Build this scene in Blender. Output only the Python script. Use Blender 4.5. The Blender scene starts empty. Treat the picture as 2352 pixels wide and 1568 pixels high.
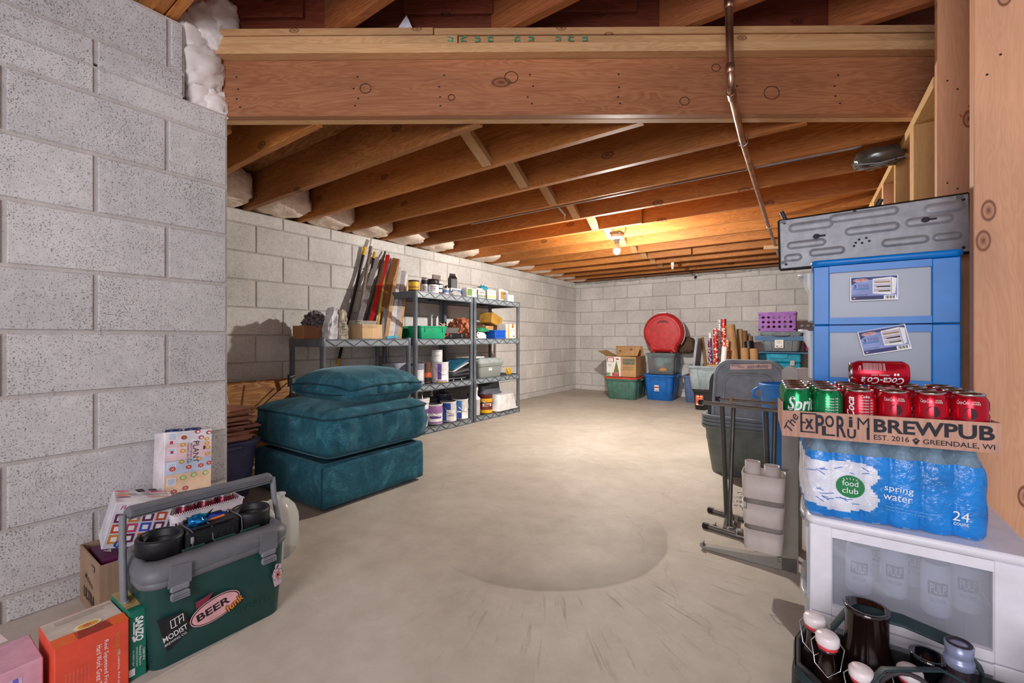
import bpy, bmesh, math, random
from mathutils import Vector, Matrix, noise
R = math.radians
PI = math.pi
col = bpy.context.scene.collection

# ------------------------------------------------------------ camera, world, lights, exposure
scn = bpy.context.scene
cam_d = bpy.data.cameras.new('camera')
cam_d.sensor_width = 36.0
cam_d.lens = 1005.0 / 2352.0 * 36.0
cam_d.shift_y = -9.0 / 2352.0
cam_d.clip_start = 0.02
cam = bpy.data.objects.new('camera', cam_d)
cam.location = (0, 0, 0.87)
cam.rotation_euler = (R(90), 0, R(35.4675))
col.objects.link(cam)
scn.camera = cam

wld = bpy.data.worlds.new('world')
scn.world = wld
wld.use_nodes = True
wld.node_tree.nodes['Background'].inputs[0].default_value = (0.86, 0.84, 0.98, 1)
wld.node_tree.nodes['Background'].inputs[1].default_value = 0.44

def lamp(name, kind, loc, power, color, size=0.1, rot=(0, 0, 0), size_y=None):
    d = bpy.data.lights.new(name, kind)
    d.energy = power
    d.color = color
    if kind == 'POINT':
        d.shadow_soft_size = size
    if kind == 'AREA':
        d.size = size
        if size_y:
            d.shape = 'RECTANGLE'
            d.size_y = size_y
    o = bpy.data.objects.new(name, d)
    o.location = loc
    o.rotation_euler = rot
    col.objects.link(o)
    return o

BULB = (-1.47, 3.64, 1.625)
# the bulb in the far bay is its own glowing glass (material lit_bulb_glass, used by the ceiling_bulb thing)
BULB_STRENGTH = 3900
# added fill lights behind the camera, a small point and a broad soft area
lamp('near_fill_point', 'POINT', (-0.15, -0.75, 1.75), 8, (1.0, 0.93, 0.98), 0.06)
lamp('near_fill_area', 'AREA', (0.1, -1.7, 1.35), 44, (0.97, 0.94, 1.0), 1.3, (R(97), 0, R(6)), 1.2)
scn.view_settings.view_transform = 'Standard'
scn.view_settings.look = 'None'
scn.view_settings.gamma = 1.0
scn.view_settings.exposure = 0.42
scn.view_settings.use_curve_mapping = False
scn.cycles.max_bounces = 8
scn.cycles.diffuse_bounces = 5
scn.cycles.transparent_max_bounces = 12

# ------------------------------------------------------------ materials
def lin(c):
    return tuple(((x / 12.92) if x <= 0.04045 else ((x + 0.055) / 1.055) ** 2.4) for x in c)

def hexc(h):
    return tuple(int(h[i:i + 2], 16) / 255 for i in (0, 2, 4))

class NT:
    def __init__(s, name):
        s.m = bpy.data.materials.new(name)
        s.m.use_nodes = True
        s.t = s.m.node_tree
        s.b = s.t.nodes['Principled BSDF']
        s.out = s.t.nodes['Material Output']
    def n(s, kind, **kw):
        nd = s.t.nodes.new(kind)
        for k, v in kw.items():
            if k.startswith('i_'):
                nd.inputs[int(k[2:])].default_value = v
            else:
                setattr(nd, k, v)
        return nd
    def l(s, a, b):
        s.t.links.new(a, b)
    def mul(s, vec, v):
        m = s.n('ShaderNodeVectorMath', operation='MULTIPLY')
        s.l(vec, m.inputs[0]); m.inputs[1].default_value = v
        return m.outputs[0]
    def noise(s, vec, scale, detail=3, rough=0.5, dist=0.0):
        n = s.n('ShaderNodeTexNoise')
        n.inputs['Scale'].default_value = scale
        n.inputs['Detail'].default_value = detail
        n.inputs['Roughness'].default_value = rough
        n.inputs['Distortion'].default_value = dist
        if vec is not None: s.l(vec, n.inputs['Vector'])
        return n.outputs['Fac']
    def ramp(s, fac, stops):
        r = s.n('ShaderNodeValToRGB')
        e = r.color_ramp.elements
        while len(e) < len(stops): e.new(0.5)
        for i, (p, c) in enumerate(stops):
            e[i].position = p
            e[i].color = (*lin(c), 1) if len(c) == 3 else c
        s.l(fac, r.inputs[0])
        return r.outputs[0]
    def mix(s, fac, a, b, mode='MIX'):
        m = s.n('ShaderNodeMix', data_type='RGBA', blend_type=mode)
        for sock, v in ((m.inputs[0], fac), (m.inputs[6], a), (m.inputs[7], b)):
            if isinstance(v, (int, float)): sock.default_value = v
            elif isinstance(v, tuple): sock.default_value = (*lin(v), 1)
            else: s.l(v, sock)
        return m.outputs[2]
    def bump(s, h, strength=0.3, dist=0.002):
        b = s.n('ShaderNodeBump')
        b.inputs['Strength'].default_value = strength
        b.inputs['Distance'].default_value = dist
        s.l(h, b.inputs['Height'])
        s.l(b.outputs[0], s.b.inputs['Normal'])
    def math(s, op, a, b=0.0, c=None):
        m = s.n('ShaderNodeMath', operation=op)
        for i, v in enumerate((a, b) if c is None else (a, b, c)):
            if isinstance(v, (int, float)): m.inputs[i].default_value = v
            else: s.l(v, m.inputs[i])
        return m.outputs[0]
    def base(s, sock, rough=0.6, metal=0.0, spec=0.4):
        if isinstance(sock, tuple): s.b.inputs['Base Color'].default_value = (*lin(sock), 1)
        else: s.l(sock, s.b.inputs['Base Color'])
        s.b.inputs['Roughness'].default_value = rough
        s.b.inputs['Metallic'].default_value = metal
        s.b.inputs['Specular IOR Level'].default_value = spec
    def obj(s):
        return s.n('ShaderNodeTexCoord').outputs['Object']
    def pos(s):
        return s.n('ShaderNodeNewGeometry').outputs['Position']
    def rand(s):
        return s.n('ShaderNodeObjectInfo').outputs['Random']

_mc = {}
def C(h, rough=0.5, metal=0.0, spec=0.4, bump=0.0, bs=40.0, var=0.06, alpha=1.0, coat=0.0):
    """plain coloured surface with a little procedural mottling"""
    k = (h, rough, metal, spec, bump, bs, var, alpha, coat)
    if k in _mc: return _mc[k]
    t = NT('surface_' + h)
    c = hexc(h)
    f = t.noise(t.obj(), bs * 0.35, 4, 0.6)
    a = tuple(max(0, x * (1 - var * 1.6)) for x in c)
    b = tuple(min(1, x * (1 + var)) for x in c)
    t.base(t.ramp(f, [(0.35, a), (0.65, b)]), rough, metal, spec)
    if bump:
        t.bump(t.noise(t.obj(), bs * 4, 3), bump, 0.002)
    if alpha < 1: t.b.inputs['Alpha'].default_value = alpha
    if coat: t.b.inputs['Coat Weight'].default_value = coat
    _mc[k] = t.m
    return t.m

def frosted(h, alpha=0.55, rough=0.25):
    k = ('fr', h, alpha, rough)
    if k in _mc: return _mc[k]
    t = NT('frosted_' + h)
    t.base(hexc(h), rough, 0, 0.5)
    tr = t.n('ShaderNodeBsdfTransparent')
    tr.inputs[0].default_value = (*lin(tuple(min(1, x * 1.1) for x in hexc(h))), 1)
    tl = t.n('ShaderNodeBsdfTranslucent')
    tl.inputs[0].default_value = (*lin(hexc(h)), 1)
    m1 = t.n('ShaderNodeMixShader'); m1.inputs[0].default_value = 0.35
    t.l(t.b.outputs[0], m1.inputs[1]); t.l(tl.outputs[0], m1.inputs[2])
    m2 = t.n('ShaderNodeMixShader'); m2.inputs[0].default_value = 1 - alpha
    t.l(m1.outputs[0], m2.inputs[1]); t.l(tr.outputs[0], m2.inputs[2])
    t.l(m2.outputs[0], t.out.inputs[0])
    _mc[k] = t.m
    return t.m

def wood(name, light, dark, knot=(0.25, 0.13, 0.07), scale=1.0, rough=0.6, stain=0.0, kn=0.10, ring=0.5, cell=4.5):
    t = NT(name)
    o = t.obj()
    off = t.n('ShaderNodeVectorMath', operation='ADD')
    rv = t.n('ShaderNodeCombineXYZ')
    r = t.rand()
    t.l(t.math('MULTIPLY', r, 37.0), rv.inputs[0]); t.l(t.math('MULTIPLY', r, 91.0), rv.inputs[1]); t.l(t.math('MULTIPLY', r, 53.0), rv.inputs[2])
    t.l(o, off.inputs[0]); t.l(rv.outputs[0], off.inputs[1])
    p = off.outputs[0]
    # knots
    v = t.n('ShaderNodeTexVoronoi'); v.inputs['Scale'].default_value = cell
    v.voronoi_dimensions = '2D'
    sp_ = t.n('ShaderNodeSeparateXYZ'); t.l(p, sp_.inputs[0])
    cb_ = t.n('ShaderNodeCombineXYZ'); t.l(t.math('MULTIPLY', sp_.outputs[0], 0.5), cb_.inputs[0]); t.l(sp_.outputs[2], cb_.inputs[1])
    t.l(cb_.outputs[0], v.inputs['Vector'])
    kd = v.outputs['Distance']
    warp = t.math('DIVIDE', 0.05, t.math('ADD', kd, 0.06))
    long = t.noise(t.mul(p, (0.9, 9, 9)), 1.6 * scale, 3, 0.55, 0.8)
    rings = t.math('SINE', t.math('MULTIPLY', t.math('ADD', long, t.math('MULTIPLY', warp, 0.18)), 95.0))
    rings = t.math('MULTIPLY_ADD', rings, 0.5, 0.5)
    fine = t.noise(t.mul(p, (3, 110, 110)), 1.0, 3, 0.7)
    g = t.math('ADD', t.math('MULTIPLY', rings, ring * 0.55), t.math('MULTIPLY', fine, 0.55))
    colr = t.ramp(g, [(0.15, light), (0.75, dark)])
    tone = t.ramp(t.noise(t.mul(p, (0.5, 2, 2)), 2.0, 3), [(0.3, (0.72, 0.72, 0.74)), (0.7, (1, 1, 1))])
    colr = t.mix(0.75, colr, tone, 'MULTIPLY')
    rt = t.ramp(r, [(0, (0.86, 0.84, 0.82)), (1, (1, 1, 1))])
    colr = t.mix(0.8, colr, rt, 'MULTIPLY')
    if stain:
        st = t.ramp(t.noise(p, 3.2, 5, 0.65), [(0.60, (0, 0, 0)), (0.68, (1, 1, 1))])
        colr = t.mix(t.math('MULTIPLY', st, stain), colr, (0.27, 0.22, 0.2))
    # knot core and dark rim
    rim = t.ramp(kd, [(0, (1, 1, 1)), (kn * 0.55, (0.45, 0.45, 0.45)), (kn * 0.8, (1, 1, 1)), (kn, (0, 0, 0))])
    colr = t.mix(rim, colr, knot)
    t.base(colr, rough, 0, 0.35)
    t.bump(g, 0.25, 0.001)
    return t.m

M = {}
# concrete block
def block_mat(name, a, b, pit, dens, mortar=False):
    t = NT(name)
    p = t.pos()
    big = t.noise(p, 2.2, 4, 0.6)
    mid = t.noise(p, 28, 4, 0.7)
    c = t.ramp(t.math('ADD', t.math('MULTIPLY', big, 0.6), t.math('MULTIPLY', mid, 0.4)), [(0.35, a), (0.62, b)])
    if not mortar:
        rt = t.ramp(t.rand(), [(0, (0.93, 0.93, 0.935)), (1, (1, 1, 1))])
        c = t.mix(1.0, c, rt, 'MULTIPLY')
    pits = t.noise(p, 210, 2, 0.6)
    patch = t.ramp(t.noise(p, 5.0, 2), [(0.35, (0, 0, 0)), (0.7, (1, 1, 1))])
    pm = t.ramp(t.math('ADD', pits, t.math('MULTIPLY', patch, 0.06)), [(dens, (0, 0, 0)), (dens + 0.05, (1, 1, 1))])
    hole = t.n('ShaderNodeTexVoronoi'); hole.inputs['Scale'].default_value = 26
    t.l(p, hole.inputs['Vector'])
    hm = t.ramp(hole.outputs['Distance'], [(0.075, (1, 1, 1)), (0.10, (0, 0, 0))])
    c = t.mix(t.math('MULTIPLY', pm, 0.72), c, pit)
    c = t.mix(t.math('MULTIPLY', hm, 0.5), c, pit)
    t.base(c, 0.92, 0, 0.15)
    h = t.math('SUBTRACT', t.math('MULTIPLY', mid, 0.5), t.math('MULTIPLY', pm, 0.9))
    t.bump(h, 0.6, 0.003)
    return t.m
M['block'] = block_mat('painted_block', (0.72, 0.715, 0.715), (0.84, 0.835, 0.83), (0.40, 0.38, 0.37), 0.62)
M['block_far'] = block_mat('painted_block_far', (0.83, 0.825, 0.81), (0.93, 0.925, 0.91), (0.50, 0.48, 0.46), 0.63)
M['mortar'] = block_mat('mortar', (0.66, 0.64, 0.62), (0.76, 0.74, 0.72), (0.5, 0.48, 0.46), 0.7, True)

# concrete floor with a trowelled arc and drag marks
t = NT('concrete_floor')
p = t.pos()
n1 = t.noise(p, 1.1, 5, 0.62, 0.6); n2 = t.noise(p, 9, 5, 0.7); n3 = t.noise(p, 120, 3, 0.7)
c = t.ramp(t.math('ADD', t.math('MULTIPLY', n1, 0.65), t.math('MULTIPLY', n2, 0.35)), [(0.34, (0.64, 0.605, 0.555)), (0.52, (0.725, 0.69, 0.64)), (0.68, (0.79, 0.765, 0.725))])
sp = t.ramp(n3, [(0.66, (0, 0, 0)), (0.74, (1, 1, 1))])
c = t.mix(t.math('MULTIPLY', sp, 0.35), c, (0.40, 0.35, 0.30))
sub = t.n('ShaderNodeVectorMath', operation='SUBTRACT'); t.l(p, sub.inputs[0]); sub.inputs[1].default_value = (-1.06, 1.75, 0)
wob = t.n('ShaderNodeVectorMath', operation='MULTIPLY'); t.l(sub.outputs[0], wob.inputs[0]); wob.inputs[1].default_value = (1, 1.0, 0)
ln = t.n('ShaderNodeVectorMath', operation='LENGTH'); t.l(wob.outputs[0], ln.inputs[0])
rad = t.math('ADD', ln.outputs['Value'], t.math('MULTIPLY', t.noise(p, 3.0, 3), 0.05))
sx = t.n('ShaderNodeSeparateXYZ'); t.l(sub.outputs[0], sx.inputs[0])
ang = t.math('ARCTAN2', sx.outputs[1], sx.outputs[0])
# dark smudge just inside the arc
ring = t.ramp(rad, [(0.40, (0, 0, 0)), (0.545, (0.9, 0.9, 0.9)), (0.56, (1, 1, 1)), (0.572, (0, 0, 0))])
side = t.ramp(t.math('MULTIPLY_ADD', t.math('COSINE', t.math('ADD', ang, 0.50)), 0.5, 0.5), [(0.60, (0, 0, 0)), (0.92, (1, 1, 1))])
c = t.mix(t.math('MULTIPLY', t.math('MULTIPLY', ring, side), 0.5), c, (0.42, 0.37, 0.31))
# radial trowel drags outside the arc
pol = t.n('ShaderNodeCombineXYZ'); t.l(t.math('MULTIPLY', ang, 26.0), pol.inputs[0]); t.l(t.math('MULTIPLY', rad, 2.6), pol.inputs[1])
dr = t.noise(pol.outputs[0], 1.5, 4, 0.72, 0.5)
drm = t.ramp(dr, [(0.585, (0, 0, 0)), (0.66, (1, 1, 1))])
outm = t.ramp(rad, [(0.57, (0, 0, 0)), (0.64, (1, 1, 1)), (0.95, (0.7, 0.7, 0.7)), (1.25, (0, 0, 0))])
dm = t.math('MULTIPLY', t.math('MULTIPLY', drm, outm), side)
c = t.mix(t.math('MULTIPLY', dm, 0.42), c, (0.45, 0.40, 0.34))
# hairline cracks
cr = t.n('ShaderNodeTexVoronoi', feature='DISTANCE_TO_EDGE'); cr.inputs['Scale'].default_value = 0.55
nv = t.n('ShaderNodeTexNoise'); nv.inputs['Scale'].default_value = 3.5; nv.inputs['Detail'].default_value = 5
t.l(p, nv.inputs['Vector'])
av = t.n('ShaderNodeVectorMath', operation='MULTIPLY_ADD'); t.l(nv.outputs['Color'], av.inputs[0]); av.inputs[1].default_value = (0.5, 0.5, 0.5); t.l(p, av.inputs[2])
t.l(av.outputs[0], cr.inputs['Vector'])
cm = t.ramp(cr.outputs['Distance'], [(0.0, (1, 1, 1)), (0.0012, (0, 0, 0))])
c = t.mix(t.math('MULTIPLY', cm, 0.16), c, (0.38, 0.34, 0.30))
t.base(c, 0.62, 0, 0.3)
t.bump(t.math('ADD', t.math('MULTIPLY', n3, 0.25), t.math('SUBTRACT', t.math('MULTIPLY', n2, 0.5), t.math('MULTIPLY', dm, 0.9))), 0.35, 0.004)
M['floor'] = t.m

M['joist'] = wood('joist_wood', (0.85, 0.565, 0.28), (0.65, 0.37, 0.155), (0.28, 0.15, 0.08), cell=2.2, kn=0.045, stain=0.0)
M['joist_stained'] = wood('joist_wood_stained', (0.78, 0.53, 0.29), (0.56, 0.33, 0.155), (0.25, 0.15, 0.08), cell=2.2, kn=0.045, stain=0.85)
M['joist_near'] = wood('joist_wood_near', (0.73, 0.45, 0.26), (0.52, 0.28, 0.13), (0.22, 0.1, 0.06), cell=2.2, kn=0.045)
M['beam'] = wood('beam_wood', (0.82, 0.58, 0.41), (0.68, 0.42, 0.28), (0.36, 0.22, 0.16), cell=2.0, kn=0.045, ring=0.55, rough=0.42)
M['plate'] = wood('plate_wood', (0.92, 0.75, 0.54), (0.78, 0.57, 0.37), (0.4, 0.24, 0.15), kn=0.05, ring=0.4)
M['stud'] = wood('stud_wood', (0.96, 0.74, 0.57), (0.89, 0.64, 0.475), (0.42, 0.22, 0.14), kn=0.095, ring=0.35, cell=6.0)
M['stud_pale'] = wood('stud_wood_pale', (0.95, 0.78, 0.52), (0.86, 0.65, 0.38), (0.42, 0.25, 0.14), kn=0.05, ring=0.3)
M['block_wood'] = wood('blocking_wood', (0.57, 0.29, 0.19), (0.40, 0.18, 0.11), (0.18, 0.08, 0.05), kn=0.06)
M['ply'] = wood('plywood', (0.82, 0.60, 0.36), (0.62, 0.40, 0.20), (0.35, 0.2, 0.1), kn=0.05, scale=0.7, ring=1.0)
M['cedar'] = wood('cedar_tile', (0.95, 0.70, 0.58), (0.80, 0.54, 0.43), kn=0.02)
M['pine'] = wood('pine_trim', (0.93, 0.80, 0.62), (0.84, 0.66, 0.46), kn=0.03, ring=0.3)
M['brownboard'] = wood('brown_board', (0.62, 0.42, 0.25), (0.45, 0.28, 0.15), kn=0.03)

t = NT('spray_foam')
p = t.pos()
f = t.noise(p, 30, 4, 0.6)
t.base(t.ramp(f, [(0.3, (0.90, 0.80, 0.71)), (0.7, (0.98, 0.92, 0.86))]), 0.75, 0, 0.3)
t.bump(f, 0.7, 0.01)
M['foam'] = t.m
M['foam_white'] = C('e9e2dd', 0.6, bump=0.6, bs=8, var=0.08)

def velvet():
    t = NT('teal_velvet')
    o = t.obj()
    big = t.noise(o, 6, 4, 0.65, 1.2)
    streak = t.noise(t.mul(o, (30, 30, 90)), 2.2, 3, 0.7)
    f = t.math('ADD', t.math('MULTIPLY', big, 0.7), t.math('MULTIPLY', streak, 0.3))
    t.base(t.ramp(f, [(0.33, (0.10, 0.26, 0.33)), (0.54, (0.17, 0.385, 0.45)), (0.74, (0.36, 0.59, 0.64))]), 0.75, 0, 0.15)  # palest tone paints the velvet's highlights into the base colour
    t.b.inputs['Sheen Weight'].default_value = 0.25
    t.b.inputs['Sheen Tint'].default_value = (0.6, 0.95, 1.0, 1)
    t.b.inputs['Sheen Roughness'].default_value = 0.4
    t.bump(t.noise(o, 170, 2, 0.7), 0.25, 0.002)
    return t.m
M['velvet'] = velvet()
M['velvet_dark'] = C('12404f', 0.8, bump=0.2)

def card(h, name):
    t = NT(name)
    o = t.obj()
    f = t.noise(t.mul(o, (120, 6, 6)), 1, 2, 0.5)
    g = t.noise(o, 5, 4)
    c = hexc(h)
    t.base(t.ramp(t.math('ADD', t.math('MULTIPLY', f, 0.4), t.math('MULTIPLY', g, 0.6)), [(0.35, tuple(x * 0.86 for x in c)), (0.65, tuple(min(1, x * 1.06) for x in c))]), 0.8, 0, 0.2)
    t.bump(f, 0.15, 0.001)
    return t.m
M['card'] = card('c49b6c', 'cardboard')
M['card_red'] = card('b3805c', 'cardboard_reddish')
M['card_pale'] = card('d9b88e', 'cardboard_pale')
M['card_tray'] = card('bf9581', 'cardboard_tray')
M['shelf'] = C('5d656d', 0.42, spec=0.5, var=0.05)
M['shelf_light'] = C('8b949b', 0.42, spec=0.5, var=0.04)
M['shelf_dark'] = C('3c4249', 0.5, var=0.04)
M['black'] = C('17181b', 0.42, bump=0.1)
M['steel'] = C('b9bcc0', 0.28, metal=1.0, var=0.05)
M['alu'] = C('d6d4d6', 0.22, metal=1.0, var=0.03)
M['white'] = C('eeeeec', 0.4, var=0.02)
M['ink'] = C('1d1d22', 0.6, var=0.02)

t = NT('galvanised_sheet')
p = t.obj()
t.base(t.ramp(t.noise(p, 30, 3), [(0.3, (0.52, 0.53, 0.55)), (0.7, (0.60, 0.61, 0.63))]), 0.45, 0.2, 0.5)
M['sheet'] = t.m
t = NT('copper_pipe')
p = t.pos()
t.base(t.ramp(t.noise(p, 9, 4), [(0.3, (0.50, 0.36, 0.28)), (0.7, (0.78, 0.62, 0.52))]), 0.32, 0.9, 0.5)
M['copper'] = t.m
t = NT('painted_blue_wood')
p = t.obj()
f = t.noise(t.mul(p, (3, 20, 20)), 2, 4, 0.7)
t.base(t.ramp(f, [(0.35, (0.30, 0.42, 0.58)), (0.55, (0.33, 0.50, 0.66)), (0.7, (0.45, 0.52, 0.44))]), 0.7)
M['blue_wood'] = t.m

t = NT('lit_bulb_glass')
t.base((1, 1, 1), 0.3)
t.b.inputs['Emission Color'].default_value = (1, 0.945, 0.87, 1)
t.b.inputs['Emission Strength'].default_value = BULB_STRENGTH
M['bulb'] = t.m

# clear shrink film
t = NT('clear_film')
t.base((0.85, 0.93, 1.0), 0.08, 0, 0.8)
fr = t.n('ShaderNodeFresnel'); fr.inputs[0].default_value = 1.5
nn = t.noise(t.obj(), 40, 3, 0.6, 1.5)
bmp = t.n('ShaderNodeBump'); bmp.inputs['Strength'].default_value = 0.8; bmp.inputs['Distance'].default_value = 0.006
t.l(nn, bmp.inputs['Height']); t.l(bmp.outputs[0], t.b.inputs['Normal']); t.l(bmp.outputs[0], fr.inputs['Normal'])
tr = t.n('ShaderNodeBsdfTransparent'); tr.inputs[0].default_value = (0.92, 0.96, 1, 1)
ms = t.n('ShaderNodeMixShader')
t.l(t.math('MULTIPLY_ADD', fr.outputs[0], 1.2, 0.12), ms.inputs[0])
t.l(tr.outputs[0], ms.inputs[1]); t.l(t.b.outputs[0], ms.inputs[2]); t.l(ms.outputs[0], t.out.inputs[0])
M['film'] = t.m
def wrap_mat(name, h):
    t = NT(name)
    o = t.obj()
    c = hexc(h)
    f = t.noise(o, 14, 3, 0.6)
    t.base(t.ramp(f, [(0.3, tuple(x * 0.85 for x in c)), (0.7, tuple(min(1, x * 1.08) for x in c))]), 0.14, 0, 0.7)
    t.bump(t.noise(o, 55, 4, 0.6, 1.8), 0.45, 0.006)
    return t.m
M['wrap_blue'] = wrap_mat('blue_film', '0c84da')
M['wrap_white'] = wrap_mat('white_film', 'dfe3f4')
# ------------------------------------------------------------ mesh builder
class B:
    def __init__(s):
        s.v = []; s.f = []; s.m = []; s.s = []
    def add(s, verts, faces, mi=0, sm=False, T=None):
        o = len(s.v)
        for p in verts:
            p = Vector(p)
            s.v.append(tuple(T @ p) if T is not None else tuple(p))
        for f in faces:
            s.f.append([o + i for i in f]); s.m.append(mi); s.s.append(sm)
        return s
    def box(s, c, d, mi=0, T=None, bev=0.0):
        x, y, z = c; a, b, h = d[0] / 2, d[1] / 2, d[2] / 2
        if bev <= 0:
            v = [(x + i * a, y + j * b, z + k * h) for k in (-1, 1) for j in (-1, 1) for i in (-1, 1)]
            return s.add(v, [(0, 2, 3, 1), (4, 5, 7, 6), (0, 1, 5, 4), (2, 6, 7, 3), (0, 4, 6, 2), (1, 3, 7, 5)], mi, False, T)
        e = min(bev, a * .9, b * .9, h * .9)
        v = []; idx = {}
        for k in (-1, 1):
            for j in (-1, 1):
                for i in (-1, 1):
                    idx[i, j, k] = len(v)
                    v += [(x + i * a, y + j * (b - e), z + k * (h - e)), (x + i * (a - e), y + j * b, z + k * (h - e)), (x + i * (a - e), y + j * (b - e), z + k * h)]
        f = []
        q = [(-1, -1), (1, -1), (1, 1), (-1, 1)]
        for w in (-1, 1):
            fx = [idx[w, j, k] for j, k in q]; fy = [idx[i, w, k] + 1 for i, k in q]; fz = [idx[i, j, w] + 2 for i, j in q]
            f += [fx if w > 0 else fx[::-1], fy[::-1] if w > 0 else fy, fz if w > 0 else fz[::-1]]
        for a1 in (-1, 1):
            for a2 in (-1, 1):
                f.append([idx[-1, a1, a2] + 1, idx[1, a1, a2] + 1, idx[1, a1, a2] + 2, idx[-1, a1, a2] + 2][::(1 if a1 * a2 > 0 else -1)])
                f.append([idx[a1, -1, a2], idx[a1, 1, a2], idx[a1, 1, a2] + 2, idx[a1, -1, a2] + 2][::(-1 if a1 * a2 > 0 else 1)])
                f.append([idx[a1, a2, -1], idx[a1, a2, 1], idx[a1, a2, 1] + 1, idx[a1, a2, -1] + 1][::(1 if a1 * a2 > 0 else -1)])
        for k in (-1, 1):
            for j in (-1, 1):
                for i in (-1, 1):
                    n = idx[i, j, k]
                    f.append([n, n + 1, n + 2] if i * j * k > 0 else [n, n + 2, n + 1])
        return s.add(v, f, mi, False, T)
    def rings(s, rs, mi=0, sm=True, cap0=True, cap1=True, closed=True, T=None, capmi=None):
        n = len(rs[0]); v = [p for r in rs for p in r]; f = []
        m = n if closed else n - 1
        for i in range(len(rs) - 1):
            for j in range(m):
                k = (j + 1) % n
                f.append((i * n + j, i * n + k, (i + 1) * n + k, (i + 1) * n + j))
        s.add(v, f, mi, sm, T)
        cm = mi if capmi is None else capmi
        if cap0: s.add(rs[0], [list(range(n))[::-1]], cm, False, T)
        if cap1: s.add(rs[-1], [list(range(n))], cm, False, T)
        return s
    def lathe(s, prof, n=16, c=(0, 0, 0), mi=0, sm=True, T=None, cap0=True, cap1=True):
        rs = [[(c[0] + r * math.cos(2 * PI * k / n), c[1] + r * math.sin(2 * PI * k / n), c[2] + z) for k in range(n)] for r, z in prof]
        return s.rings(rs, mi, sm, cap0 and prof[0][0] > 1e-5, cap1 and prof[-1][0] > 1e-5, True, T)
    def tube(s, pts, r=0.01, n=8, mi=0, T=None, caps=True, flat=None, rr=None):
        pts = [Vector(p) for p in pts]
        rs = []; up = None
        for i, p in enumerate(pts):
            d = (pts[min(i + 1, len(pts) - 1)] - pts[max(i - 1, 0)]).normalized()
            if up is None:
                up = Vector((0, 0, 1)) if abs(d.z) < 0.9 else Vector((1, 0, 0))
            x = d.cross(up)
            if x.length < 1e-6: x = d.orthogonal()
            x.normalize(); y = x.cross(d).normalized(); up = y
            ri = rr[i] if rr else r
            rs.append([tuple(p + x * (ri * math.cos(2 * PI * k / n)) + y * ((flat or ri) * math.sin(2 * PI * k / n))) for k in range(n)])
        return s.rings(rs, mi, True, caps, caps, True, T)
    def bar(s, p0, p1, w, h, mi=0, up=(0, 0, 1)):
        p0 = Vector(p0); p1 = Vector(p1); d = (p1 - p0); L = d.length; d.normalize()
        u = Vector(up)
        if abs(d.dot(u)) > 0.99: u = Vector((1, 0, 0))
        x = d.cross(u).normalized(); y = x.cross(d).normalized()
        T = Matrix((( d.x, x.x, y.x, 0), (d.y, x.y, y.y, 0), (d.z, x.z, y.z, 0), (0, 0, 0, 1)))
        T.translation = (p0 + p1) / 2
        return s.box((0, 0, 0), (L, w, h), mi, T)
    def poly(s, pts, mi=0, T=None):
        return s.add(pts, [list(range(len(pts)))], mi, False, T)
    def prism(s, pts, o, xd, yd, th, mi=0, both=True):
        """2D outline extruded along xd x yd by th"""
        o = Vector(o); xd = Vector(xd); yd = Vector(yd); nd = xd.cross(yd).normalized()
        a = [o + xd * p[0] + yd * p[1] for p in pts]; b = [p + nd * th for p in a]; n = len(a)
        f = [(i, (i + 1) % n, n + (i + 1) % n, n + i) for i in range(n)] + [list(range(n, 2 * n)), list(range(n))[::-1]]
        return s.add(a + b, f, mi)
    def flat(s, pts, o, xd, yd, mi=0, lift=0.0):
        o = Vector(o); xd = Vector(xd); yd = Vector(yd); nd = xd.cross(yd).normalized() * lift
        return s.poly([o + xd * p[0] + yd * p[1] + nd for p in pts], mi)
    def rect(s, x, y, w, h, o, xd, yd, mi=0, lift=0.0, rot=0.0):
        c, q = math.cos(rot), math.sin(rot)
        pts = [(x + a * c - b * q, y + a * q + b * c) for a, b in ((-w / 2, -h / 2), (w / 2, -h / 2), (w / 2, h / 2), (-w / 2, h / 2))]
        return s.flat(pts, o, xd, yd, mi, lift)
    def ell(s, x, y, rx, ry, o, xd, yd, mi=0, lift=0.0, n=14, rot=0.0):
        c, q = math.cos(rot), math.sin(rot)
        pts = []
        for k in range(n):
            a, b = rx * math.cos(2 * PI * k / n), ry * math.sin(2 * PI * k / n)
            pts.append((x + a * c - b * q, y + a * q + b * c))
        return s.flat(pts, o, xd, yd, mi, lift)
    def text(s, txt, x, y, w, h, o, xd, yd, mi=0, lift=0.0, rot=0.0, warp=None, shear=0.0, bold=0.0):
        tv, tf = text_mesh(txt, bold, shear)
        o = Vector(o); xd = Vector(xd); yd = Vector(yd); nd = xd.cross(yd).normalized() * lift
        c, q = math.cos(rot), math.sin(rot)
        vs = []
        for a, b in tv:
            a *= w; b *= h
            X, Y = x + a * c - b * q, y + a * q + b * c
            vs.append(warp(X, Y) if warp else o + xd * X + yd * Y + nd)
        return s.add(vs, tf, mi)
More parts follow.
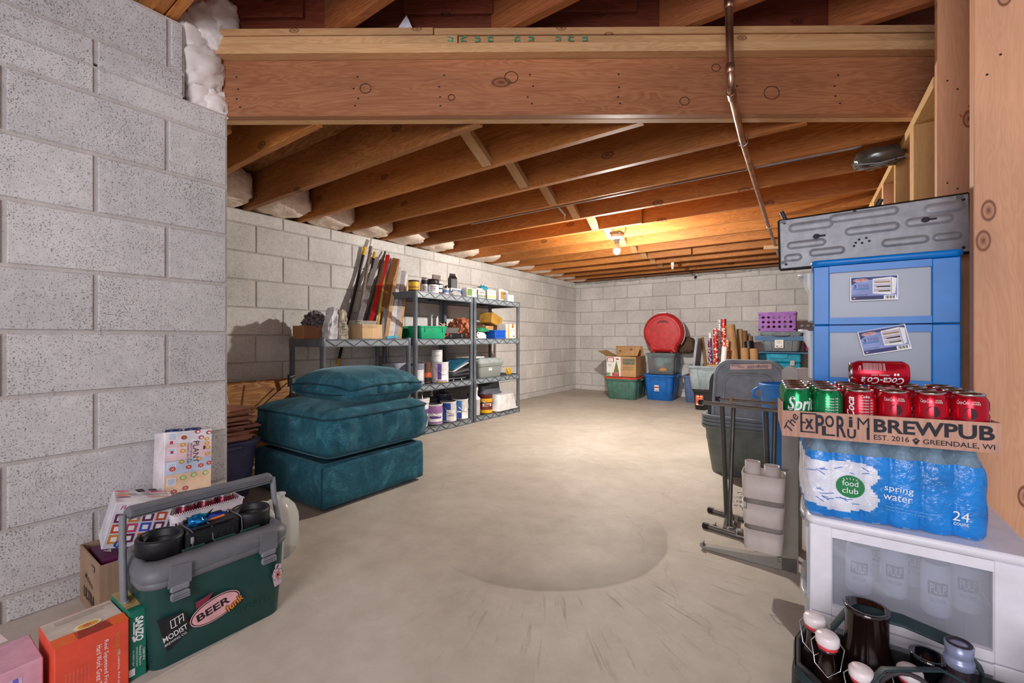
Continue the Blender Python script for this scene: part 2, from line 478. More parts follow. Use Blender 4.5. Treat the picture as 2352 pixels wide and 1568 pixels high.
    def lump(s, c, d, seed=0, amp=0.15, fr=2.0, nu=14, nv=9, mi=0, sq=0.75, T=None, flatb=True, seedv=None):
        """noisy rounded body"""
        rs = []
        for i in range(nv + 1):
            ph = -PI / 2 + PI * (i + 0.02) / (nv + 0.04)
            row = []
            for k in range(nu):
                th = 2 * PI * k / nu
                cx = math.copysign(abs(math.cos(th)) ** sq, math.cos(th)) * abs(math.cos(ph)) ** sq
                cy = math.copysign(abs(math.sin(th)) ** sq, math.sin(th)) * abs(math.cos(ph)) ** sq
                cz = math.copysign(abs(math.sin(ph)) ** sq, math.sin(ph))
                q = Vector((cx, cy, cz))
                g = 1 + amp * (noise.noise(q * fr + Vector((seed * 3.7, seed, 1.3 * seed))) + 0.5 * noise.noise(q * fr * 2.3 + Vector((seed, 5, seed))))
                z = cz * g
                if flatb: z = max(z, -1)
                row.append((c[0] + cx * g * d[0] / 2, c[1] + cy * g * d[1] / 2, c[2] + z * d[2] / 2))
            rs.append(row)
        return s.rings(rs, mi, True, True, True, True, T)
    def build(s, name, mats, parent=None, loc=None, rot=None, T=None):
        me = bpy.data.meshes.new(name)
        me.from_pydata(s.v, [], s.f)
        me.validate()
        if not isinstance(mats, (list, tuple)): mats = [mats]
        for m in mats: me.materials.append(M[m] if isinstance(m, str) else m)
        if len(me.polygons) == len(s.f):
            me.polygons.foreach_set('material_index', s.m)
            me.polygons.foreach_set('use_smooth', s.s)
        bm = bmesh.new(); bm.from_mesh(me); bmesh.ops.recalc_face_normals(bm, faces=bm.faces); bm.to_mesh(me); bm.free()
        me.update()
        return link(name, me, parent, loc, rot, T)

def link(name, me, parent=None, loc=None, rot=None, T=None):
    o = bpy.data.objects.new(name, me)
    col.objects.link(o)
    if T is not None: o.matrix_basis = T
    if loc is not None: o.location = loc
    if rot is not None: o.rotation_euler = rot
    if parent: o.parent = parent
    return o

_tc = {}
def text_mesh(txt, bold=0.0, shear=0.0):
    k = (txt, bold, shear)
    if k in _tc: return _tc[k]
    cu = bpy.data.curves.new('t', 'FONT')
    cu.body = txt; cu.size = 1; cu.resolution_u = 3; cu.offset = bold; cu.shear = shear
    o = bpy.data.objects.new('t', cu)
    me = bpy.data.meshes.new_from_object(o)
    xs = [v.co.x for v in me.vertices]; ys = [v.co.y for v in me.vertices]
    x0, x1, y0, y1 = min(xs), max(xs), min(ys), max(ys)
    tv = [((v.co.x - (x0 + x1) / 2) / (x1 - x0), (v.co.y - (y0 + y1) / 2) / (y1 - y0)) for v in me.vertices]
    tf = [list(p.vertices) for p in me.polygons]
    bpy.data.objects.remove(o); bpy.data.curves.remove(cu); bpy.data.meshes.remove(me)
    _tc[k] = (tv, tf)
    return _tc[k]

def rr(w, d, r, z, n=4, cx=0, cy=0):
    """rounded rectangle ring"""
    pts = []
    r = min(r, w / 2 - 1e-4, d / 2 - 1e-4)
    for qx, qy, a0 in ((1, 1, 0), (-1, 1, 90), (-1, -1, 180), (1, -1, 270)):
        for k in range(n + 1):
            a = R(a0 + 90 * k / n)
            pts.append((cx + qx * (w / 2 - r) + r * math.cos(a), cy + qy * (d / 2 - r) + r * math.sin(a), z))
    return pts

def thing(name, label, cat, loc=(0, 0, 0), rz=0.0, group=None, rot=None):
    o = bpy.data.objects.new(name, None)
    col.objects.link(o)
    o.empty_display_size = 0.05
    o.location = loc
    o.rotation_euler = rot if rot else (0, 0, rz)
    return tag(o, label, cat, group)
def tag(o, label, cat, group=None, kind=None):
    o['label'] = label; o['category'] = cat
    if group: o['group'] = group
    if kind: o['kind'] = kind
    return o
def struct(o, label=None):
    o['kind'] = 'structure'
    if label: o['label'] = label
    return o
def root(name, label=None):
    o = bpy.data.objects.new(name, None)
    col.objects.link(o)
    return struct(o, label)
def copy_tree(o, parent=None):
    c = o.copy(); col.objects.link(c); c.parent = parent
    for ch in list(kids.get(o.name, [])):
        k = copy_tree(ch, c)
        kids.setdefault(c.name, []).append(k)
    return c
kids = {}
def reg(o):
    kids[o.name] = [c for c in bpy.data.objects if c.parent == o]
    for c in kids[o.name]: reg(c)
    return o
X, Y, Z = Vector((1, 0, 0)), Vector((0, 1, 0)), Vector((0, 0, 1))
rnd = random.Random(7)

def board(name, p0, p1, w, th, mat, parent=None, up=(0, 0, 1), bev=0.002):
    """lumber from p0 to p1: th across, w along up; local X runs with the grain"""
    p0 = Vector(p0); p1 = Vector(p1); d = p1 - p0; L = d.length; d.normalize()
    u = Vector(up); x = u.cross(d).normalized(); u = d.cross(x).normalized()
    T = Matrix(((d.x, x.x, u.x, 0), (d.y, x.y, u.y, 0), (d.z, x.z, u.z, 0), (0, 0, 0, 1)))
    T.translation = (p0 + p1) / 2
    b = B().box((0, 0, 0), (L, th, w), 0, None, bev)
    return b.build(name, mat, parent, T=T)
# ------------------------------------------------------------ structure
H_TOP = 1.80
ROWS = [(0.0, 0.0752)] + [(0.0752 + 0.2032 * i, 0.0752 + 0.2032 * (i + 1)) for i in range(8)] + [(1.7008, 1.80)]
_bk = {}
def block_mesh(w, h, mat, jag=0):
    k = (round(w, 3), round(h, 3), mat, jag)
    if k in _bk: return _bk[k]
    b = B()
    r0 = [(-w / 2, 0), (w / 2, 0), (w / 2, h), (-w / 2, h)]
    e = 0.0035
    g = random.Random(jag * 31 + int(w * 1000))
    a = [(x, -0.03, z) for x, z in r0]; m = [(x, -0.004 - g.random() * .001, z) for x, z in r0]
    f = [(x - math.copysign(e, x), g.random() * 0.001, z + (e if z == 0 else -e)) for x, z in r0]
    b.rings([a, m, f], 0, False)
    o = b.build('concrete_block', mat)
    me = o.data; bpy.data.objects.remove(o)
    _bk[k] = me
    return me

def block_wall(name, org, d, nrm, s0, s1, offs, mat, rows=ROWS, joint=0.010, limit=None):
    """offs(i) -> position of one vertical joint in course i"""
    rt = root(name)
    d = Vector(d); nrm = Vector(nrm); org = Vector(org)
    zt = rows[-1][1]
    bk = B()
    for a, c in (((s0 + s1) / 2, s1 - s0),):
        T = Matrix(((d.x, nrm.x, 0, 0), (d.y, nrm.y, 0, 0), (0, 0, 1, 0), (0, 0, 0, 1)))
        T.translation = org
        bk.box((a, -0.106, zt / 2), (c, 0.2, zt), 0, T)
    bk.build('mortar_bed', 'mortar', rt)
    rz = math.atan2(d.y, d.x)
    for i, (z0, z1) in enumerate(rows):
        j0 = offs(i)
        k = math.floor((s0 - j0) / 0.4064)
        x = j0 + k * 0.4064
        while x < s1 - 0.02:
            a = max(x, s0); c = min(x + 0.4064, s1)
            if limit: c = min(c, limit(i))
            if c - a > 0.03:
                w = c - a - joint; h = z1 - z0 - joint * (0.9 if z0 > 0 else 0.5)
                me = block_mesh(w, h, mat, (i + k) % 3 if w > 0.35 else 0)
                o = link('concrete_block', me, rt)
                p = org + d * ((a + c) / 2)
                # local +Y of the block faces the room
                o.location = (p.x, p.y, z0 + (joint * 0.5 if z0 > 0 else 0))
                o.rotation_euler = (0, 0, rz if Vector((-d.y, d.x, 0)).dot(nrm) > 0 else rz + PI)
            x += 0.4064; k += 1
    return rt

# far left wall X=-3.44, far wall Y=6.70, near left wall X=-2.03 (with a higher step)
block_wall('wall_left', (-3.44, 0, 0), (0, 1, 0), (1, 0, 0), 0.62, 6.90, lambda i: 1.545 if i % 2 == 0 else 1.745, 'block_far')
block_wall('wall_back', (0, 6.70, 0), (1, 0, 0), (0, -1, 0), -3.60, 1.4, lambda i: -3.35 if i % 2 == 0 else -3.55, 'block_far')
rows_n = ROWS[:-1] + [(1.7008, 1.80)]
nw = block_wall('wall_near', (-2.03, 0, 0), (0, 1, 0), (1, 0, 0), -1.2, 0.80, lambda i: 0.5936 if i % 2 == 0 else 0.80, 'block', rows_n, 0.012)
# return of the near wall and its higher rear stretch that carries the joists
bk = B()
bk.box((-2.75, 0.69, 0.90), (1.4, 0.20, 1.80), 0)
bk.box((-2.136, -0.275, 1.95), (0.2, 1.85, 0.28), 0)
bk.build('mortar_bed', 'mortar', nw)
for z0, z1, j in ((1.80, 1.894, 0.80), (1.900, 2.085, 0.60)):
    y = j - 0.4064 * 5
    while y < 0.65:
        a, c = max(y, -1.2), min(y + 0.4064, 0.65)
        if c - a > 0.03:
            o = link('concrete_block', block_mesh(c - a - 0.012, z1 - z0 - 0.004, 'block'), nw)
            o.location = (-2.03, (a + c) / 2, z0); o.rotation_euler = (0, 0, -PI / 2)
        y += 0.4064
y = 0.80 - 0.0
for i, (z0, z1) in enumerate(ROWS):       # end face of the near wall, looking into the far bay
    w = 0.2
    xx = -2.03 - (0.2 if i % 2 else 0.4)
    for a, c in ((xx, -2.042), (xx - 0.4, xx)):
        o = link('concrete_block', block_mesh(c - a - 0.012, z1 - z0 - 0.01, 'block'), nw)
        o.location = ((a + c) / 2, 0.80, z0 + 0.004)

# floor
b = B()
b.box((-0.6, 2.7, -0.06), (7.2, 9.6, 0.12))
struct(b.build('floor', 'floor'))

# beam line (runs askew to the joists)
BA = Vector((-2.115, 0.775, 0)); BZ = Vector((0.40, 2.53, 0))
bd = (BZ - BA).normalized(); bn = Vector((bd.y, -bd.x, 0))          # bn points to the near side
def beam_x(yj, off=0.0):                                             # X where a joist at yj meets the line offset by off to the far side
    q = BA - bn * off
    return q.x + (yj - q.y) / bd.y * bd.x
ceil = root('ceiling')
# subfloor: far bay at 2.035, near bay one step higher
b = B()
far = [(-3.62, 0.80), (-2.2, 0.80), tuple((BA - bn * .05).xy), tuple((BZ - bn * .05).xy), (1.6, 3.37), (1.6, 6.9), (-3.62, 6.9)]
b.prism(far, (0, 0, 2.036), X, Y, 0.02)
ext = BZ + bd * 1.4
nearp = [(-2.7, -1.6), (1.6, -1.6), (1.6, ext.y), tuple(ext.xy), tuple(BA.xy), (-2.7, 0.75)]
b.prism(nearp, (0, 0, 2.336), X, Y, 0.02)
b.build('subfloor', 'ply', ceil)

# far joists: 2x10 at 16 inch centres, hung on the back of the beam
JY = [1.072 + 0.4064 * k for k in range(14)]
for k, yj in enumerate(JY):
    x1 = min(beam_x(yj, 0.055) - 0.02, 1.35) if yj < 2.53 + 0.4 else 1.35
    m = 'joist_stained' if k in (1,) else 'joist'
    jit = rnd.uniform(-0.004, 0.004)
    if k == 10 or k == 6:    # lapped joist: two lengths side by side
        board('joist', (-3.5, yj, 1.918 + jit), (-1.2, yj, 1.918 + jit), 0.235, 0.038, m, ceil)
        board('joist', (-1.25, yj + 0.039, 1.918), (x1, yj + 0.039, 1.918), 0.235, 0.038, m, ceil)
    else:
        board('joist', (-3.5, yj, 1.918 + jit), (x1, yj, 1.918 + jit), 0.235, 0.038, m, ceil)
board('joist', (-3.43, 0.865, 1.918), (-2.2, 0.865, 1.918), 0.235, 0.038, 'joist', ceil)
# near joists: on top of the beam plates, running on over the near bay
for k, yj in enumerate([1.072, 1.478, 1.885, 2.291]):
    x0 = beam_x(yj, 0.03)
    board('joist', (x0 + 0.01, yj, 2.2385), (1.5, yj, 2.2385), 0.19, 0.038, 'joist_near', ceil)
for yj in (0.57, 0.61):
    board('joist', (-2.2, yj, 2.215), (1.5, yj, 2.215), 0.235, 0.036, 'joist', ceil)
for yj in (0.16, -0.25, -0.66):
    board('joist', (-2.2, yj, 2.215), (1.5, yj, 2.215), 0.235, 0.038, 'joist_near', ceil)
# the beam: two plies, plates on top
T0 = 1.80; 
b0 = BA + Z * (T0 + 0.117); b1 = BZ + Z * (T0 + 0.117)
board('beam', b0 - bd * 0.02, b1, 0.234, 0.040, 'beam', ceil, bev=0.004)
board('beam', b0 - bn * 0.042 + Z * 0.001, b1 - bn * 0.042 + Z * 0.001, 0.234, 0.038, 'plate', ceil)
board('plate', BA + Z * 2.054 + bn * 0.010 - bd * 0.0, BZ + Z * 2.054 + bn * 0.010, 0.038, 0.105, 'plate', ceil)
board('plate', BA + Z * 2.0925 + bn * 0.004, BA + bd * 1.05 + Z * 2.0925 + bn * 0.004, 0.037, 0.10, 'plate', ceil)
board('plate', BA + bd * 1.053 + Z * 2.0925 - bn * 0.004, BZ + Z * 2.0925 - bn * 0.004, 0.037, 0.10, 'plate', ceil)
board('plate', BA + Z * 2.127 + bn * 0.012, BA + bd * 0.95 + Z * 2.127 + bn * 0.012, 0.028, 0.09, 'plate', ceil)
board('plate', BA + bd * 0.953 + Z * 2.127 + bn * 0.008, BZ + Z * 2.127 + bn * 0.008, 0.028, 0.09, 'plate', ceil)
# rim boards behind the near joists
ys = [0.775, 1.072, 1.478, 1.885, 2.291, 2.53]
for i in range(len(ys) - 1):
    a = BA + bd * ((ys[i] - BA.y) / bd.y + 0.03); c = BA + bd * ((ys[i + 1] - BA.y) / bd.y - 0.0)
    board('rim_board', a + Z * 2.238 - bn * 0.03, c + Z * 2.238 - bn * 0.03, 0.188, 0.034, 'block_wood', ceil)
for i, (f0, f1, zz) in enumerate(((0.05, 0.75, 0.12), (0.42, 0.95, 0.1), (0.1, 0.8, 0.09))):
    a = BA + bd * ((ys[i] - BA.y) / bd.y); c = BA + bd * ((ys[i + 1] - BA.y) / bd.y)
    board('scrap_board', a.lerp(c, f0) + Z * 2.285 - bn * 0.003, a.lerp(c, f1) + Z * 2.285 - bn * 0.003, zz, 0.02, 'block_wood', ceil)
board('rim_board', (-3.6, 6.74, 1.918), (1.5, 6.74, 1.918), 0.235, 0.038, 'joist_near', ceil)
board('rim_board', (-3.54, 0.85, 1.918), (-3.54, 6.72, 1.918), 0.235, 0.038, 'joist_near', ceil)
# solid bridging between far joists: slanted wood pieces
def bridge(x, i, dx=0.0, low_first=True):
    ya, yb = JY[i] + 0.02, JY[i + 1] - 0.02
    z0, z1 = (1.815, 2.01) if low_first else (2.01, 1.815)
    board('bridging', (x, ya, z1), (x + dx, yb, z0), 0.038, 0.06, 'plate', ceil)
for i in range(1, 12):
    bridge(-1.47 - 0.028 * (i - 1), i, -0.02)
for i in range(5, 11):
    bridge(0.0 - 0.04 * i + 0.9, i, -0.02)
# grading stamp on the plate, green, mirrored and unreadable: loose dashes
b = B()
g = random.Random(4)
for k in range(11):
    s = 1.02 + k * 0.055
    q = BA + bd * s + bn * 0.0555 + Z * 2.092
    if k in (4, 7): continue
    for (u, v, w, h) in ((0, .008, .022, .004), (0, -.006, .022, .004), (-.009 if k % 2 else .009, 0, .005, .018)):
        b.rect(u, v + g.uniform(-.002, .002), w, h, q, bd, Z, 0, 0.0, g.uniform(-.3, .3))
b.build('grade_stamp', C('3f9a78', 0.8), ceil)
# nails and knots rings on the beam face
b = B()
for s in (0.12, 0.62, 0.98, 1.35, 1.72, 2.2, 2.62):
    for zz in (1.84, 1.875, 1.915, 1.96):
        q = BA + bd * (s + g.uniform(-.012, .012)) + bn * 0.0203 + Z * (zz + g.uniform(-.006, .006))
        b.ell(0, 0, 0.0045, 0.0035, q, bd, Z, 0, 0.0006, 8)
b.build('nail_heads', 'ink', ceil)['kind'] = 'stuff'
b = B()
for s, zz, r in ((0.66, 1.912, .020), (1.27, 1.955, .024), (1.02, 1.872, 0.012), (1.99, 1.852, .017), (2.35, 1.885, .027), (2.12, 1.99, .015)):
    q = BA + bd * s + bn * 0.0212 + Z * zz
    b.tube([q + bd * (r * 1.15 * math.cos(2 * PI * k / 20)) + Z * (r * math.sin(2 * PI * k / 20)) for k in range(21)], 0.0016, 5, 0)
b.build('knot_rims', C('4a2f25', 0.8), ceil)

# spray foam in the joist bays on the far left wall, over the near pocket and along the sill
b = B()
def foam_blob(c, d, seed, amp=0.3):
    b.lump(c, d, seed, amp, 2.6, 22, 14, 0, 0.55)
for k in range(-1, len(JY)):
    ya = JY[k] if k >= 0 else 0.90
    yb = JY[k + 1] if k + 1 < len(JY) else ya + 0.36
    foam_blob((-3.37, (ya + yb) / 2, 1.915), (0.38 + 0.05 * math.sin(k * 2), yb - ya - 0.04, 0.228), k + 11, 0.16)
fo = b.build('spray_foam', 'foam', ceil); fo['kind'] = 'stuff'
b = B()
for i, (x, y, z, s) in enumerate(((-2.13, 0.70, 1.87, .15), (-2.12, 0.69, 1.97, .17), (-2.14, 0.67, 2.07, .18), (-2.12, 0.72, 2.16, .16), (-2.09, 0.76, 2.21, .14), (-2.08, 0.745, 2.10, .10), (-2.10, .735, 1.84, .11))):
    b.lump((x + .01, y + .03, z), (s * 1.02, s * 1.0, s * 1.25), i + 40, 0.22, 4.2, 34, 24, 0, 0.75)
fo = b.build('spray_foam', 'foam_white'); tag(fo, 'white spray foam column around the beam end above the near wall', 'insulation', kind='stuff')
# ledger / sill on top of the back wall and rough mortar squeeze
b = B()
for k in range(60):
    x = -3.4 + k * 0.08
    b.lump((x, 6.685, 1.775 + 0.006 * math.sin(k)), (0.11, 0.05, 0.03), k, 0.6, 2, 8, 5)
fo = b.build('mortar_squeeze', 'mortar'); tag(fo, 'rough mortar bead squeezed out along the far wall top', 'mortar', kind='stuff')
sl = board('trim_1', (-3.42, 6.655, 1.815), (1.3, 6.655, 1.815), 0.03, 0.08, 'brownboard'); struct(sl)

# stud wall on the right: line X = 0.385 - 0.0317 Y
sw = root('wall_right')
wd = Vector((-0.0317, 1, 0)).normalized(); wx = Vector((wd.y, -wd.x, 0))
def sp(y, off=0.0, z=0.0): return Vector((0.385 - 0.0317 * y, y, z)) + wx * off
for k, y in enumerate([1.712, 2.10, 2.49, 2.53, 2.93, 3.34, 3.75, 4.15, 4.56, 4.97, 5.4, 5.8, 6.2]):
    top = 2.31 if k < 2 else 1.762
    wdt = 0.235 if k == 0 else 0.14
    m = 'stud' if k < 2 else ('stud' if k % 2 else 'stud_pale')
    board('stud', sp(y, wdt / 2, 0.0), sp(y, wdt / 2, top), wdt, 0.038, m, sw, up=tuple(wx))
board('top_plate', sp(2.14, 0.07, 1.781), sp(6.68, 0.07, 1.781), 0.038, 0.14, 'stud_pale', sw)
board('bottom_plate', sp(1.69, 0.07, 0.0195), sp(6.6, 0.07, 0.0195), 0.038, 0.14, 'stud_pale', sw)
board('header', sp(1.73, 0.06, 2.26), sp(2.13, 0.06, 2.26), 0.14, 0.10, 'stud', sw)
b = B().box((0, 0, 0), (0.012, 5.2, 2.0))
o = b.build('sheathing', 'brownboard', sw, loc=tuple(sp(4.3, 0.40, 1.0)), rot=(0, 0, math.atan2(wd.y, wd.x) - PI / 2))
# nails on the studs
b = B()
for y, z in ((1.712, 1.62), (1.712, 1.98), (2.10, 1.72), (2.10, 1.40), (2.10, 2.12)):
    for dx in (0.025, 0.05, 0.10):
        q = sp(y - 0.0195, dx, z + g.uniform(-.05, .05))
        b.ell(0, 0, .003, .003, q, wx, Z, 0, 0.0008, 7)
b.build('nail_heads', 'ink', sw)['kind'] = 'stuff'
# red grade mark on the second stud
b = B()
for s, u, v in (('LSI', 0.07, 1.625), ('53', 0.088, 1.648)):
    b.text(s, 0, 0, 0.03, 0.012, sp(2.10 - 0.0198, u, v), wx, Z, 0, 0.0006, 0.5)
b.build('grade_stamp', C('b04a38', 0.8), sw)

# flat steel conduit strap along a joist underside, with the small bracket
yj = JY[4]
b = B()
b.box((-1.35, yj + 0.024, 1.806), (2.0, 0.008, 0.022)); b.box((-0.3, yj + 0.03, 1.801), (0.9, 0.02, 0.006))
b.bar((-1.55, yj + 0.03, 1.81), (-1.6, yj + 0.24, 1.80), 0.012, 0.004)
b.bar((-1.6, yj + 0.24, 1.80), (-1.6, yj + 0.24, 1.765), 0.012, 0.004)
o = b.build('metal_strap', 'steel'); tag(o, 'thin galvanised strap fixed along the underside of a ceiling joist', 'strap')

# spigot and pipe stub low on the far wall top
t_ = thing('hose_spigot', 'small rusty spigot sticking out of the block wall top at the far end', 'spigot', (-1.50, 6.69, 1.745))
B().tube([(0, 0, 0), (0, -.05, 0), (0, -.07, -.01), (0, -.075, -.03)], .011, 8).build('spout', 'ink', t_)
B().tube([(.03 * math.cos(R(a)), -.05, .03 + .018 * math.sin(R(a))) for a in range(0, 361, 30)], .005, 6).build('tap_wheel', 'steel', t_)
# copper pipe
t_ = thing('copper_pipe', 'brown copper water pipe dropping past the beam and running under the joists', 'pipe', (-0.277, 1.765, 1.75))
b = B()
pth = [(-0.283, 1.763, 2.33), (-0.281, 1.763, 2.0), (-0.278, 1.764, 1.835), (-0.277, 1.768, 1.80), (-0.280, 1.785, 1.785), (-0.290, 1.99, 1.778), (-0.303, 2.24, 1.776), (-0.33, 3.0, 1.775), (-0.36, 3.9, 1.775), (-0.40, 5.4, 1.775), (-0.42, 6.5, 1.775)]
L0 = Vector(t_.location)
b.tube([Vector(q) - L0 for q in pth], 0.0135, 14)
b.build('pipe_run', 'copper', t_)
for q, r in (((-0.2825, 1.763, 2.09), 0.0165), ((-0.279, 1.763, 1.85), 0.0168)):
    b = B().lathe([(0.014, -.018), (r, -.016), (r, .016), (0.014, .018)], 14, tuple(Vector(q) - L0))
    b.build('pipe_coupling', 'copper', t_)
b = B().tube([Vector((-0.281, 1.80, 1.784)) - L0, Vector((-0.2825, 1.84, 1.781)) - L0], 0.0168, 14); b.build('pipe_coupling', 'copper', t_)
for yy in (2.27, 4.1):
    xx = -0.303 - (yy - 2.24) * 0.0309
    b = B().tube([Vector((xx + 0.019 * math.cos(a), yy + 0.003, 1.775 + 0.019 * math.sin(a))) - L0 for a in [R(-200 + 20 * k) for k in range(12)]] + [Vector((xx + 0.02, yy + .003, 1.80)) - L0], 0.0022, 6)
    b.build('pipe_hanger', 'steel', t_)
b = B().box((0, 0, 0), (0.13, 0.03, 0.035)); b.build('pipe_block', 'pine', t_, loc=tuple(Vector((-0.42, 5.0, 1.76)) - L0), rot=(0, 0, .3))

# porcelain lamp holder and bulb
t_ = thing('ceiling_bulb', 'bare glowing bulb in a round white porcelain holder under the joists', 'lamp', (BULB[0], BULB[1], 1.79))
B().box((0, 0, -0.012), (0.10, 0.10, 0.024), 0, None, 0.004).build('junction_box', C('8f8474', 0.5), t_)
B().lathe([(0.03, -.024), (0.055, -.026), (0.056, -.04), (0.05, -.062), (0.03, -.068), (0.022, -.075), (.02, -.10), (0.0, -.10)], 24).build('lamp_holder', C('e8e2d4', 0.35), t_)
B().lathe([(0.013, -.098), (0.014, -.115), (0.022, -.13), (0.0295, -.148), (0.0305, -.150)], 20).build('bulb_base', 'white', t_)
bo = B().lathe([(0.0285, -.150), (0.030, -.165), (0.024, -.183), (0.012, -.194), (0, -.197)], 20).build('bulb_glass', 'bulb', t_)
bo.visible_shadow = True
B().tube([(0.06, .02, -.012), (.075, .02, .02), (.07, .01, .06)], 0.006, 8).build('cable', 'steel', t_)
# second small socket further back
t_ = thing('ceiling_socket', 'small unlit white socket hanging from the joists near the far wall', 'lamp', (-1.52, 5.55, 1.795))
B().lathe([(0.02, 0), (0.02, -.05), (0.014, -.055), (0.014, -.08), (0, -.08)], 12).build('lamp_holder', C('e8e2d4', 0.35), t_)
# torn paper on the beam top
t_ = None
b = B()
b.add([(-.035, 0, 0), (.0, .012, 0), (.035, 0, 0), (-.012, 0.004, .04), (.006, 0, .062), (.02, .004, .035)], [(0, 1, 4, 3), (1, 2, 5, 4)], 0)
b.add([(-.035, -.004, 0), (.0, .008, 0), (.035, -.004, 0), (-.012, 0, .04), (.006, -.004, .062), (.02, 0, .035)], [(3, 4, 1, 0), (4, 5, 2, 1)], 0)
o = b.build('torn_paper', C('d9d3e0', 0.7), loc=(-1.452, 1.235, 2.142), rot=(0, 0, R(35)))
o.location = tuple(BA + bd * 0.83 + bn * 0.035 + Z * 2.1415)
tag(o, 'torn scrap of pale paper standing on top of the ceiling beam', 'paper')
# dark bundle wedged between joists by the stud wall
t_ = thing('lamp_shade', 'dark glossy bundled shade tucked under the joists beside the stud wall', 'shade', (0.22, 2.80, 1.80))
B().lump((0, 0, -0.045), (0.2, 0.14, 0.09), 3, 0.3, 3, 20, 12, 0, 0.8).build('shade_body', C('4a4740', 0.2, spec=0.8), t_)
b = B()
for q in range(3): b.tube([(-.1 + q * .01, -.05 + .05 * q, -.075), (0, -.075 + .02 * q, -.095), (.1, -.03 + .04 * q, -.07)], .003, 6)
b.build('wire_rim', 'shelf_light', t_)
# ------------------------------------------------------------ generic containers
def tote(name, label, loc, rz, w, d, h, mat, taper=0.86, rim=0.014, fill=None, r=0.05, group=None, cat='storage tote', panel=True, lid=None, handles=True, rot=None, wall=0.006):
    """open plastic tote, local X width, local Y depth, stands on z=0; parts: body, rim, rib panels, handles"""
    t = thing(name, label, cat, loc, rz, group, rot)
    b = B()
    rs = []
    for z, k, dr in ((0, taper - .02, 0), (0.004, taper, 0), (h * 0.55, taper + (1 - taper) * 0.55, 0), (h - 0.03, 0.975, 0), (h, 0.98, 0)):
        rs.append(rr(w * k, d * k, r, z, 5))
    b.rings(rs, 0, True, True, False)
    ins = [rr(w * .98 - wall * 2, d * .98 - wall * 2, r, h, 5), rr(w * taper - wall * 2, d * taper - wall * 2, r, wall, 5)]
    b.rings([rs[-1]] + ins, 0, True, False, True)
    b.build('body', mat, t)
    b = B()
    b.rings([rr(w * .98, d * .98, r, h - rim * 2.2, 5), rr(w * 1.02, d * 1.02, r, h - rim * 2.2, 5), rr(w * 1.045, d * 1.045, r, h - rim, 5), rr(w * 1.045, d * 1.045, r, h, 5), rr(w * .97, d * .97, r, h + .001, 5), rr(w * .965, d * .965, r, h - rim * 2, 5)], 0, False, False, False)
    b.build('rim', mat, t)
    if panel:
        b = B()
        for sx in (-1, 1):
            for fx in (0.27,):
                a = Vector((sx * w * taper * fx, -d * taper / 2 - .002, .01)); c = Vector((sx * w * fx * 1.05, -d * .975 / 2 - .003, h * .86))
                b.bar(a, c, 0.006, 0.016, 0, (0, 1, 0))
        b.bar((-w * .28, -d * .97 / 2 - .002, h * .86), (w * .28, -d * .97 / 2 - .002, h * .86), .006, .014, 0, (0, 1, 0))
        for sx in (-1, 1):
            for fy in (-0.25, 0.25):
                b.bar((sx * (w * taper / 2 + .001), d * taper * fy, .01), (sx * (w * .975 / 2 + .002), d * fy * 1.05, h * .84), .014, .006, 0, (1, 0, 0))
        b.build('rib', mat, t)
    if handles:
        for sx in (-1, 1):
            B().box((sx * w * .535, 0, h - .024), (0.03, d * .32, .02), 0, None, .006).build('handle', mat, t)
    if lid:
        lidpart(t, w, d, h, r, lid)
    return t
def lidpart(t, w, d, h, r, mat, name='lid', th=0.02):
    b = B()
    b.rings([rr(w * 1.06, d * 1.06, r, h - .008, 5), rr(w * 1.07, d * 1.07, r, h + th * .4, 5), rr(w * 1.04, d * 1.04, r, h + th * .7, 5), rr(w * .94, d * .94, r, h + th * .7, 5), rr(w * .92, d * .92, r, h + th * .35, 5), rr(w * .86, d * .86, r, h + th * .35, 5), rr(w * .84, d * .84, r, h + th, 5)], 0, True, False, True)
    b.rings([rr(w * 1.06, d * 1.06, r, h - .008, 5), rr(w * 1.0, d * 1.0, r, h + 0.002, 5)], 0, False, False, True)
    return b.build(name, mat, t)
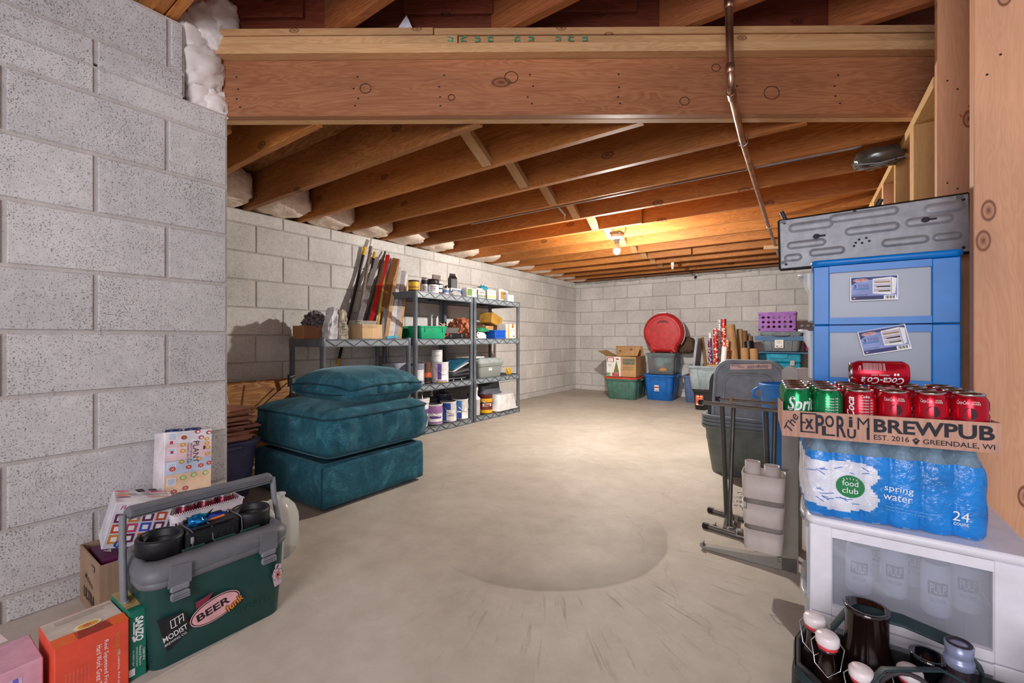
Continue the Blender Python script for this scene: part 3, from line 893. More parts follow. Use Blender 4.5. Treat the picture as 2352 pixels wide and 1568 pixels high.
def carton(name, label, cat, loc, rz, w, d, h, mat, open_top=False, flaps=(), group=None, rot=None, th=0.004):
    t = thing(name, label, cat, loc, rz, group, rot)
    b = B()
    if open_top:
        for sx in (-1, 1): b.box((sx * (w / 2 - th / 2), 0, h / 2), (th, d, h))
        for sy in (-1, 1): b.box((0, sy * (d / 2 - th / 2), h / 2), (w - 2 * th, th, h))
        b.box((0, 0, th / 2), (w - 2 * th, d - 2 * th, th))
    else:
        b.box((0, 0, h / 2), (w, d, h), 0, None, 0.0025)
    b.build('box_body', mat, t)
    for (side, ang, ln) in flaps:            # side: 'f','b','l','r'; ang from vertical outward
        a = R(ang)
        if side in 'fb':
            s = -1 if side == 'f' else 1
            p0 = Vector((0, s * d / 2, h)); p1 = p0 + Vector((0, s * math.sin(a) * ln, math.cos(a) * ln))
            bb = B().add([(-w / 2 + .003, p0.y, p0.z), (w / 2 - .003, p0.y, p0.z), (w / 2 - .01, p1.y, p1.z), (-w / 2 + .01, p1.y, p1.z)] + [(-w / 2 + .003, p0.y, p0.z + .003), (w / 2 - .003, p0.y, p0.z + .003), (w / 2 - .01, p1.y, p1.z + .003), (-w / 2 + .01, p1.y, p1.z + .003)],
                    [(0, 1, 2, 3), (7, 6, 5, 4), (0, 4, 5, 1), (1, 5, 6, 2), (2, 6, 7, 3), (3, 7, 4, 0)])
        else:
            s = -1 if side == 'l' else 1
            p0 = Vector((s * w / 2, 0, h)); p1 = p0 + Vector((s * math.sin(a) * ln, 0, math.cos(a) * ln))
            bb = B().add([(p0.x, -d / 2 + .003, p0.z), (p0.x, d / 2 - .003, p0.z), (p1.x, d / 2 - .01, p1.z), (p1.x, -d / 2 + .01, p1.z)] + [(p0.x, -d / 2 + .003, p0.z + .003), (p0.x, d / 2 - .003, p0.z + .003), (p1.x, d / 2 - .01, p1.z + .003), (p1.x, -d / 2 + .01, p1.z + .003)],
                    [(0, 1, 2, 3), (7, 6, 5, 4), (0, 4, 5, 1), (1, 5, 6, 2), (2, 6, 7, 3), (3, 7, 4, 0)])
        bb.build('flap', mat, t)
    return t
FR = (X, Z)        # face seen from the front (-Y side)

# ------------------------------------------------------------ far wall group
GREEN = C('557f74', 0.5); BLUE = C('1d6fc4', 0.45); SLATE = C('5d74a0', 0.5)
t = tote('green_tote', 'green plastic tote with red lid under the christmas tree carton', (-2.34, 6.17, 0), R(3), 0.45, 0.60, 0.30, GREEN, 0.86, lid=C('c9472f', 0.5))
t = tote('blue_tote', 'bright blue plastic tote holding up the clear bin and red case', (-1.875, 6.34, 0), R(3), 0.40, 0.52, 0.355, BLUE, 0.84)
b = B(); o = Vector((-0.02, -0.245, .17))
b.rect(0, 0, 0.06, 0.085, o, X, Z, 0, .012); b.rect(0, 0.012, 0.056, 0.02, o, X, Z, 1, .0125); b.rect(0, -.03, .04, .018, o, X, Z, 2, .0125)
b.build('sticker', ['white', C('c22f2f', .6), C('8a9ad0', .6)], t)
# christmas tree carton on the green lid
t = carton('tree_carton', 'open cardboard christmas tree carton with white printed end panel', 'box', (-2.33, 6.10, 0.322), R(3), 0.42, 0.42, 0.28, 'card', True, [('l', 62, .16), ('f', -150, .0), ('b', -20, .15)])
b = B(); o = Vector((-.21, -.212, 0))
b.rect(.105, .14, .205, .272, o, X, Z, 0, .0006)
b.rect(.06, .235, .10, .065, o, X, Z, 1, .0012); b.rect(.06, .232, .078, .048, o, X, Z, 0, .0018)
b.text('HOLIDAY', .06, .236, .06, .009, o, X, Z, 1, .0024); b.text('LIVING', .06, .222, .045, .008, o, X, Z, 1, .0024)
for k in range(3): b.rect(.05, .17 - k * .012, .05, .003, o, X, Z, 4, .0012)
b.rect(.03, .03, .055, .042, o, X, Z, 2, .0012); b.text('T-6', .03, .03, .042, .022, o, X, Z, 0, .0018)
b.rect(.135, .03, .10, .045, o, X, Z, 1, .0011); b.text('7.5 FT', .14, .032, .07, .02, o, X, Z, 0, .0018, shear=.2)
b.flat([(.105, .055), (.185, .055), (.145, .225)], o, X, Z, 3, .0012); b.flat([(.120, .11), (.170, .11), (.145, .225)], o, X, Z, 3, .0014)
b.rect(.16, .245, .04, .018, o, X, Z, 1, .0012)
b.build('end_print', ['white', C('b5282a', .6), C('3f9a49', .6), C('7d8040', .7), 'ink'], t)
b = B(); o = Vector((-.0, -.212, 0))
b.rect(.11, .215, .17, .075, o, X, Z, 0, .0008); b.text('COLORADO SPRUCE', .11, .215, .13, .014, o, X, Z, 1, .0014)
b.rect(.11, .135, .17, .004, o, X, Z, 2, .0008); b.rect(.11, .175, .17, .004, o, X, Z, 2, .0008); b.rect(.11, .10, .17, .004, o, X, Z, 2, .0008)
b.text('7.5 FEET / 2.2 M', .10, .155, .12, .012, o, X, Z, 2, .0012); b.text('PRE-LIT ARTIFICIAL TREE', .10, .118, .14, .010, o, X, Z, 2, .0012)
b.build('side_print', [C('6d7263', .7), 'card', C('5b4a38', .7)], t)
# big torn front flap lying up against the case
B().add([(-.06, -.19, .285), (.20, -.10, .29), (.215, .0, .43), (-.115, -.03, .405), (-.06, -.186, .285), (.20, -.096, .29), (.215, .004, .43), (-.115, -.026, .405)], [(0, 1, 2, 3), (7, 6, 5, 4), (0, 4, 5, 1), (2, 6, 7, 3), (1, 5, 6, 2), (3, 7, 4, 0)]).build('flap', 'card', t)
b = B()
for dx in (0, .15): b.ell(-.03 + dx, .085 + dx * .12, .019, .006, (0, -.196, .29), Vector((1, .3, .05)).normalized(), Vector((0, .55, .83)).normalized(), 0, .006)
b.build('hand_hole', 'ink', t)
B().lump((-.08, .03, .235), (.22, .28, .09), 5, .4, 4, 18, 9).build('dark_bag', C('1f1d1f', .35), t)
# clear bin on blue tote
CLEAR = frosted('c9d3d6', 0.28, 0.2)
t = tote('clear_bin', 'clear plastic bin of clothes between blue tote and red case', (-1.86, 6.36, 0.357), R(3), 0.38, 0.44, 0.285, CLEAR, 0.90, r=.03)
lidpart(t, .38, .44, .285, .03, C('6d7478', .5), th=.012)
for nm, c, d, s, m in (('red_cloth', (-.13, -.05, .13), (.09, .3, .22), 3, C('b8344a', .8)), ('white_cloth', (-.03, -.08, .17), (.14, .2, .19), 4, 'white'), ('tan_cloth', (.04, -.05, .07), (.22, .32, .12), 6, C('b78b5e', .8)), ('white_cloth', (.08, -.1, .20), (.1, .16, .1), 8, 'white')):
    B().lump(c, d, s, .3, 3, 14, 9, 0, .7).build(nm, m, t)
# red wreath case
t = thing('wreath_case', 'round red plastic wreath case standing upright on the clear bin', 'case', (-1.86, 6.36, 0.656), R(4))
RED = C('c22a2c', .38, spec=.5); b = B()
def disc_ring(r, y, zc, base):
    pts = []
    for k in range(40):
        a = 2 * PI * k / 40
        x, z = r * math.sin(a), zc - r * math.cos(a)
        if z < zc - r * .78: z = zc - r * 1.0 + 0.0; x = max(-base, min(base, x * 1.6))
        pts.append((x, y, max(0.0, z)))
    return pts
zc = .285
b.rings([disc_ring(.235, -.095, zc, .15), disc_ring(.262, -.083, zc, .165), disc_ring(.275, -.06, zc, .17), disc_ring(.28, .0, zc, .175), disc_ring(.275, .06, zc, .17), disc_ring(.262, .083, zc, .165), disc_ring(.235, .095, zc, .15)], 0, True)
b.build('shell', RED, t)
b = B().tube([(.215 * math.sin(2 * PI * k / 40), -.094, zc - .01 - .215 * math.cos(2 * PI * k / 40)) for k in range(41)], .0035, 6); b.build('raised_ring', C('a51f22', .4), t)
b = B(); pts = [(-.085, 0), (-.07, .03), (-.03, .052), (.03, .055), (.07, .035), (.085, .005), (.04, .022), (-.04, .018)]
b.flat(pts, (0, -.0955, zc + .12), X, Z, 0, .001); b.build('grip_recess', C('7d1215', .5), t)
B().tube([(.285 * math.sin(2 * PI * k / 40), 0.002, zc - .285 * math.cos(2 * PI * k / 40)) for k in range(6, 35)], .006, 6).build('seam', C('d8cfd0', .5), t)
B().box((0, -.06, .565), (.11, .06, .014), 0, None, .004).build('latch', 'white', t)
for sx in (-1, 1): B().box((sx * .12, -.03, .008), (.03, .10, .016), 0, None, .003).build('foot', RED, t)
# brown paper package behind the case
o = B().lump((0, 0, .0), (.25, .10, .22), 9, .4, 3, 16, 10, 0, .6).build('brown_package', C('5d4634', .8), loc=(-1.60, 6.52, 0.79)); tag(o, 'crumpled dark brown paper package behind the red wreath case', 'package')
o.location.z = 0.757
# slate blue tote with decorations
t = tote('slate_blue_tote', 'slate blue tote filled with red and gold christmas trinkets', (-1.36, 6.33, 0), R(2), .38, .42, .36, SLATE, .86)
b = B(); g = random.Random(3)
for k in range(9): b.lump((g.uniform(-.14, .1), g.uniform(-.15, .0), .345 + .02 * (k % 3)), (.07, .07, .07), k, .2, 2, 10, 6, k % 3)
b.build('trinkets', [C('6b1f22', .5), C('9a7a3a', .4), C('c9bda5', .6)], t)['kind'] = 'stuff'
b = B().tube([(-.13, -.1, .35), (-.135, -.1, .43), (-.12, -.1, .47), (-.105, -.1, .43), (-.10, -.1, .35)], .0025, 6); b.build('wire_handle', C('9a7a3a', .4), t)
# black tote with orange label, grey tote above
t = tote('black_tote', 'black plastic tote with orange label beneath the open grey tote', (-1.12, 5.80, 0), R(2), .36, .46, .245, C('26282a', .5), .88)
b = B(); o = Vector((-.10, -.215, .12)); b.rect(0, 0, .085, .12, o, X, Z, 0, .012); b.rect(0, .045, .06, .012, o, X, Z, 1, .0125); b.rect(0, -.05, .075, .016, o, X, Z, 1, .0125)
b.text('TOUGH', 0, .045, .05, .009, o, X, Z, 0, .013); b.text('STORAGE', 0, .02, .06, .012, o, X, Z, 1, .013); b.text('STORAGE BOX', 0, -.05, .06, .009, o, X, Z, 0, .013); b.rect(.02, -.02, .03, .026, o, X, Z, 2, .0126)
b.build('sticker', [C('e0602a', .5), 'white', 'ink'], t)
GREY_L = C('94a3a8', .5)
t = tote('grey_open_tote', 'open light grey tote crammed with wrapping paper rolls', (-1.10, 5.80, .248), R(2), .50, .52, .285, GREY_L, .88)
B().bar((-.09, -.257, .24), (.09, -.257, .24), .006, .012, 0, (0, 1, 0)).build('grip_ridge', GREY_L, t)
for xx, ss in ((.02, 0), (.17, 1)):
    B().box((xx, -.12, .20), (.12, .18, .20), 0, None, .002).build('inner_box', 'card', t)
# grey lid standing in the tote
b = B(); pts = rr(.30, .58, .07, 0, 5)
b.rings([[(p[0] * k, p[1] * k, z) for p in pts] for k, z in ((.97, -.014), (1, -.006), (1, .006), (.97, .014))], 0, True)
o = b.build('loose_lid', C('8e9aa6', .5), loc=(-1.245, 5.76, .565)); o.matrix_basis = Matrix.Translation((-1.275, 5.72, .575)) @ Matrix.Rotation(R(6), 4, 'Y') @ Matrix(((0, 0, 1, 0), (1, 0, 0, 0), (0, 1, 0, 0), (0, 0, 0, 1))); tag(o, 'loose grey lid standing edge-on in the open light grey tote', 'lid')
# paper rolls and tubes
def roll(name, label, p0, p1, r, mat, hollow=True, group='rolls and tubes in the grey tote', cat='roll', wrapm=None):
    p0 = Vector(p0); p1 = Vector(p1)
    t = thing(name, label, cat, p0, group=group)
    q = (p1 - p0)
    b = B(); b.tube([(0, 0, 0), q * .5, q], r, 16)
    b.build('paper_roll' if 'wrap' in name else 'tube_wall', mat, t)
    B().tube([q, q * (1 + .001 / q.length)], r * .82, 14).build('dark_bore', C('3a2a1e', .9), t)
    return t
def pattern(name, a, b_, sc):
    t = NT(name); v = t.n('ShaderNodeTexVoronoi'); v.inputs['Scale'].default_value = sc
    t.l(t.obj(), v.inputs['Vector'])
    t.base(t.ramp(v.outputs['Distance'], [(.36, b_), (.42, a)]), .35); return t.m
PR = pattern('red_star_paper', (.75, .13, .12), (.95, .93, .9), 38); PW = pattern('white_print_paper', (.88, .87, .85), (.35, .33, .33), 55)
PO = pattern('orange_print_paper', (.80, .35, .12), (.95, .9, .8), 50)
G0 = 'rolls of wrapping paper in the grey tote'
roll('wrapping_roll', 'tall white wrapping paper roll with dark print behind the red starred rolls', (-1.06, 5.92, .30), (-1.06, 5.98, 1.09), .028, PW, group=G0)
roll('wrapping_roll', 'tallest red wrapping paper roll with white stars', (-.995, 5.85, .30), (-1.005, 5.92, 1.10), .028, PR, group=G0)
roll('wrapping_roll', 'shorter red starred wrapping roll left of the tallest one', (-1.07, 5.80, .30), (-1.085, 5.84, .98), .027, PR, group=G0)
roll('wrapping_roll', 'short purple and white wrapping roll beside the thin brown tube', (-1.14, 5.85, .30), (-1.16, 5.88, .86), .024, pattern('purple_paper', (.45, .2, .35), (.9, .88, .9), 55), group=G0)
roll('wrapping_roll', 'thin plain white wrapping roll at the tote back', (-1.13, 5.93, .30), (-1.18, 6.0, .93), .018, 'white', group=G0)
roll('wrapping_roll', 'small orange patterned wrapping roll before the largest brown tube', (-.955, 5.74, .30), (-.94, 5.76, .84), .022, PO, group=G0)
roll('wrapping_roll', 'short white paper roll with folded edge at the front', (-.985, 5.66, .30), (-.955, 5.68, .76), .032, 'white', group=G0)
KR = card('b08b62', 'kraft_tube'); KD = card('86684a', 'kraft_tube_dark')
G1 = 'brown cardboard tubes beside the wrapping rolls'
roll('cardboard_tube', 'largest and tallest light brown cardboard tube leaning back', (-.795, 5.72, .01), (-.93, 5.90, 1.02), .052, KR, group=G1, cat='tube')
roll('cardboard_tube', 'slim brown tube just behind the tallest brown tube', (-.79, 5.83, .01), (-.845, 6.02, .97), .035, KR, group=G1, cat='tube')
roll('cardboard_tube', 'darker brown tube third in height at the back', (-.745, 5.86, .01), (-.80, 6.05, .95), .036, KD, group=G1, cat='tube')
roll('cardboard_tube', 'dark tube with the lowest top behind the black caps', (-.665, 5.86, .01), (-.745, 6.1, .88), .038, KD, group=G1, cat='tube')
roll('cardboard_tube', 'short brown tube with white tape in front of the black tube', (-.72, 5.66, .01), (-.755, 5.76, .745), .045, KR, group=G1, cat='tube')
roll('cardboard_tube', 'short plain brown tube closest to the blue wooden stand', (-.62, 5.68, .01), (-.66, 5.76, .74), .045, KR, group=G1, cat='tube')
roll('black_tube', 'black capped tube between the brown tubes', (-.66, 5.76, .01), (-.735, 5.95, .82), .05, 'black', group=G1, cat='tube')
roll('thin_tube', 'thin brown tube leaning beside the grey lid', (-1.165, 5.76, .40), (-1.235, 5.82, .87), .02, KD, group=G1, cat='tube')
t = tote('carton_bin', 'low cardboard bin holding the brown tubes upright', (-.675, 5.755, 0), R(0), .33, .33, .50, 'card', .98, panel=False, handles=False, r=.004, cat='box', rim=.004)

# blue painted stand with bins
t = thing('wooden_stand', 'chipped blue painted wooden stand loaded with totes by the far wall', 'shelf', (-.35, 6.12, 0))
def stb(n, p0, p1, w, h):
    p0 = Vector(p0); p1 = Vector(p1); bb = B(); L = (p1 - p0).length
    oo = board(n, p0, p1, w, h, 'blue_wood', t); return oo
for sx in (-1, 1):
    for sy in (-1, 1): stb('leg', (sx * .30, sy * .19, 0), (sx * .30, sy * .19, .885), .045, .045)
for zz in (.86,):
    for sy in (-1, 1): stb('rail', (-.32, sy * .20, zz), (.36, sy * .20, zz), .055, .02)
    for sx in (-1, 1): stb('rail', (sx * .31, -.19, zz), (sx * .31, .19, zz), .055, .02)
for zz in (.40, .695):
    for k in range(4): stb('slat', (-.28, -.15 + k * .10, zz), (.36, -.15 + k * .10, zz), .016, .09)
GRY = C('7b858c', .5)
t = tote('grey_tote', 'grey lidded tote with white label sunk in the blue stand under the purple crate', (-.40, 6.08, .712), 0, .40, .34, .215, GRY, .88, lid=C('6f797f', .5), r=.04)
b = B(); o = Vector((-.02, -.166, .085)); b.rect(0, 0, .085, .095, o, X, Z, 0, .008); b.rect(0, .018, .06, .04, o, X, Z, 1, .0084); b.rect(-.02, -.028, .02, .01, o, X, Z, 2, .0084); b.rect(.022, -.028, .012, .01, o, X, Z, 2, .0084); b.rect(0, -.043, .03, .003, o, X, Z, 2, .0084)
b.build('sticker', ['white', C('dcdad8', .5), 'ink'], t)
B().tube([(-.09, -.178, .19), (-.07, -.182, .178), (0, -.184, .172), (.07, -.182, .178), (.09, -.178, .19)], .004, 6).build('grip', 'shelf_dark', t)
# purple crate
PUR = C('9a5fb5', .45); PURD = C('5f2f80', .5)
t = thing('purple_crate', 'purple crate with rows of round holes on the grey tote', 'crate', (-.445, 6.08, .938), 0)
def holed(b, w, h, nx, nz, o, xd, th, r, mi=0, y0=.03):
    o = Vector(o); xd = Vector(xd); nd = Vector((xd.y, -xd.x, 0)) * th
    cw = (w - .03) / nx; ch = (h - 2 * y0) / nz
    N = 8
    for side in (0, 1):
        for i in range(nx):
            for j in range(nz):
                cx = -w / 2 + .015 + cw * (i + .5); cz = y0 + ch * (j + .5)
                V = []; F = []
                for k in range(N):
                    a = 2 * PI * (k + .5) / N
                    V.append(o + xd * (cx + r * math.cos(a)) + Z * (cz + r * math.sin(a)) + nd * side)
                    sqx, sqz = math.cos(a), math.sin(a); m = max(abs(sqx), abs(sqz))
                    V.append(o + xd * (cx + cw / 2 * (1 if abs(sqx) >= m - .01 else abs(sqx) / m) * (1 if sqx > 0 else -1)) + Z * (cz + ch / 2 * (1 if abs(sqz) >= m - .01 else abs(sqz) / m) * (1 if sqz > 0 else -1)) + nd * side)
                for k in range(N):
                    k2 = (k + 1) % N
                    F.append((2 * k, 2 * k + 1, 2 * k2 + 1, 2 * k2))
                b.add(V, F, mi)
                # fill cell corners
                for ax in (-1, 1):
                    for az in (-1, 1):
                        c0 = o + xd * (cx + ax * cw / 2) + Z * (cz + az * ch / 2) + nd * side
                        s1 = o + xd * (cx + ax * cw / 2) + Z * (cz + az * ch / 2 * math.tan(PI / 8)) + nd * side
                        s2 = o + xd * (cx + ax * cw / 2 * math.tan(PI / 8)) + Z * (cz + az * ch / 2) + nd * side
                        b.add([c0, s1, s2], [(0, 1, 2)], mi)
    c = o + nd * .5
    T = Matrix(((xd.x, nd.normalized().x, 0, c.x), (xd.y, nd.normalized().y, 0, c.y), (0, 0, 1, c.z), (0, 0, 0, 1)))
    b.box((0, 0, y0 / 2), (w, th * 1.2, y0), mi, T); b.box((0, 0, h - y0 / 2), (w, th * 1.2, y0), mi, T)
    for sx in (-1, 1): b.box((sx * (w / 2 - .0075), 0, h / 2), (.015, th * 1.2, h), mi, T)
w, d, h = .36, .30, .225
for o_, xd, ww, nx in (((0, -d / 2, 0), X, w, 6), ((0, d / 2, 0), -X, w, 6), ((w / 2, 0, 0), Y, d, 5), ((-w / 2, 0, 0), -Y, d, 5)):
    b = B(); holed(b, ww, h, nx, 3, o_, xd, .004, .016); b.build('side_panel', PUR, t)
B().box((0, 0, .004), (w, d, .006)).build('base', PUR, t)
b = B(); b.rings([rr(w + .02, d + .02, .006, h - .022, 2), rr(w + .02, d + .02, .006, h + .004, 2), rr(w - .01, d - .01, .004, h + .004, 2), rr(w - .01, d - .01, .004, h - .022, 2)], 0, False, False, False); b.rings([rr(w + .02, d + .02, .006, 0, 2), rr(w + .02, d + .02, .006, .018, 2), rr(w, d, .004, .018, 2)], 0, False, False, False)
b.build('rim', PUR, t)
b = B()
for k, m in enumerate((0, 1, 1, 2, 0, 2)): b.lump((-.13 + k * .05, -.06 + .03 * (k % 2), .06 + .02 * (k % 3)), (.07, .09, .09), k, .3, 3, 10, 7, m)
b.build('small_contents', [C('d8d4cf', .6), C('b03030', .6), C('6a6468', .6)], t)['kind'] = 'stuff'
# teal case, pink cases, blue oval tub on the stand
TEAL = C('1793b4', .42)
t = thing('teal_case', 'teal plastic latched case on the middle slats of the blue stand', 'case', (-.42, 6.07, .409), 0)
B().box((0, 0, .085), (.42, .30, .17), 0, None, .012).build('case_base', TEAL, t)
B().box((0, 0, .222), (.43, .31, .098), 0, None, .014).build('case_lid', TEAL, t)
for sx in (-1, 1): B().box((sx * .13, -.157, .17), (.045, .012, .06), 0, None, .003).build('latch', C('b8bdb8', .35), t)
B().box((0, -.158, .245), (.17, .01, .05), 0, None, .004).build('raised_panel', C('1fa3c4', .42), t)
t = thing('pink_case', 'small pink latched case behind the translucent drawer fronts', 'case', (-.11, 6.15, .712), 0)
B().box((0, 0, .05), (.15, .2, .10), 0, None, .008).build('case_base', C('a0357a', .45), t); B().box((0, 0, .125), (.155, .21, .045), 0, None, .008).build('case_lid', C('c04a92', .45), t)

# ------------------------------------------------------------ nested grey totes with upright lid, by the rack
DG = C('70777c', .52); DGL = C('878d92', .45)
GS = 'nested big grey totes'
for k in range(4):
    t = tote('big_grey_tote', ['bottom big grey tote of the nested stack behind the folding rack', 'second big grey tote up in the nested stack behind the rack', 'third big grey tote up in the nested stack behind the rack', 'topmost big grey tote of the nested stack, holding the lid'][k],
             (-.335, 3.22, .0 + .022 * k), R(-3), .60, .46, .31, C('646a64', .52) if k < 1 else DG, .86, group=GS, panel=False, r=.09, rim=.010)
t = thing('tote_lid', 'grey tote lid standing upright in the nested totes with taped inscription', 'lid', (-.395, 3.055, .135), R(-6), rot=(R(-8), 0, R(-6)))
def shield(w, h, r1, z0, y):
    pts = []
    for x, z in [(p[0], p[1]) for p in rr(w, h, r1, 0, 6)]:
        pts.append((x * (1 - .05 * (z / h + .5)), y, z + h / 2 + z0))
    return pts
b = B(); w, h = .43, .60
b.rings([shield(w, h, .10, 0, .012), shield(w, h, .10, 0, -.006), shield(w * .985, h * .985, .10, .004, -.012)], 0, True, True, False)
b.rings([shield(w * .985, h * .985, .10, .004, -.012), shield(w * .93, h * .93, .09, .02, -.012), shield(w * .90, h * .90, .085, .03, -.001)], 0, True, False, True)
b.build('lid_plate', DGL, t)
b = B(); b.rings([shield(w * .72, h * .74, .07, .07, -.002), shield(w * .70, h * .72, .07, .078, -.012), shield(w * .66, h * .69, .06, .088, -.012), shield(w * .64, h * .67, .06, .094, -.003)], 0, True, False, False); b.build('raised_border', DGL, t)
b = B(); o = Vector((.012, -.014, .555)); xd = Vector((1, 0, .06)).normalized(); yd = Vector((-.06, 0, 1)).normalized()
b.rect(0, 0, .235, .034, o, xd, yd, 0, .0006)
def upside(txt, x, y, w, h): b.text(txt, -x, -y, w, h, o, -xd, -yd, 1, 0, 0)
for txt, x, y, ww, hh in (('Storage Unit', .04, .0, .115, .022), ('misc', -.055, -.004, .04, .011), ('Kitchen', -.085, .008, .055, .011)):
    b.text(txt, -x, -y, ww, hh, o + Vector((0, -.0013, 0)), -xd, -yd, 1, 0.0, 0.0, None, .25, .004)
b.build('masking_tape', [C('d9b9ae', .7), C('2a2f6a', .6)], t)
# second dark lid just behind
t2 = thing('tote_lid', 'dark grey lid edge showing behind the inscribed upright lid', 'lid', (-.43, 3.09, .14), rot=(R(-8), 0, R(-6)))
b = B(); b.rings([shield(.42, .53, .09, 0, .008), shield(.42, .53, .09, 0, -.008)], 0, True); b.build('lid_plate', C('3d4043', .5), t2)

# folded drying rack of steel tubes
t = thing('drying_rack', 'folded steel tube drying rack standing before the nested totes', 'rack', (-.34, 2.2, 0))
O0 = Vector(t.location); STL = C('8a8783', .32, metal=.8, var=.04); STD = C('55534f', .4, metal=.5)
def W(*p): return Vector(p) - O0
def tb(n, p, r=.009, m=None): B().tube([W(*q) for q in p], r, 10).build(n, m or STL, t)
A0, A1 = (-.470, 2.22, .562), (-.145, 2.14, .562); Bk0, Bk1 = (-.415, 2.33, .570), (-.145, 2.27, .575)
tb('top_tube', [A0, A1], .0085); tb('top_tube', [Bk0, Bk1], .0075)
tb('leg', [(-.385, 2.22, .555), (-.375, 2.28, .03)], .0105, STD); tb('leg', [(-.345, 2.28, .56), (-.345, 2.16, .03)], .0095, STD)
tb('leg', [(-.205, 2.18, .555), (-.195, 2.24, .03)], .0105, STD); tb('leg', [(-.175, 2.24, .56), (-.175, 2.12, .03)], .0095, STD)
tb('foot_tube', [(-.425, 2.136, .012), (-.13, 2.08, .012)], .0115); tb('foot_tube', [(-.445, 2.345, .012), (-.12, 2.28, .012)], .0115)
for q, s in (((-.425, 2.136, .012), (-.45, 2.14, .012)), ((-.445, 2.345, .012), (-.47, 2.35, .012)), ((-.470, 2.22, .562), (-.485, 2.222, .562)), ((-.415, 2.33, .570), (-.43, 2.333, .570))): tb('end_cap', [q, s], .0135, 'black')
for x in (-.36, -.19): B().bar(W(x, 2.33, .585), W(x + .01, 2.19, .56), .012, .004).build('cross_link', STL, t)
for x in (-.38, -.34): B().bar(W(x, 2.33, .02), W(x + .02, 2.14, .02), .014, .004).build('cross_link', STL, t)
B().bar(W(-.36, 2.30, .09), W(-.33, 2.15, .03), .008, .006).build('cross_link', STL, t)
# small blue bucket behind the rack
t = thing('blue_bucket', 'small bright blue bucket hanging its rim above the rack tubes', 'bucket', (-.175, 2.72, 0), 0)
BB = C('2f7fd0', .4)
# tall blue bin
B().lathe([(.07, 0), (.075, .004), (.105, .60), (.112, .61), (.114, .625), (.106, .627), (.099, .60), (.07, .01), (0, .01)], 24).build('bucket_body', BB, t)
B().tube([(-.112, -.02, .60), (-.135, -.03, .585), (-.135, -.03, .55), (-.112, -.02, .545)], .008, 8).build('handle', BB, t)
# beige folding stand (two tall round topped uprights on flat feet)
BG = C('8f8a82', .5, var=.03)
t = thing('beige_stand', 'taupe metal stand with round topped upright and flat foot beside white cart', 'stand', (-.12, 1.915, 0), R(-1))
b = B(); pts = [(-.026, 0), (.026, 0), (.026, .725)] + [(.026 * math.cos(R(a)), .738 + .026 * math.sin(R(a))) for a in range(0, 181, 20)] + [(-.026, .725)]
b.prism(pts, (.018, 0, .0), X, Z, -.014); b.build('upright', BG, t)
b = B(); pts = [(-.285, .012)] + [(-.285 + .012 * math.cos(R(a)), .014 + .012 * math.sin(R(a))) for a in range(90, 271, 30)] + [(.04, 0), (.04, .055), (-.1, .030)]
b.prism(pts, (0, 0, 0.002), X, Z, -.03); b.build('foot', BG, t)
b = B(); b.prism([(x, z) for x, z in pts], (0, .22, .002), X, Z, -.03); b.build('foot', BG, t)
B().bar((-.01, .0, .03), (-.09, .11, .17), .02, .008).build('brace', BG, t)
B().prism([(-.026, 0), (.026, 0), (.026, .70), (-.026, .70)], (.018, .22, 0), X, Z, -.014).build('upright', BG, t)
B().box((0.018, .11, .4), (.01, .21, .03)).build('cross_bar', BG, t)
# three beige caddies stacked, hung by wire hooks
CR = C('c4b9b2', .5, var=.03)
t = thing('caddy_tower', 'stack of pale beige plastic caddies wired together beside the white cart', 'caddy', (-.175, 1.80, .118), R(2))
def bin_(z0, w, d, h, y=0, x=0):
    b = B(); b.rings([rr(w * .93, d * .93, .018, z0, 4, x, y), rr(w * .95, d * .95, .02, z0 + .004, 4, x, y), rr(w, d, .02, z0 + h, 4, x, y), rr(w - .006, d - .006, .02, z0 + h, 4, x, y), rr(w * .9, d * .9, .018, z0 + .01, 4, x, y)], 0, True, True, True)
    b.build('caddy_bin', CR, t)
bin_(0, .125, .10, .075); bin_(.092, .13, .105, .075); bin_(.185, .135, .11, .085)
bin_(.20, .05, .045, .105, .0, -.035); bin_(.20, .05, .05, .095, .01, .025)
B().tube([(-.066, -.0, .10 + .0)] + [(-.068 + .014 * math.cos(k * .9) - .014, .014 * math.sin(k * .9), .125 + k * .0022) for k in range(24)] + [(-.066, 0, .185)], .0016, 6).build('wire_hook', 'steel', t)
B().tube([(-.064, -.02, .055), (-.085, -.02, .055), (-.085, -.02, .03), (-.06, -.02, .03)], .0016, 6).build('wire_hook', 'steel', t)
B().tube([(-.066, -.04, .148), (-.05, -.056, .148), (-.05, -.056, .17)], .0016, 6).build('wire_hook', 'steel', t)
B().tube([(.03, .05, .255), (.03, .09, .262), (.075, .115, .262)], .003, 8).build('hanger_hook', 'steel', t)
# box lid + bits seen through the gap behind the translucent handles
t = tote('teal_tote', 'pale blue shallow tray tilted behind the taupe upright', (.085, 3.02, .0), R(0), .20, .26, .60, frosted('a9d6e8', .7, .3), .9, panel=False, cat='tray', r=.03)
o = thing('round_lid', 'white oval plastic lid upright behind the blue drawer cart', 'lid', (-.11, 3.5, .52), rot=(R(84), 0, R(20)))
b = B(); b.lathe([(.0, -.004), (.14, -.004), (.15, 0), (.15, .012), (.145, .014), (.135, .006), (0, .006)], 28); b.build('lid_plate', 'white', o)
B().box((0, -.16, -.0), (.03, .36, .012)).build('stalk', 'white', o)
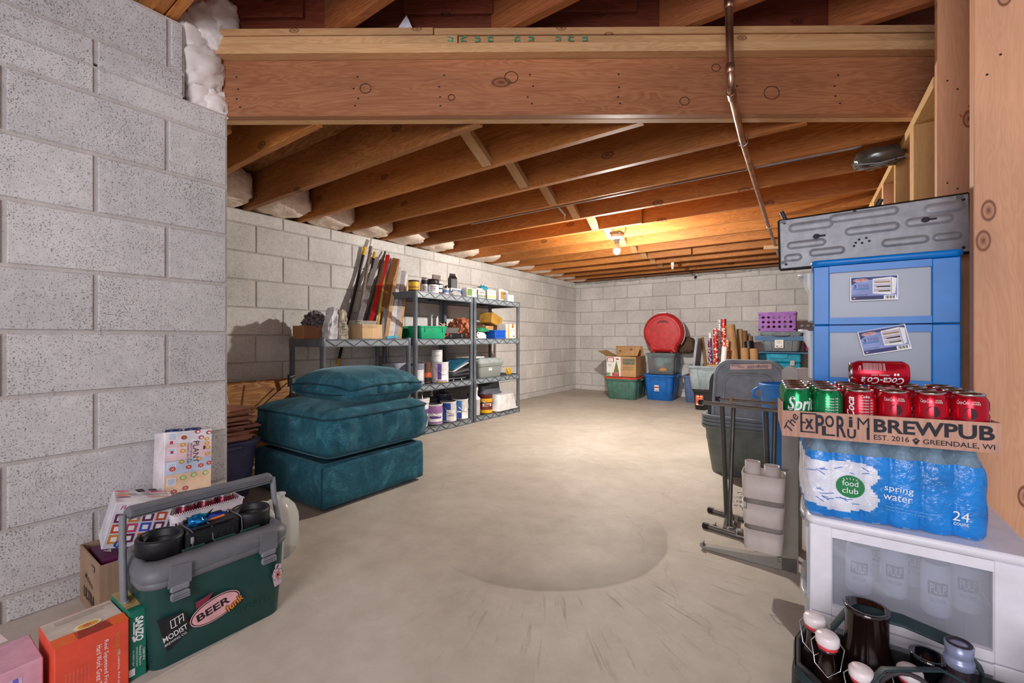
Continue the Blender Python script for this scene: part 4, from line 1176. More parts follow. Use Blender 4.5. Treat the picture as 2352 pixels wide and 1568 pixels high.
# ------------------------------------------------------------ drawer carts on the right
def cart(name, label, loc, w, d, h, nd, fm, pane, face, dm, group=None, prot=1.0):
    """side panel looks to -Y, drawers open to -X"""
    t = thing(name, label, 'drawer cart', loc, 0, group)
    lv = (h - .02) / nd
    p = .045
    for k in range(nd):
        z0 = k * lv; z1 = (k + 1) * lv
        for sy in (-1, 1):
            b = B()
            y = sy * (d / 2 - .008)
            b.box((-w / 2 + p / 2, y, (z0 + z1) / 2), (p, .016, lv - .002), 0, None, .003); b.box((w / 2 - p * .7, y, (z0 + z1) / 2), (p * 1.4, .016, lv - .002), 0, None, .003)
            b.box((-p * .2, y, z0 + .013), (w - p * 2.36, .014, .022)); b.box((-p * .2, y, z1 - .013), (w - p * 2.36, .014, .022))
            b.build('side_frame', fm, t)
            B().box((-.009, y + sy * -.004, (z0 + z1) / 2), (w - p * 2.1, .003, lv - .03)).build('side_pane', pane, t)
        B().box((w / 2 - .004, 0, (z0 + z1) / 2), (.008, d - .03, lv - .01)).build('back_panel', fm, t)
        # drawer
        dr = B()
        wl = .003; x0, x1 = -w / 2 - .004 - .006 * prot, w / 2 - .03; hh = lv - .035; zb = z0 + .016
        for sy in (-1, 1): dr.box(((x0 + x1) / 2, sy * (d / 2 - .03), zb + hh / 2), (x1 - x0, wl, hh))
        dr.box(((x0 + x1) / 2, 0, zb + .0015), (x1 - x0, d - .06, wl)); dr.box((x1, 0, zb + hh / 2), (wl, d - .06, hh))
        do = dr.build('drawer', dm, t)
        b = B(); n = 10; rs = []
        for zf in (zb, zb + hh * .62, zb + hh * .80, zb + hh):
            bulge = .014 * prot if zf > zb + hh * .7 else .0
            rs.append([(x0 - bulge - .008 * prot * math.cos(PI * (k2 / n - .5)), (d - .045) * (k2 / n - .5), zf) for k2 in range(n + 1)] + [(x0 + .006, (d - .045) * .5, zf), (x0 + .006, -(d - .045) * .5, zf)])
        b.rings(rs, 0, True)
        b.build('drawer_front', face, do)
        b = B(); b.tube([(x0 - .012 * prot, -.10, zb + hh), (x0 - .028 * prot, -.08, zb + hh + .002), (x0 - .032 * prot, 0, zb + hh + .003), (x0 - .028 * prot, .08, zb + hh + .002), (x0 - .012 * prot, .10, zb + hh)], .009, 8, flat=.006)
        b.build('handle', face, do)
    b = B()
    b.rings([rr(w + .004, d + .004, .02, h - .02, 4), rr(w + .014, d + .014, .022, h - .014, 4), rr(w + .014, d + .014, .022, h - .003, 4), rr(w + .004, d + .004, .02, h, 4)], 0, True)
    b.build('top_panel', fm, t)
    return t
WP = C('e9e9f0', .35, var=.02)
t = cart('white_cart', 'white drawer cart under the bottled water, cans visible behind its frosted pane', (.157, 1.50, 0), .37, .43, .44, 2, WP, frosted('eef1f8', .22, .35), frosted('e4e6ea', .6, .3), frosted('dfe2e8', .14, .3), prot=.35)
WC = t
t = cart('white_cart', 'white drawer cart hidden beneath the blue drawer cart', (.140, 1.965, 0), .37, .27, .515, 2, WP, frosted('c3c8d2', .6, .35), frosted('e4e6ea', .8, .3), frosted('dfe2e8', .5, .3), prot=.3)
BL = C('0678cc', .35, var=.03)
t = cart('blue_cart', 'bright blue framed drawer cart with frosted panes and product stickers', (.149, 1.955, .517), .356, .31, .612, 3, BL, frosted('bfc8d4', .93, .3), frosted('eef1f4', .75, .25), frosted('dfe6ee', .45, .3))
# product stickers on the side panes
def sticker(t, cx, cz, y, rot, w=.105, h=.068):
    o = Vector((cx, y, cz)); xd = Vector((math.cos(rot), 0, math.sin(rot))); yd = Vector((-math.sin(rot), 0, math.cos(rot)))
    b = B()
    b.box((0, 0, 0), (w, .0006, h), 0, Matrix.Translation(o) @ Matrix.Rotation(-rot, 4, 'Y'))
    b.rect(-.0, .003, w * .955, h * .90, o, xd, yd, 1, .0008)
    b.rect(0, h * .40, w * .955, h * .1, o, xd, yd, 2, .001); b.rect(-w * .12, -h * .385, w * .7, h * .15, o, xd, yd, 2, .001)
    b.flat([(-w * .477, h * .45), (-w * .1, h * .45), (-w * .2, h * .34), (-w * .35, h * .28), (-w * .477, h * .16)], o, xd, yd, 2, .0012)
    b.ell(-w * .27, h * .34, w * .16, h * .07, o, xd, yd, 0, .0014, 16); b.ell(-w * .27, h * .34, w * .15, h * .058, o, xd, yd, 3, .0016, 16)
    b.text('Sterilite', -w * .27, h * .34, w * .24, h * .085, o, xd, yd, 0, .0018, 0, None, .2)
    b.text('3', -w * .40, h * .10, w * .07, h * .15, o, xd, yd, 2, .0014, 0, None, 0, .01)
    for k, s in enumerate(('Drawer Cart', 'Tiroir Chariot', 'Cajon Carrito')):
        b.text(s, -w * .215, h * (.155 - .06 * k), w * .23, h * .045, o, xd, yd, 2, .0014)
    b.rect(-w * .27, -h * .015, w * .34, h * .045, o, xd, yd, 4, .0014)
    for k in range(2): b.rect(-w * .30, -h * (.24 + .045 * k), w * .34, h * .012, o, xd, yd, 2, .0014)
    b.rect(w * .335, -h * .385, w * .25, h * .15, o, xd, yd, 0, .0012)
    for k in range(9): b.rect(w * (.25 + .021 * k), -h * .385, w * (.006 + .006 * (k % 3)), h * .11, o, xd, yd, 5, .0014)
    for k in range(3): b.rect(-w * (.44 - .03 * k), -h * .385, w * .025, h * .04, o, xd, yd, 0 if k % 2 else 3, .0014)
    # picture of the cart
    px = w * .22
    b.flat([(px - w * .24, h * .38), (px + w * .14, h * .42), (px + w * .25, h * .36), (px + w * .22, -h * .22), (px + w * .14, -h * .28), (px - w * .24, -h * .22)], o, xd, yd, 0, .0014)
    for k, m in enumerate((6, 5, 7)):
        zz = h * (.22 - .18 * k)
        b.flat([(px - w * .22, zz + h * .12), (px + w * .13, zz + h * .13), (px + w * .13, zz - h * .03), (px - w * .22, zz - h * .02)], o, xd, yd, 8, .0016)
        b.flat([(px - w * (.2 - .04 * k), zz + h * .03), (px + w * .12, zz + h * .035), (px + w * .12, zz - h * .02), (px - w * (.2 - .04 * k), zz - h * .015)], o, xd, yd, m, .0018)
    b.flat([(px + w * .14, h * .40), (px + w * .15, h * .40), (px + w * .15, -h * .27), (px + w * .14, -h * .27)], o, xd, yd, 4, .002)
    b.build('sticker', ['white', C('8e9fd6', .5), C('1f2c66', .5), C('c0334a', .5), C('3f86b8', .5), 'ink', C('a88a4a', .6), C('55603a', .6), C('cfc8d4', .5)], t)
ys = -.155 - .0015
sticker(t, -.020, .51, ys, R(-0), .118, .078)
sticker(t, .005, .345, ys, R(12), .118, .078)
# cans of seltzer standing in the top drawer of the white cart
for k, (x, y) in enumerate(((-.085, -.09), (-.015, -.06), (.055, -.10), (.115, -.04), (-.05, .02), (.03, .03), (.10, .06))):
    c = thing('seltzer_can', ['seltzer can nearest the drawer handle behind the frosted pane', 'second seltzer can along the frosted pane', 'third seltzer can along the frosted pane', 'seltzer can at the rear end of the frosted pane', 'seltzer can in the back row of the white drawer', 'middle seltzer can in the back row of the white drawer', 'last seltzer can in the back row of the white drawer'][k], 'can', (.157 + x, 1.50 + y, .2305), 0, 'seltzer cans in the white cart')
    B().lathe([(.022, 0), (.027, .006), (.027, .104), (.0225, .116), (.0235, .119), (.021, .117), (0, .116)], 20).build('can_body', C('dfe2ee', .35), c)
    b = B(); rw = .0275
    def wp(X_, Y_, rw=rw): return Vector((rw * math.sin(X_ / rw), -rw * math.cos(X_ / rw), Y_))
    b.add([wp(-.018 + .006 * i, zz) for zz in (.052, .082) for i in range(7)], [(i, i + 1, i + 8, i + 7) for i in range(6)], 0)
    rw2 = .0279
    b.text('PULP', 0, .067, .028, .020, (0, 0, 0), X, Z, 1, 0, 0, lambda a, c_: Vector((rw2 * math.sin(a / rw2), -rw2 * math.cos(a / rw2), c_)))
    b.text('SELTZER', 0, .040, .028, .007, (0, 0, 0), X, Z, 0, 0, 0, lambda a, c_: Vector((rw2 * math.sin(a / rw2), -rw2 * math.cos(a / rw2), c_)))
    b.build('label_print', [C('3c4a78', .5), 'white'], c)
# stamped steel back panel lying on the blue cart
t = thing('stamped_panel', 'grey stamped steel back panel of an appliance lying across the blue cart', 'panel', (.125, 2.00, 1.136), rot=(0, R(-1.3), R(2)))
b = B(); w, h = .535, .20
b.box((0, .012, h / 2), (w, .022, h), 0, None, .006); b.build('panel_rim', 'black', t)
B().box((0, -.0006, h / 2), (w - .014, .004, h - .014), 0, None, .0015).build('panel_face', 'sheet', t)
def stad(b, x0, x1, z, r, dep=.0045, mi=0):
    def ring(rad, y):
        pts = []
        for k in range(7): a = R(-90 + 30 * k); pts.append((x1 + rad * math.cos(a), y, z + rad * math.sin(a)))
        for k in range(7): a = R(90 + 30 * k); pts.append((x0 + rad * math.cos(a), y, z + rad * math.sin(a)))
        return pts
    b.rings([ring(r * 1.25, -.0022), ring(r * 1.0, -.0024 - dep * .25), ring(r * .75, -.0024 - dep * .7), ring(r * .5, -.0024 - dep), ring(r * .2, -.0024 - dep)], mi, True, False, True)
for x0, x1, z, r in ((-.215, -.11, .158, .016), (-.09, .075, .172, .014), (.17, .235, .158, .017), (-.225, -.13, .092, .013), (-.045, .075, .118, .014), (.12, .21, .122, .014), (-.155, -.075, .055, .013), (.055, .15, .062, .013), (-.235, -.205, .045, .013), (.185, .23, .062, .012)):
    b = B(); stad(b, x0, x1, z, r); b.build('pressed_bead', 'sheet', t)
b = B()
for x, z in ((-.145, .115), (.155, .125)):
    b.ell(x, z, .011, .009, (0, -.0105, 0), X, Z, 0, .0); b.rect(x + .017, z, .022, .006, (0, -.0105, 0), X, Z, 0)
for x, z in ((-.02, .085), (-.03, .075), (-.012, .072), (.0, .088), (.008, .076), (-.035, .064)): b.ell(x, z, .004, .004, (0, -.0034, 0), X, Z, 0)
for x, z in ((-.245, .182), (-.03, .188), (.248, .176), (-.243, .022), (.245, .02)): b.ell(x, z, .005, .005, (0, -.0034, 0), X, Z, 0)
b.build('screw_holes', 'ink', t)['kind'] = 'stuff'
b = B()
for x, z in ((-.25, .188), (-.022, .12), (.24, .185), (-.25, .03)): b.rect(x, z, .017, .013, (0, -.0042, 0), X, Z, 0)
b.build('tab', C('6a6d72', .5), t)
for x0, x1, dz in ((-.225, -.255, .07), (.02, .05, .06)): B().tube([(x0, .05, .17), ((x0 + x1) / 2, .05, .20), (x1, .05, .17 + dz)], .008, 8).build('bracket_arm', C('30343e', .4), t)
b = B(); b.box((0, .07, .095), (.46, .09, .17), 0, None, .01); b.build('housing', C('25272a', .5), t)

# ------------------------------------------------------------ water multipack
t = thing('water_pack', 'film wrapped multipack of spring water bottles on the white cart', 'water pack', (.113, 1.405, .441), R(6))
r = .0265
NX, NY = 6, 4
# bottles
me = None
for i in range(NX):
    for j in range(NY):
        x = (i - (NX - 1) / 2) * r * 2; y = (j - (NY - 1) / 2) * r * 2
        if me is None:
            ob = B().lathe([(.022, 0), (.0255, .006), (.0255, .05), (.024, .06), (.0255, .07), (.0255, .125), (.022, .150), (.012, .168), (.0115, .176), (.014, .177), (.014, .188), (0, .188)], 14).build('bottle', frosted('cfe6f5', .35, .1), t, loc=(x, y, 0))
            me = ob.data
        else: link('bottle', me, t, (x, y, 0))
def lob(z, k, grow=0.0, sq=0.0):
    """lobed outline hugging the bottle pack"""
    pts = []
    hx, hy = NX * r, NY * r
    per = 2 * (2 * hx + 2 * hy); n = 260
    for q in range(n):
        s = per * q / n
        if s < 2 * hx: x, y, nx_, ny_, u = -hx + s, -hy, 0, -1, s
        elif s < 2 * hx + 2 * hy: u = s - 2 * hx; x, y, nx_, ny_ = hx, -hy + u, 1, 0
        elif s < 4 * hx + 2 * hy: u = s - 2 * hx - 2 * hy; x, y, nx_, ny_ = hx - u, hy, 0, 1
        else: u = s - 4 * hx - 2 * hy; x, y, nx_, ny_ = -hx, hy - u, -1, 0
        lobe = math.sqrt(max(0, 1 - ((u / r) % 2 - 1) ** 2)) - 1
        e = k * lobe * r * .42 + grow
        # round the corners
        cxx, cyy = hx - r, hy - r
        px, py = x, y
        if abs(x) > cxx and abs(y) > cyy:
            vx, vy = abs(x) - cxx, abs(y) - cyy; l = math.hypot(vx, vy)
            px = math.copysign(cxx + vx / l * r, x); py = math.copysign(cyy + vy / l * r, y); nx_, ny_ = math.copysign(vx / l, x), math.copysign(vy / l, y); e = grow
        w_ = 1 + .004 * math.sin(q * .8 + z * 90)
        pts.append(((px + nx_ * e) * w_, (py + ny_ * e) * w_, z + .0010 * math.sin(q * .4)))
    return pts
b = B()
zk = [(0.002, 1.0, -.004), (.012, 1.1, .0018), (.03, 1.0, .003), (.06, .6, .003), (.09, .45, .002), (.12, .5, .002), (.143, .7, .001), (.155, .9, -.003)]
def zi(z):
    for a, c in zip(zk, zk[1:]):
        if a[0] <= z <= c[0]:
            f = (z - a[0]) / (c[0] - a[0]); return (z, a[1] + (c[1] - a[1]) * f, a[2] + (c[2] - a[2]) * f)
    return (z, zk[-1][1], zk[-1][2])
rs = [lob(*zi(z)) for z in [0.002, .007, .012, .02] + [.026 + .004 * k for k in range(31)] + [.152, .155]]
b.rings(rs[:], 0, True, True, False)
# white printed field on the near left side: faces inside a wavy outline
hx = NX * r
for fi, f in enumerate(b.f):
    if len(f) != 4: continue
    cx = sum(b.v[i][0] for i in f) / 4; cy = sum(b.v[i][1] for i in f) / 4; cz = sum(b.v[i][2] for i in f) / 4
    if cy < -NY * r * .7 and cx < -.038 + .016 * abs(math.sin((cz - .03) * 58)) and .030 - .006 * math.sin(cx * 45) - (cx + .16) * .06 < cz < .137 + .004 * math.sin(cx * 60): b.m[fi] = 1
    if cx < -hx * .95 and .03 < cz < .14: b.m[fi] = 1
b.build('printed_film', ['wrap_blue', 'wrap_white'], t)
b = B()
rs = [lob(.155, .9, -.002), lob(.172, .9, -.010), lob(.186, .7, -.018), lob(.192, .4, -.03)]
b.rings(rs, 0, True, False, False); b.build('clear_film', 'film', t)
b = B(); yv = -NY * r - .0045; o = Vector((0, yv, 0))
b.ell(-.075, .082, .027, .026, o, X, Z, 0, .001, 24); b.build('brand_badge', [C('1c7a45', .4)], t); b = B(); b.text('food', -.075, .090, .030, .013, o, X, Z, 1, .002); b.text('club', -.075, .073, .030, .013, o, X, Z, 1, .002)
for a in range(5): b.rect(-.075 + .003 * (a - 2) * 2, .101 - abs(a - 2) * .001, .0012, .004, o, X, Z, 1, .002, R(-25 * (a - 2)))
b.text('spring', .012, .088, .050, .017, o, X, Z, 1, .001, R(-3)); b.text('water', .010, .070, .050, .013, o, X, Z, 1, .001, R(-3))
b.text('24', .113, .050, .026, .020, o, X, Z, 1, .001, R(-3)); b.text('count', .113, .034, .024, .007, o, X, Z, 1, .001, R(-3))
b.text('TWENTY FOUR-16.9 FL OZ (500 mL) BOTTLES', .035, .046, .095, .004, o, X, Z, 2, .001, R(-3)); b.text('TOTAL VOLUME 405.6 FL OZ (3.2 GAL) 12 L', .035, .039, .09, .004, o, X, Z, 2, .001, R(-3))
g = random.Random(12)
for k in range(26):     # blue splash strokes on the white field
    zc_ = g.choice((.118, .105, .062, .05, .045)); xx = g.uniform(-.152, -.045)
    if abs(xx + .075) < .03 and .055 < zc_ < .11: continue
    b.rect(xx, zc_ + g.uniform(-.008, .008), g.uniform(.008, .022), .0014, o, X, Z, 3, .001, g.uniform(-.6, .6))
b.build('film_lettering', [C('1c7a45', .4), 'white', C('7cc3f0', .5), C('2464b8', .4)], t)

# ------------------------------------------------------------ tray of cans
TX, TY, TZ = .090, 1.395, .634
TS = .935
t = thing('can_tray', 'open cardboard brewpub tray full of soda cans on the water pack', 'tray', (TX, TY, TZ), R(6), rot=(R(0), R(-.6), R(6))); t.scale = (TS, TS, TS)
w, d, h = .400, .272, .066
b = B(); b.box((0, 0, .0015), (w, d, .003)); b.build('tray_floor', 'card_tray', t)
b = B()
b.box((0, -d / 2, h / 2), (w, .003, h)); b.build('front_wall', 'card_tray', t)
B().box((0, d / 2, h / 2), (w, .003, h)).build('rear_wall', 'card_tray', t)
for sx in (-1, 1):
    b = B(); b.prism([(-d / 2, 0), (d / 2, 0), (d / 2, h), (-d / 2 + .0, h + .0 + (.022 if sx < 0 else 0)), ], (sx * w / 2, 0, 0), Y, Z, .003); b.build('side_wall', 'card_tray', t)
b = B(); o = Vector((0, -d / 2 - .0016, 0))
def T_(s, x0, x1, z0, z1, **k): b.text(s, (x0 + x1) / 2 - w / 2, (z0 + z1) / 2, x1 - x0, z1 - z0, o, X, Z, 0, .0007, **k)
b.text('The', .021 - w / 2, .037, .046, .019, o, X, Z, 0, .0007, R(68), None, .35, .01)
def rc(x0, x1, z0, z1): b.rect((x0 + x1) / 2 - w / 2, (z0 + z1) / 2, x1 - x0, z1 - z0, o, X, Z, 0, .0007)
k_ = .0045
rc(.040, .0445, .013, .063); rc(.040, .074, .0595, .063); rc(.040, .071, .013, .0165); rc(.040, .052, .036, .040)
T_('x', .050, .068, .022, .048, bold=.03)
T_('P', .072, .090, .012, .060, bold=.02); T_('L', .085, .112, .009, .033, bold=.02); T_('O', .092, .110, .030, .060, bold=.03)
T_('R', .115, .134, .008, .060, bold=.02); T_('i', .139, .147, .034, .060, bold=.03); T_('U', .136, .153, .007, .030, bold=.03); T_('M', .156, .179, .030, .059, bold=.0); rc(.1735, .179, .007, .036)
T_('BREWPUB', .187, .392, .0265, .0585, bold=.03)
T_('EST. 2016', .187, .251, .009, .021, bold=.01); T_('GREENDALE, WI', .275, .392, .006, .019, bold=.01)
for a, c in ((0, .003), (-.004, .0), (.004, 0), (-.002, -.004), (.002, -.004), (0, -.0075)): b.ell(.263 - w / 2 + a, .015 + c, .0026, .0024, o, X, Z, 0, .0007, 8)
b.build('lettering', C('25262e', .7), t)
TRAY_T = Matrix.Translation((TX, TY, TZ)) @ Matrix.Rotation(R(6), 4, 'Z') @ Matrix.Rotation(R(-.6), 4, 'Y') @ Matrix.Scale(TS, 4)
RC = C('c3142a', .22, metal=.55, var=.04); GC = C('12864c', .22, metal=.55, var=.04); SC = C('c7c9cc', .25, metal=.9, var=.02)
def soda(kind, label, T, grp, spin=0.0, text=True, name='soda_can'):
    t = thing(name, label, 'can', group=grp)
    t.matrix_basis = T @ Matrix.Rotation(spin, 4, 'Z')
    mt = {'red': RC, 'green': GC, 'silver': SC}[kind]
    key = 'can_' + kind
    if key not in _bk:
        o1 = B().lathe([(.024, 0), (.026, .002), (.0325, .012), (.0325, .103), (.0262, .1165)], 24).build('can_body', mt)
        o2 = B().lathe([(.0262, .1165), (.0275, .1195), (.0272, .1215), (.0255, .1205), (.0245, .1165), (.0, .1165)], 24)
        o2.box((0, -.004, .1178), (.014, .020, .0014), 0, None, .0006)
        o2 = o2.build('can_top', 'alu')
        _bk[key] = (o1.data, o2.data); bpy.data.objects.remove(o1); bpy.data.objects.remove(o2)
    link('can_body', _bk[key][0], t); link('can_top', _bk[key][1], t)
    rw = .0327
    def wp(a, c): return Vector((rw * math.sin(a / rw), -rw * math.cos(a / rw), c))
    if text:
        b = B()
        if text == 'sprite': b.text('Sprite', .022, .076, .084, .046, (0, 0, 0), X, Z, 0, 0, 0, wp, .25, .02)
        elif text == 'nutri':
            for k in range(7): b.text('Nutrition 140', 0, .098 - k * .007, .028, .0045, (0, 0, 0), X, Z, 0, 0, 0, wp)
            if kind == 'red': b.text('Coke.', -.002, .1045 + .002, .02, .007, (0, 0, 0), X, Z, 0, 0, 0, wp, .2, .01)
            if kind == 'red': b.text('Coca', -.033, .080, .05, .018, (0, 0, 0), X, Z, 0, 0, R(90), wp, .3, .02)
        elif text == 'wars':
            b.text('Coca-Cola', -.012, .103, .020, .008, (0, 0, 0), X, Z, 0, 0, 0, wp, .3)
            b.text('STAR', .010, .1045, .012, .0035, (0, 0, 0), X, Z, 1, 0, 0, wp, 0, .03); b.text('WARS', .010, .1002, .015, .0035, (0, 0, 0), X, Z, 1, 0, 0, wp, 0, .03)
            b.add([wp(.012 * math.cos(2 * PI * k / 14), .078 + .014 * math.sin(2 * PI * k / 14)) for k in range(14)], [list(range(14))], 2)
            b.text('Coca-Cola', .046, .07, .06, .022, (0, 0, 0), X, Z, 0, 0, R(80), wp, .3, .01)
        b.build('can_print', ['white', C('e9d9c9', .4), C('3a0c14', .5)], t)
    return t
names = {0: 'lime green', 1: 'green', 2: 'red', 3: 'red', 4: 'red', 5: 'red'}
rowsn = ['front', 'second', 'third', 'back']
colsn = ['first', 'second', 'third', 'fourth', 'fifth', 'sixth']
txt = ['sprite', 'nutri', 'nutri', 'wars', 'wars', 'wars']
for i in range(6):
    for j in range(4):
        kind = 'green' if i < 2 and not (i == 1 and j == 3) else 'red'
        if j == 3 and i in (3,): continue
        x = (i - 2.5) * .0655; y = -d / 2 + .036 + j * .0665
        T = TRAY_T @ Matrix.Translation((x, y, .003))
        lab = f'{kind} soda can, {colsn[i]} from the drawer side in the {rowsn[j]} row of the tray'
        soda(kind, lab, T, 'soda cans standing in the brewpub tray', R((-8, 10, 14, -6, -6, -14)[i]) if j == 0 else i * 1.3 + j, txt[i] if j == 0 else ('nutri' if (i + j) % 2 else False))
# one can lying across the tops
T = TRAY_T @ Matrix.Translation((-.072, .015, .003 + .1220 + .0327)) @ Matrix.Rotation(R(-4), 4, 'Z') @ Matrix.Rotation(R(90), 4, 'Y')
T = TRAY_T @ Matrix.Translation((.085, .012, .003 + .1222 + .0327)) @ Matrix.Rotation(R(-3), 4, 'Z') @ Matrix.Rotation(R(-90), 4, 'Y')
c = soda('red', 'red cola can lying on its side across the standing cans', T, None, 0, False)
b = B(); rw = .0328
def wl(a, c_):      # a runs along the can axis, c_ around
    th = c_ / rw
    return Vector((rw * math.sin(th + PI), -rw * math.cos(th + PI) * -1 * -1, a))
def wl(u, v):       # local: axis Z of can; visible side faces -Y of the tray
    return Vector((rw * math.sin(v / rw), -rw * math.cos(v / rw), .06 - u))
for k in range(6): b.text('NUTRITION FACTS CAL 140', -.012 + .0, .014 + .004 * k - .004, .045, .0032, (0, 0, 0), X, Z, 0, 0, 0, wl)
b.text('Coke.', -.042, .016, .014, .006, (0, 0, 0), X, Z, 0, 0, R(90), wl, .2)
b.text('ORIGINAL TASTE', -.0, -.003, .036, .0035, (0, 0, 0), X, Z, 0, 0, PI, wl)
b.text('Coca-Cola', .004, -.020, .085, .022, (0, 0, 0), X, Z, 0, 0, PI, wl, .3, .01)
for s in (-1, 1): b.add([wl(.030 + s * .003, -.004), wl(.034 + s * .003, -.004), wl(.034 + s * .003, .002), wl(.030 + s * .003, .002)], [(0, 1, 2, 3)], 0)
b.build('can_print', 'white', c)

# ------------------------------------------------------------ bottle bag in front
t = thing('bottle_bag', 'black bag of empty bottles standing before the white cart', 'bag', (.150, 1.10, 0), R(4))
BK = C('15171c', .7, bump=.3, bs=120); BK2 = C('20363a', .6, bump=.2)
b = B()
def bg(w, d, z, s=0): return [(p[0] * (1 + .02 * math.sin(i * .9 + s)), p[1] * (1 + .04 * math.sin(i * .7 + s)), z + .006 * math.sin(i * .8 + s)) for i, p in enumerate(rr(w, d, .05, 0, 6))]
b.rings([bg(.40, .20, 0), bg(.41, .21, .05, 1), bg(.40, .205, .15, 2), bg(.39, .20, .225, 1), bg(.375, .185, .225, 1), bg(.38, .185, .10, 2), bg(.38, .18, .02)], 0, True, True, True)
b.build('bag_body', BK, t)
for yy, sx, hh in ((.085, -.0, .30), (-.095, .03, .285)):
    b = B(); pts = [(-.12 + sx, yy, .18), (-.13 + sx, yy, .24), (-.10 + sx, yy * .9, hh), (-.02 + sx, yy * .6, hh + .012), (.06 + sx, yy * .7, hh - .01), (.10 + sx, yy, .24), (.10 + sx, yy, .16)]
    sm = []
    for i in range(len(pts) - 1):
        for k in range(4): sm.append(Vector(pts[i]).lerp(Vector(pts[i + 1]), k / 4))
    b.tube(sm + [pts[-1]], .016, 8, flat=.003); b.build('strap', BK2, t)
b = B(); b.rings([bg(.395, .203, .20, 1), bg(.40, .208, .21, 1), bg(.395, .203, .222, 1)], 0, True, False, False); b.build('rim_binding', BK2, t)
BT = Matrix.Translation((.150, 1.10, 0)) @ Matrix.Rotation(R(4), 4, 'Z')
BRN = C('1c0f0c', .12, spec=.8); CLR = frosted('4a4048', .75, .08)
def flip(label, x, y, h, tilt=0, tx=0):
    q = BT @ Vector((x, y, .02))
    o = thing('swing_top_bottle', label, 'bottle', q, rot=(tilt, tx, 0), group='swing top bottles in the black bag')
    s = h / .29
    B().lathe([(.0, 0), (.033, 0), (.036, .006), (.036, .14 * s), (.028, .19 * s), (.015, .235 * s), (.0135, .262 * s), (.015, .264 * s), (.015, .270 * s), (0, .270 * s)], 20).build('bottle_glass', BRN, o)
    B().lathe([(.0165, .270 * s), (.0172, .272 * s), (.0165, .277 * s), (0, .277 * s)], 16).build('rubber_seal', C('c8323c', .5), o)
    B().lathe([(.0175, .277 * s), (.0195, .280 * s), (.0195, .293 * s), (.016, .298 * s), (0, .299 * s)], 18).build('stopper', C('e6dcdc', .25), o)
    B().tube([(-.019, 0, .285 * s), (-.026, 0, .275 * s), (-.02, -.008, .235 * s), (0, -.021, .222 * s), (.02, -.008, .235 * s), (.026, 0, .275 * s), (.019, 0, .285 * s)], .0013, 6).build('wire_bail', 'steel', o)
flip('swing top bottle at the far corner of the bag', -.165, .01, .27)
flip('swing top bottle second from the bag corner, white stopper', -.148, -.05, .272)
flip('swing top bottle at the near edge of the bag', -.10, -.10 + .02, .245)
flip('swing top bottle behind the looped cord', -.02, .01, .235, R(6))
def jug(label, x, y, r, h, m, neck, nm='glass_bottle', capm=None):
    q = BT @ Vector((x, y, .02))
    o = thing(nm, label, 'bottle', q)
    B().lathe([(0, 0), (r * .95, 0), (r, .008), (r, h * .62), (r * .8, h * .72), (neck, h * .80), (neck, h * .97), (neck * 1.08, h), (neck * .85, h), (neck * .85, h * .9), (0, h * .9)], 22).build('bottle_glass', m, o)
    if capm: B().lathe([(neck * 1.1, h * .86), (neck * 1.25, h * .87), (neck * 1.25, h * .905), (neck * 1.1, h * .91), (neck * 1.12, h * .93), (neck * 1.2, h * .99), (0, h * 1.0)], 20).build('bottle_cap', capm, o)
    return o
jug('wide mouthed brown growler in the black bag', -.075, .055, .05, .30, BRN, .036, 'growler')
g2 = jug('shiny black growler with silver print in the black bag', .015, .04, .045, .245, C('0d0d12', .1, spec=.9), .026, 'growler')
b = B(); g = random.Random(5)
for k in range(16): b.rect(g.uniform(-.02, .02), .12 + g.uniform(-.03, .04), .018, .0025, (0, -.0455, 0), X, Z, 0, .0012, g.uniform(0, 3))
b.build('silver_print', C('b9bcc8', .4), g2)
jug('clear glass bottle with blue grey cap in the middle of the bag', .045, -.01, .034, .31, CLR, .0165, capm=C('8a93b0', .3, metal=.3))
jug('clear glass bottle with bronze collar at the frame edge', .175, .0, .036, .32, CLR, .018, capm=C('9a7a70', .3, metal=.3))
b = B(); b.tube([(-.03 + .05 * math.cos(R(a)), -.06, .20 + .075 * math.sin(R(a))) for a in range(-60, 241, 15)], .004, 8)
o = b.build('looped_cord', C('3a3438', .6)); o.matrix_basis = BT; tag(o, 'dark looped carrying cord sticking up out of the bottle bag', 'cord')
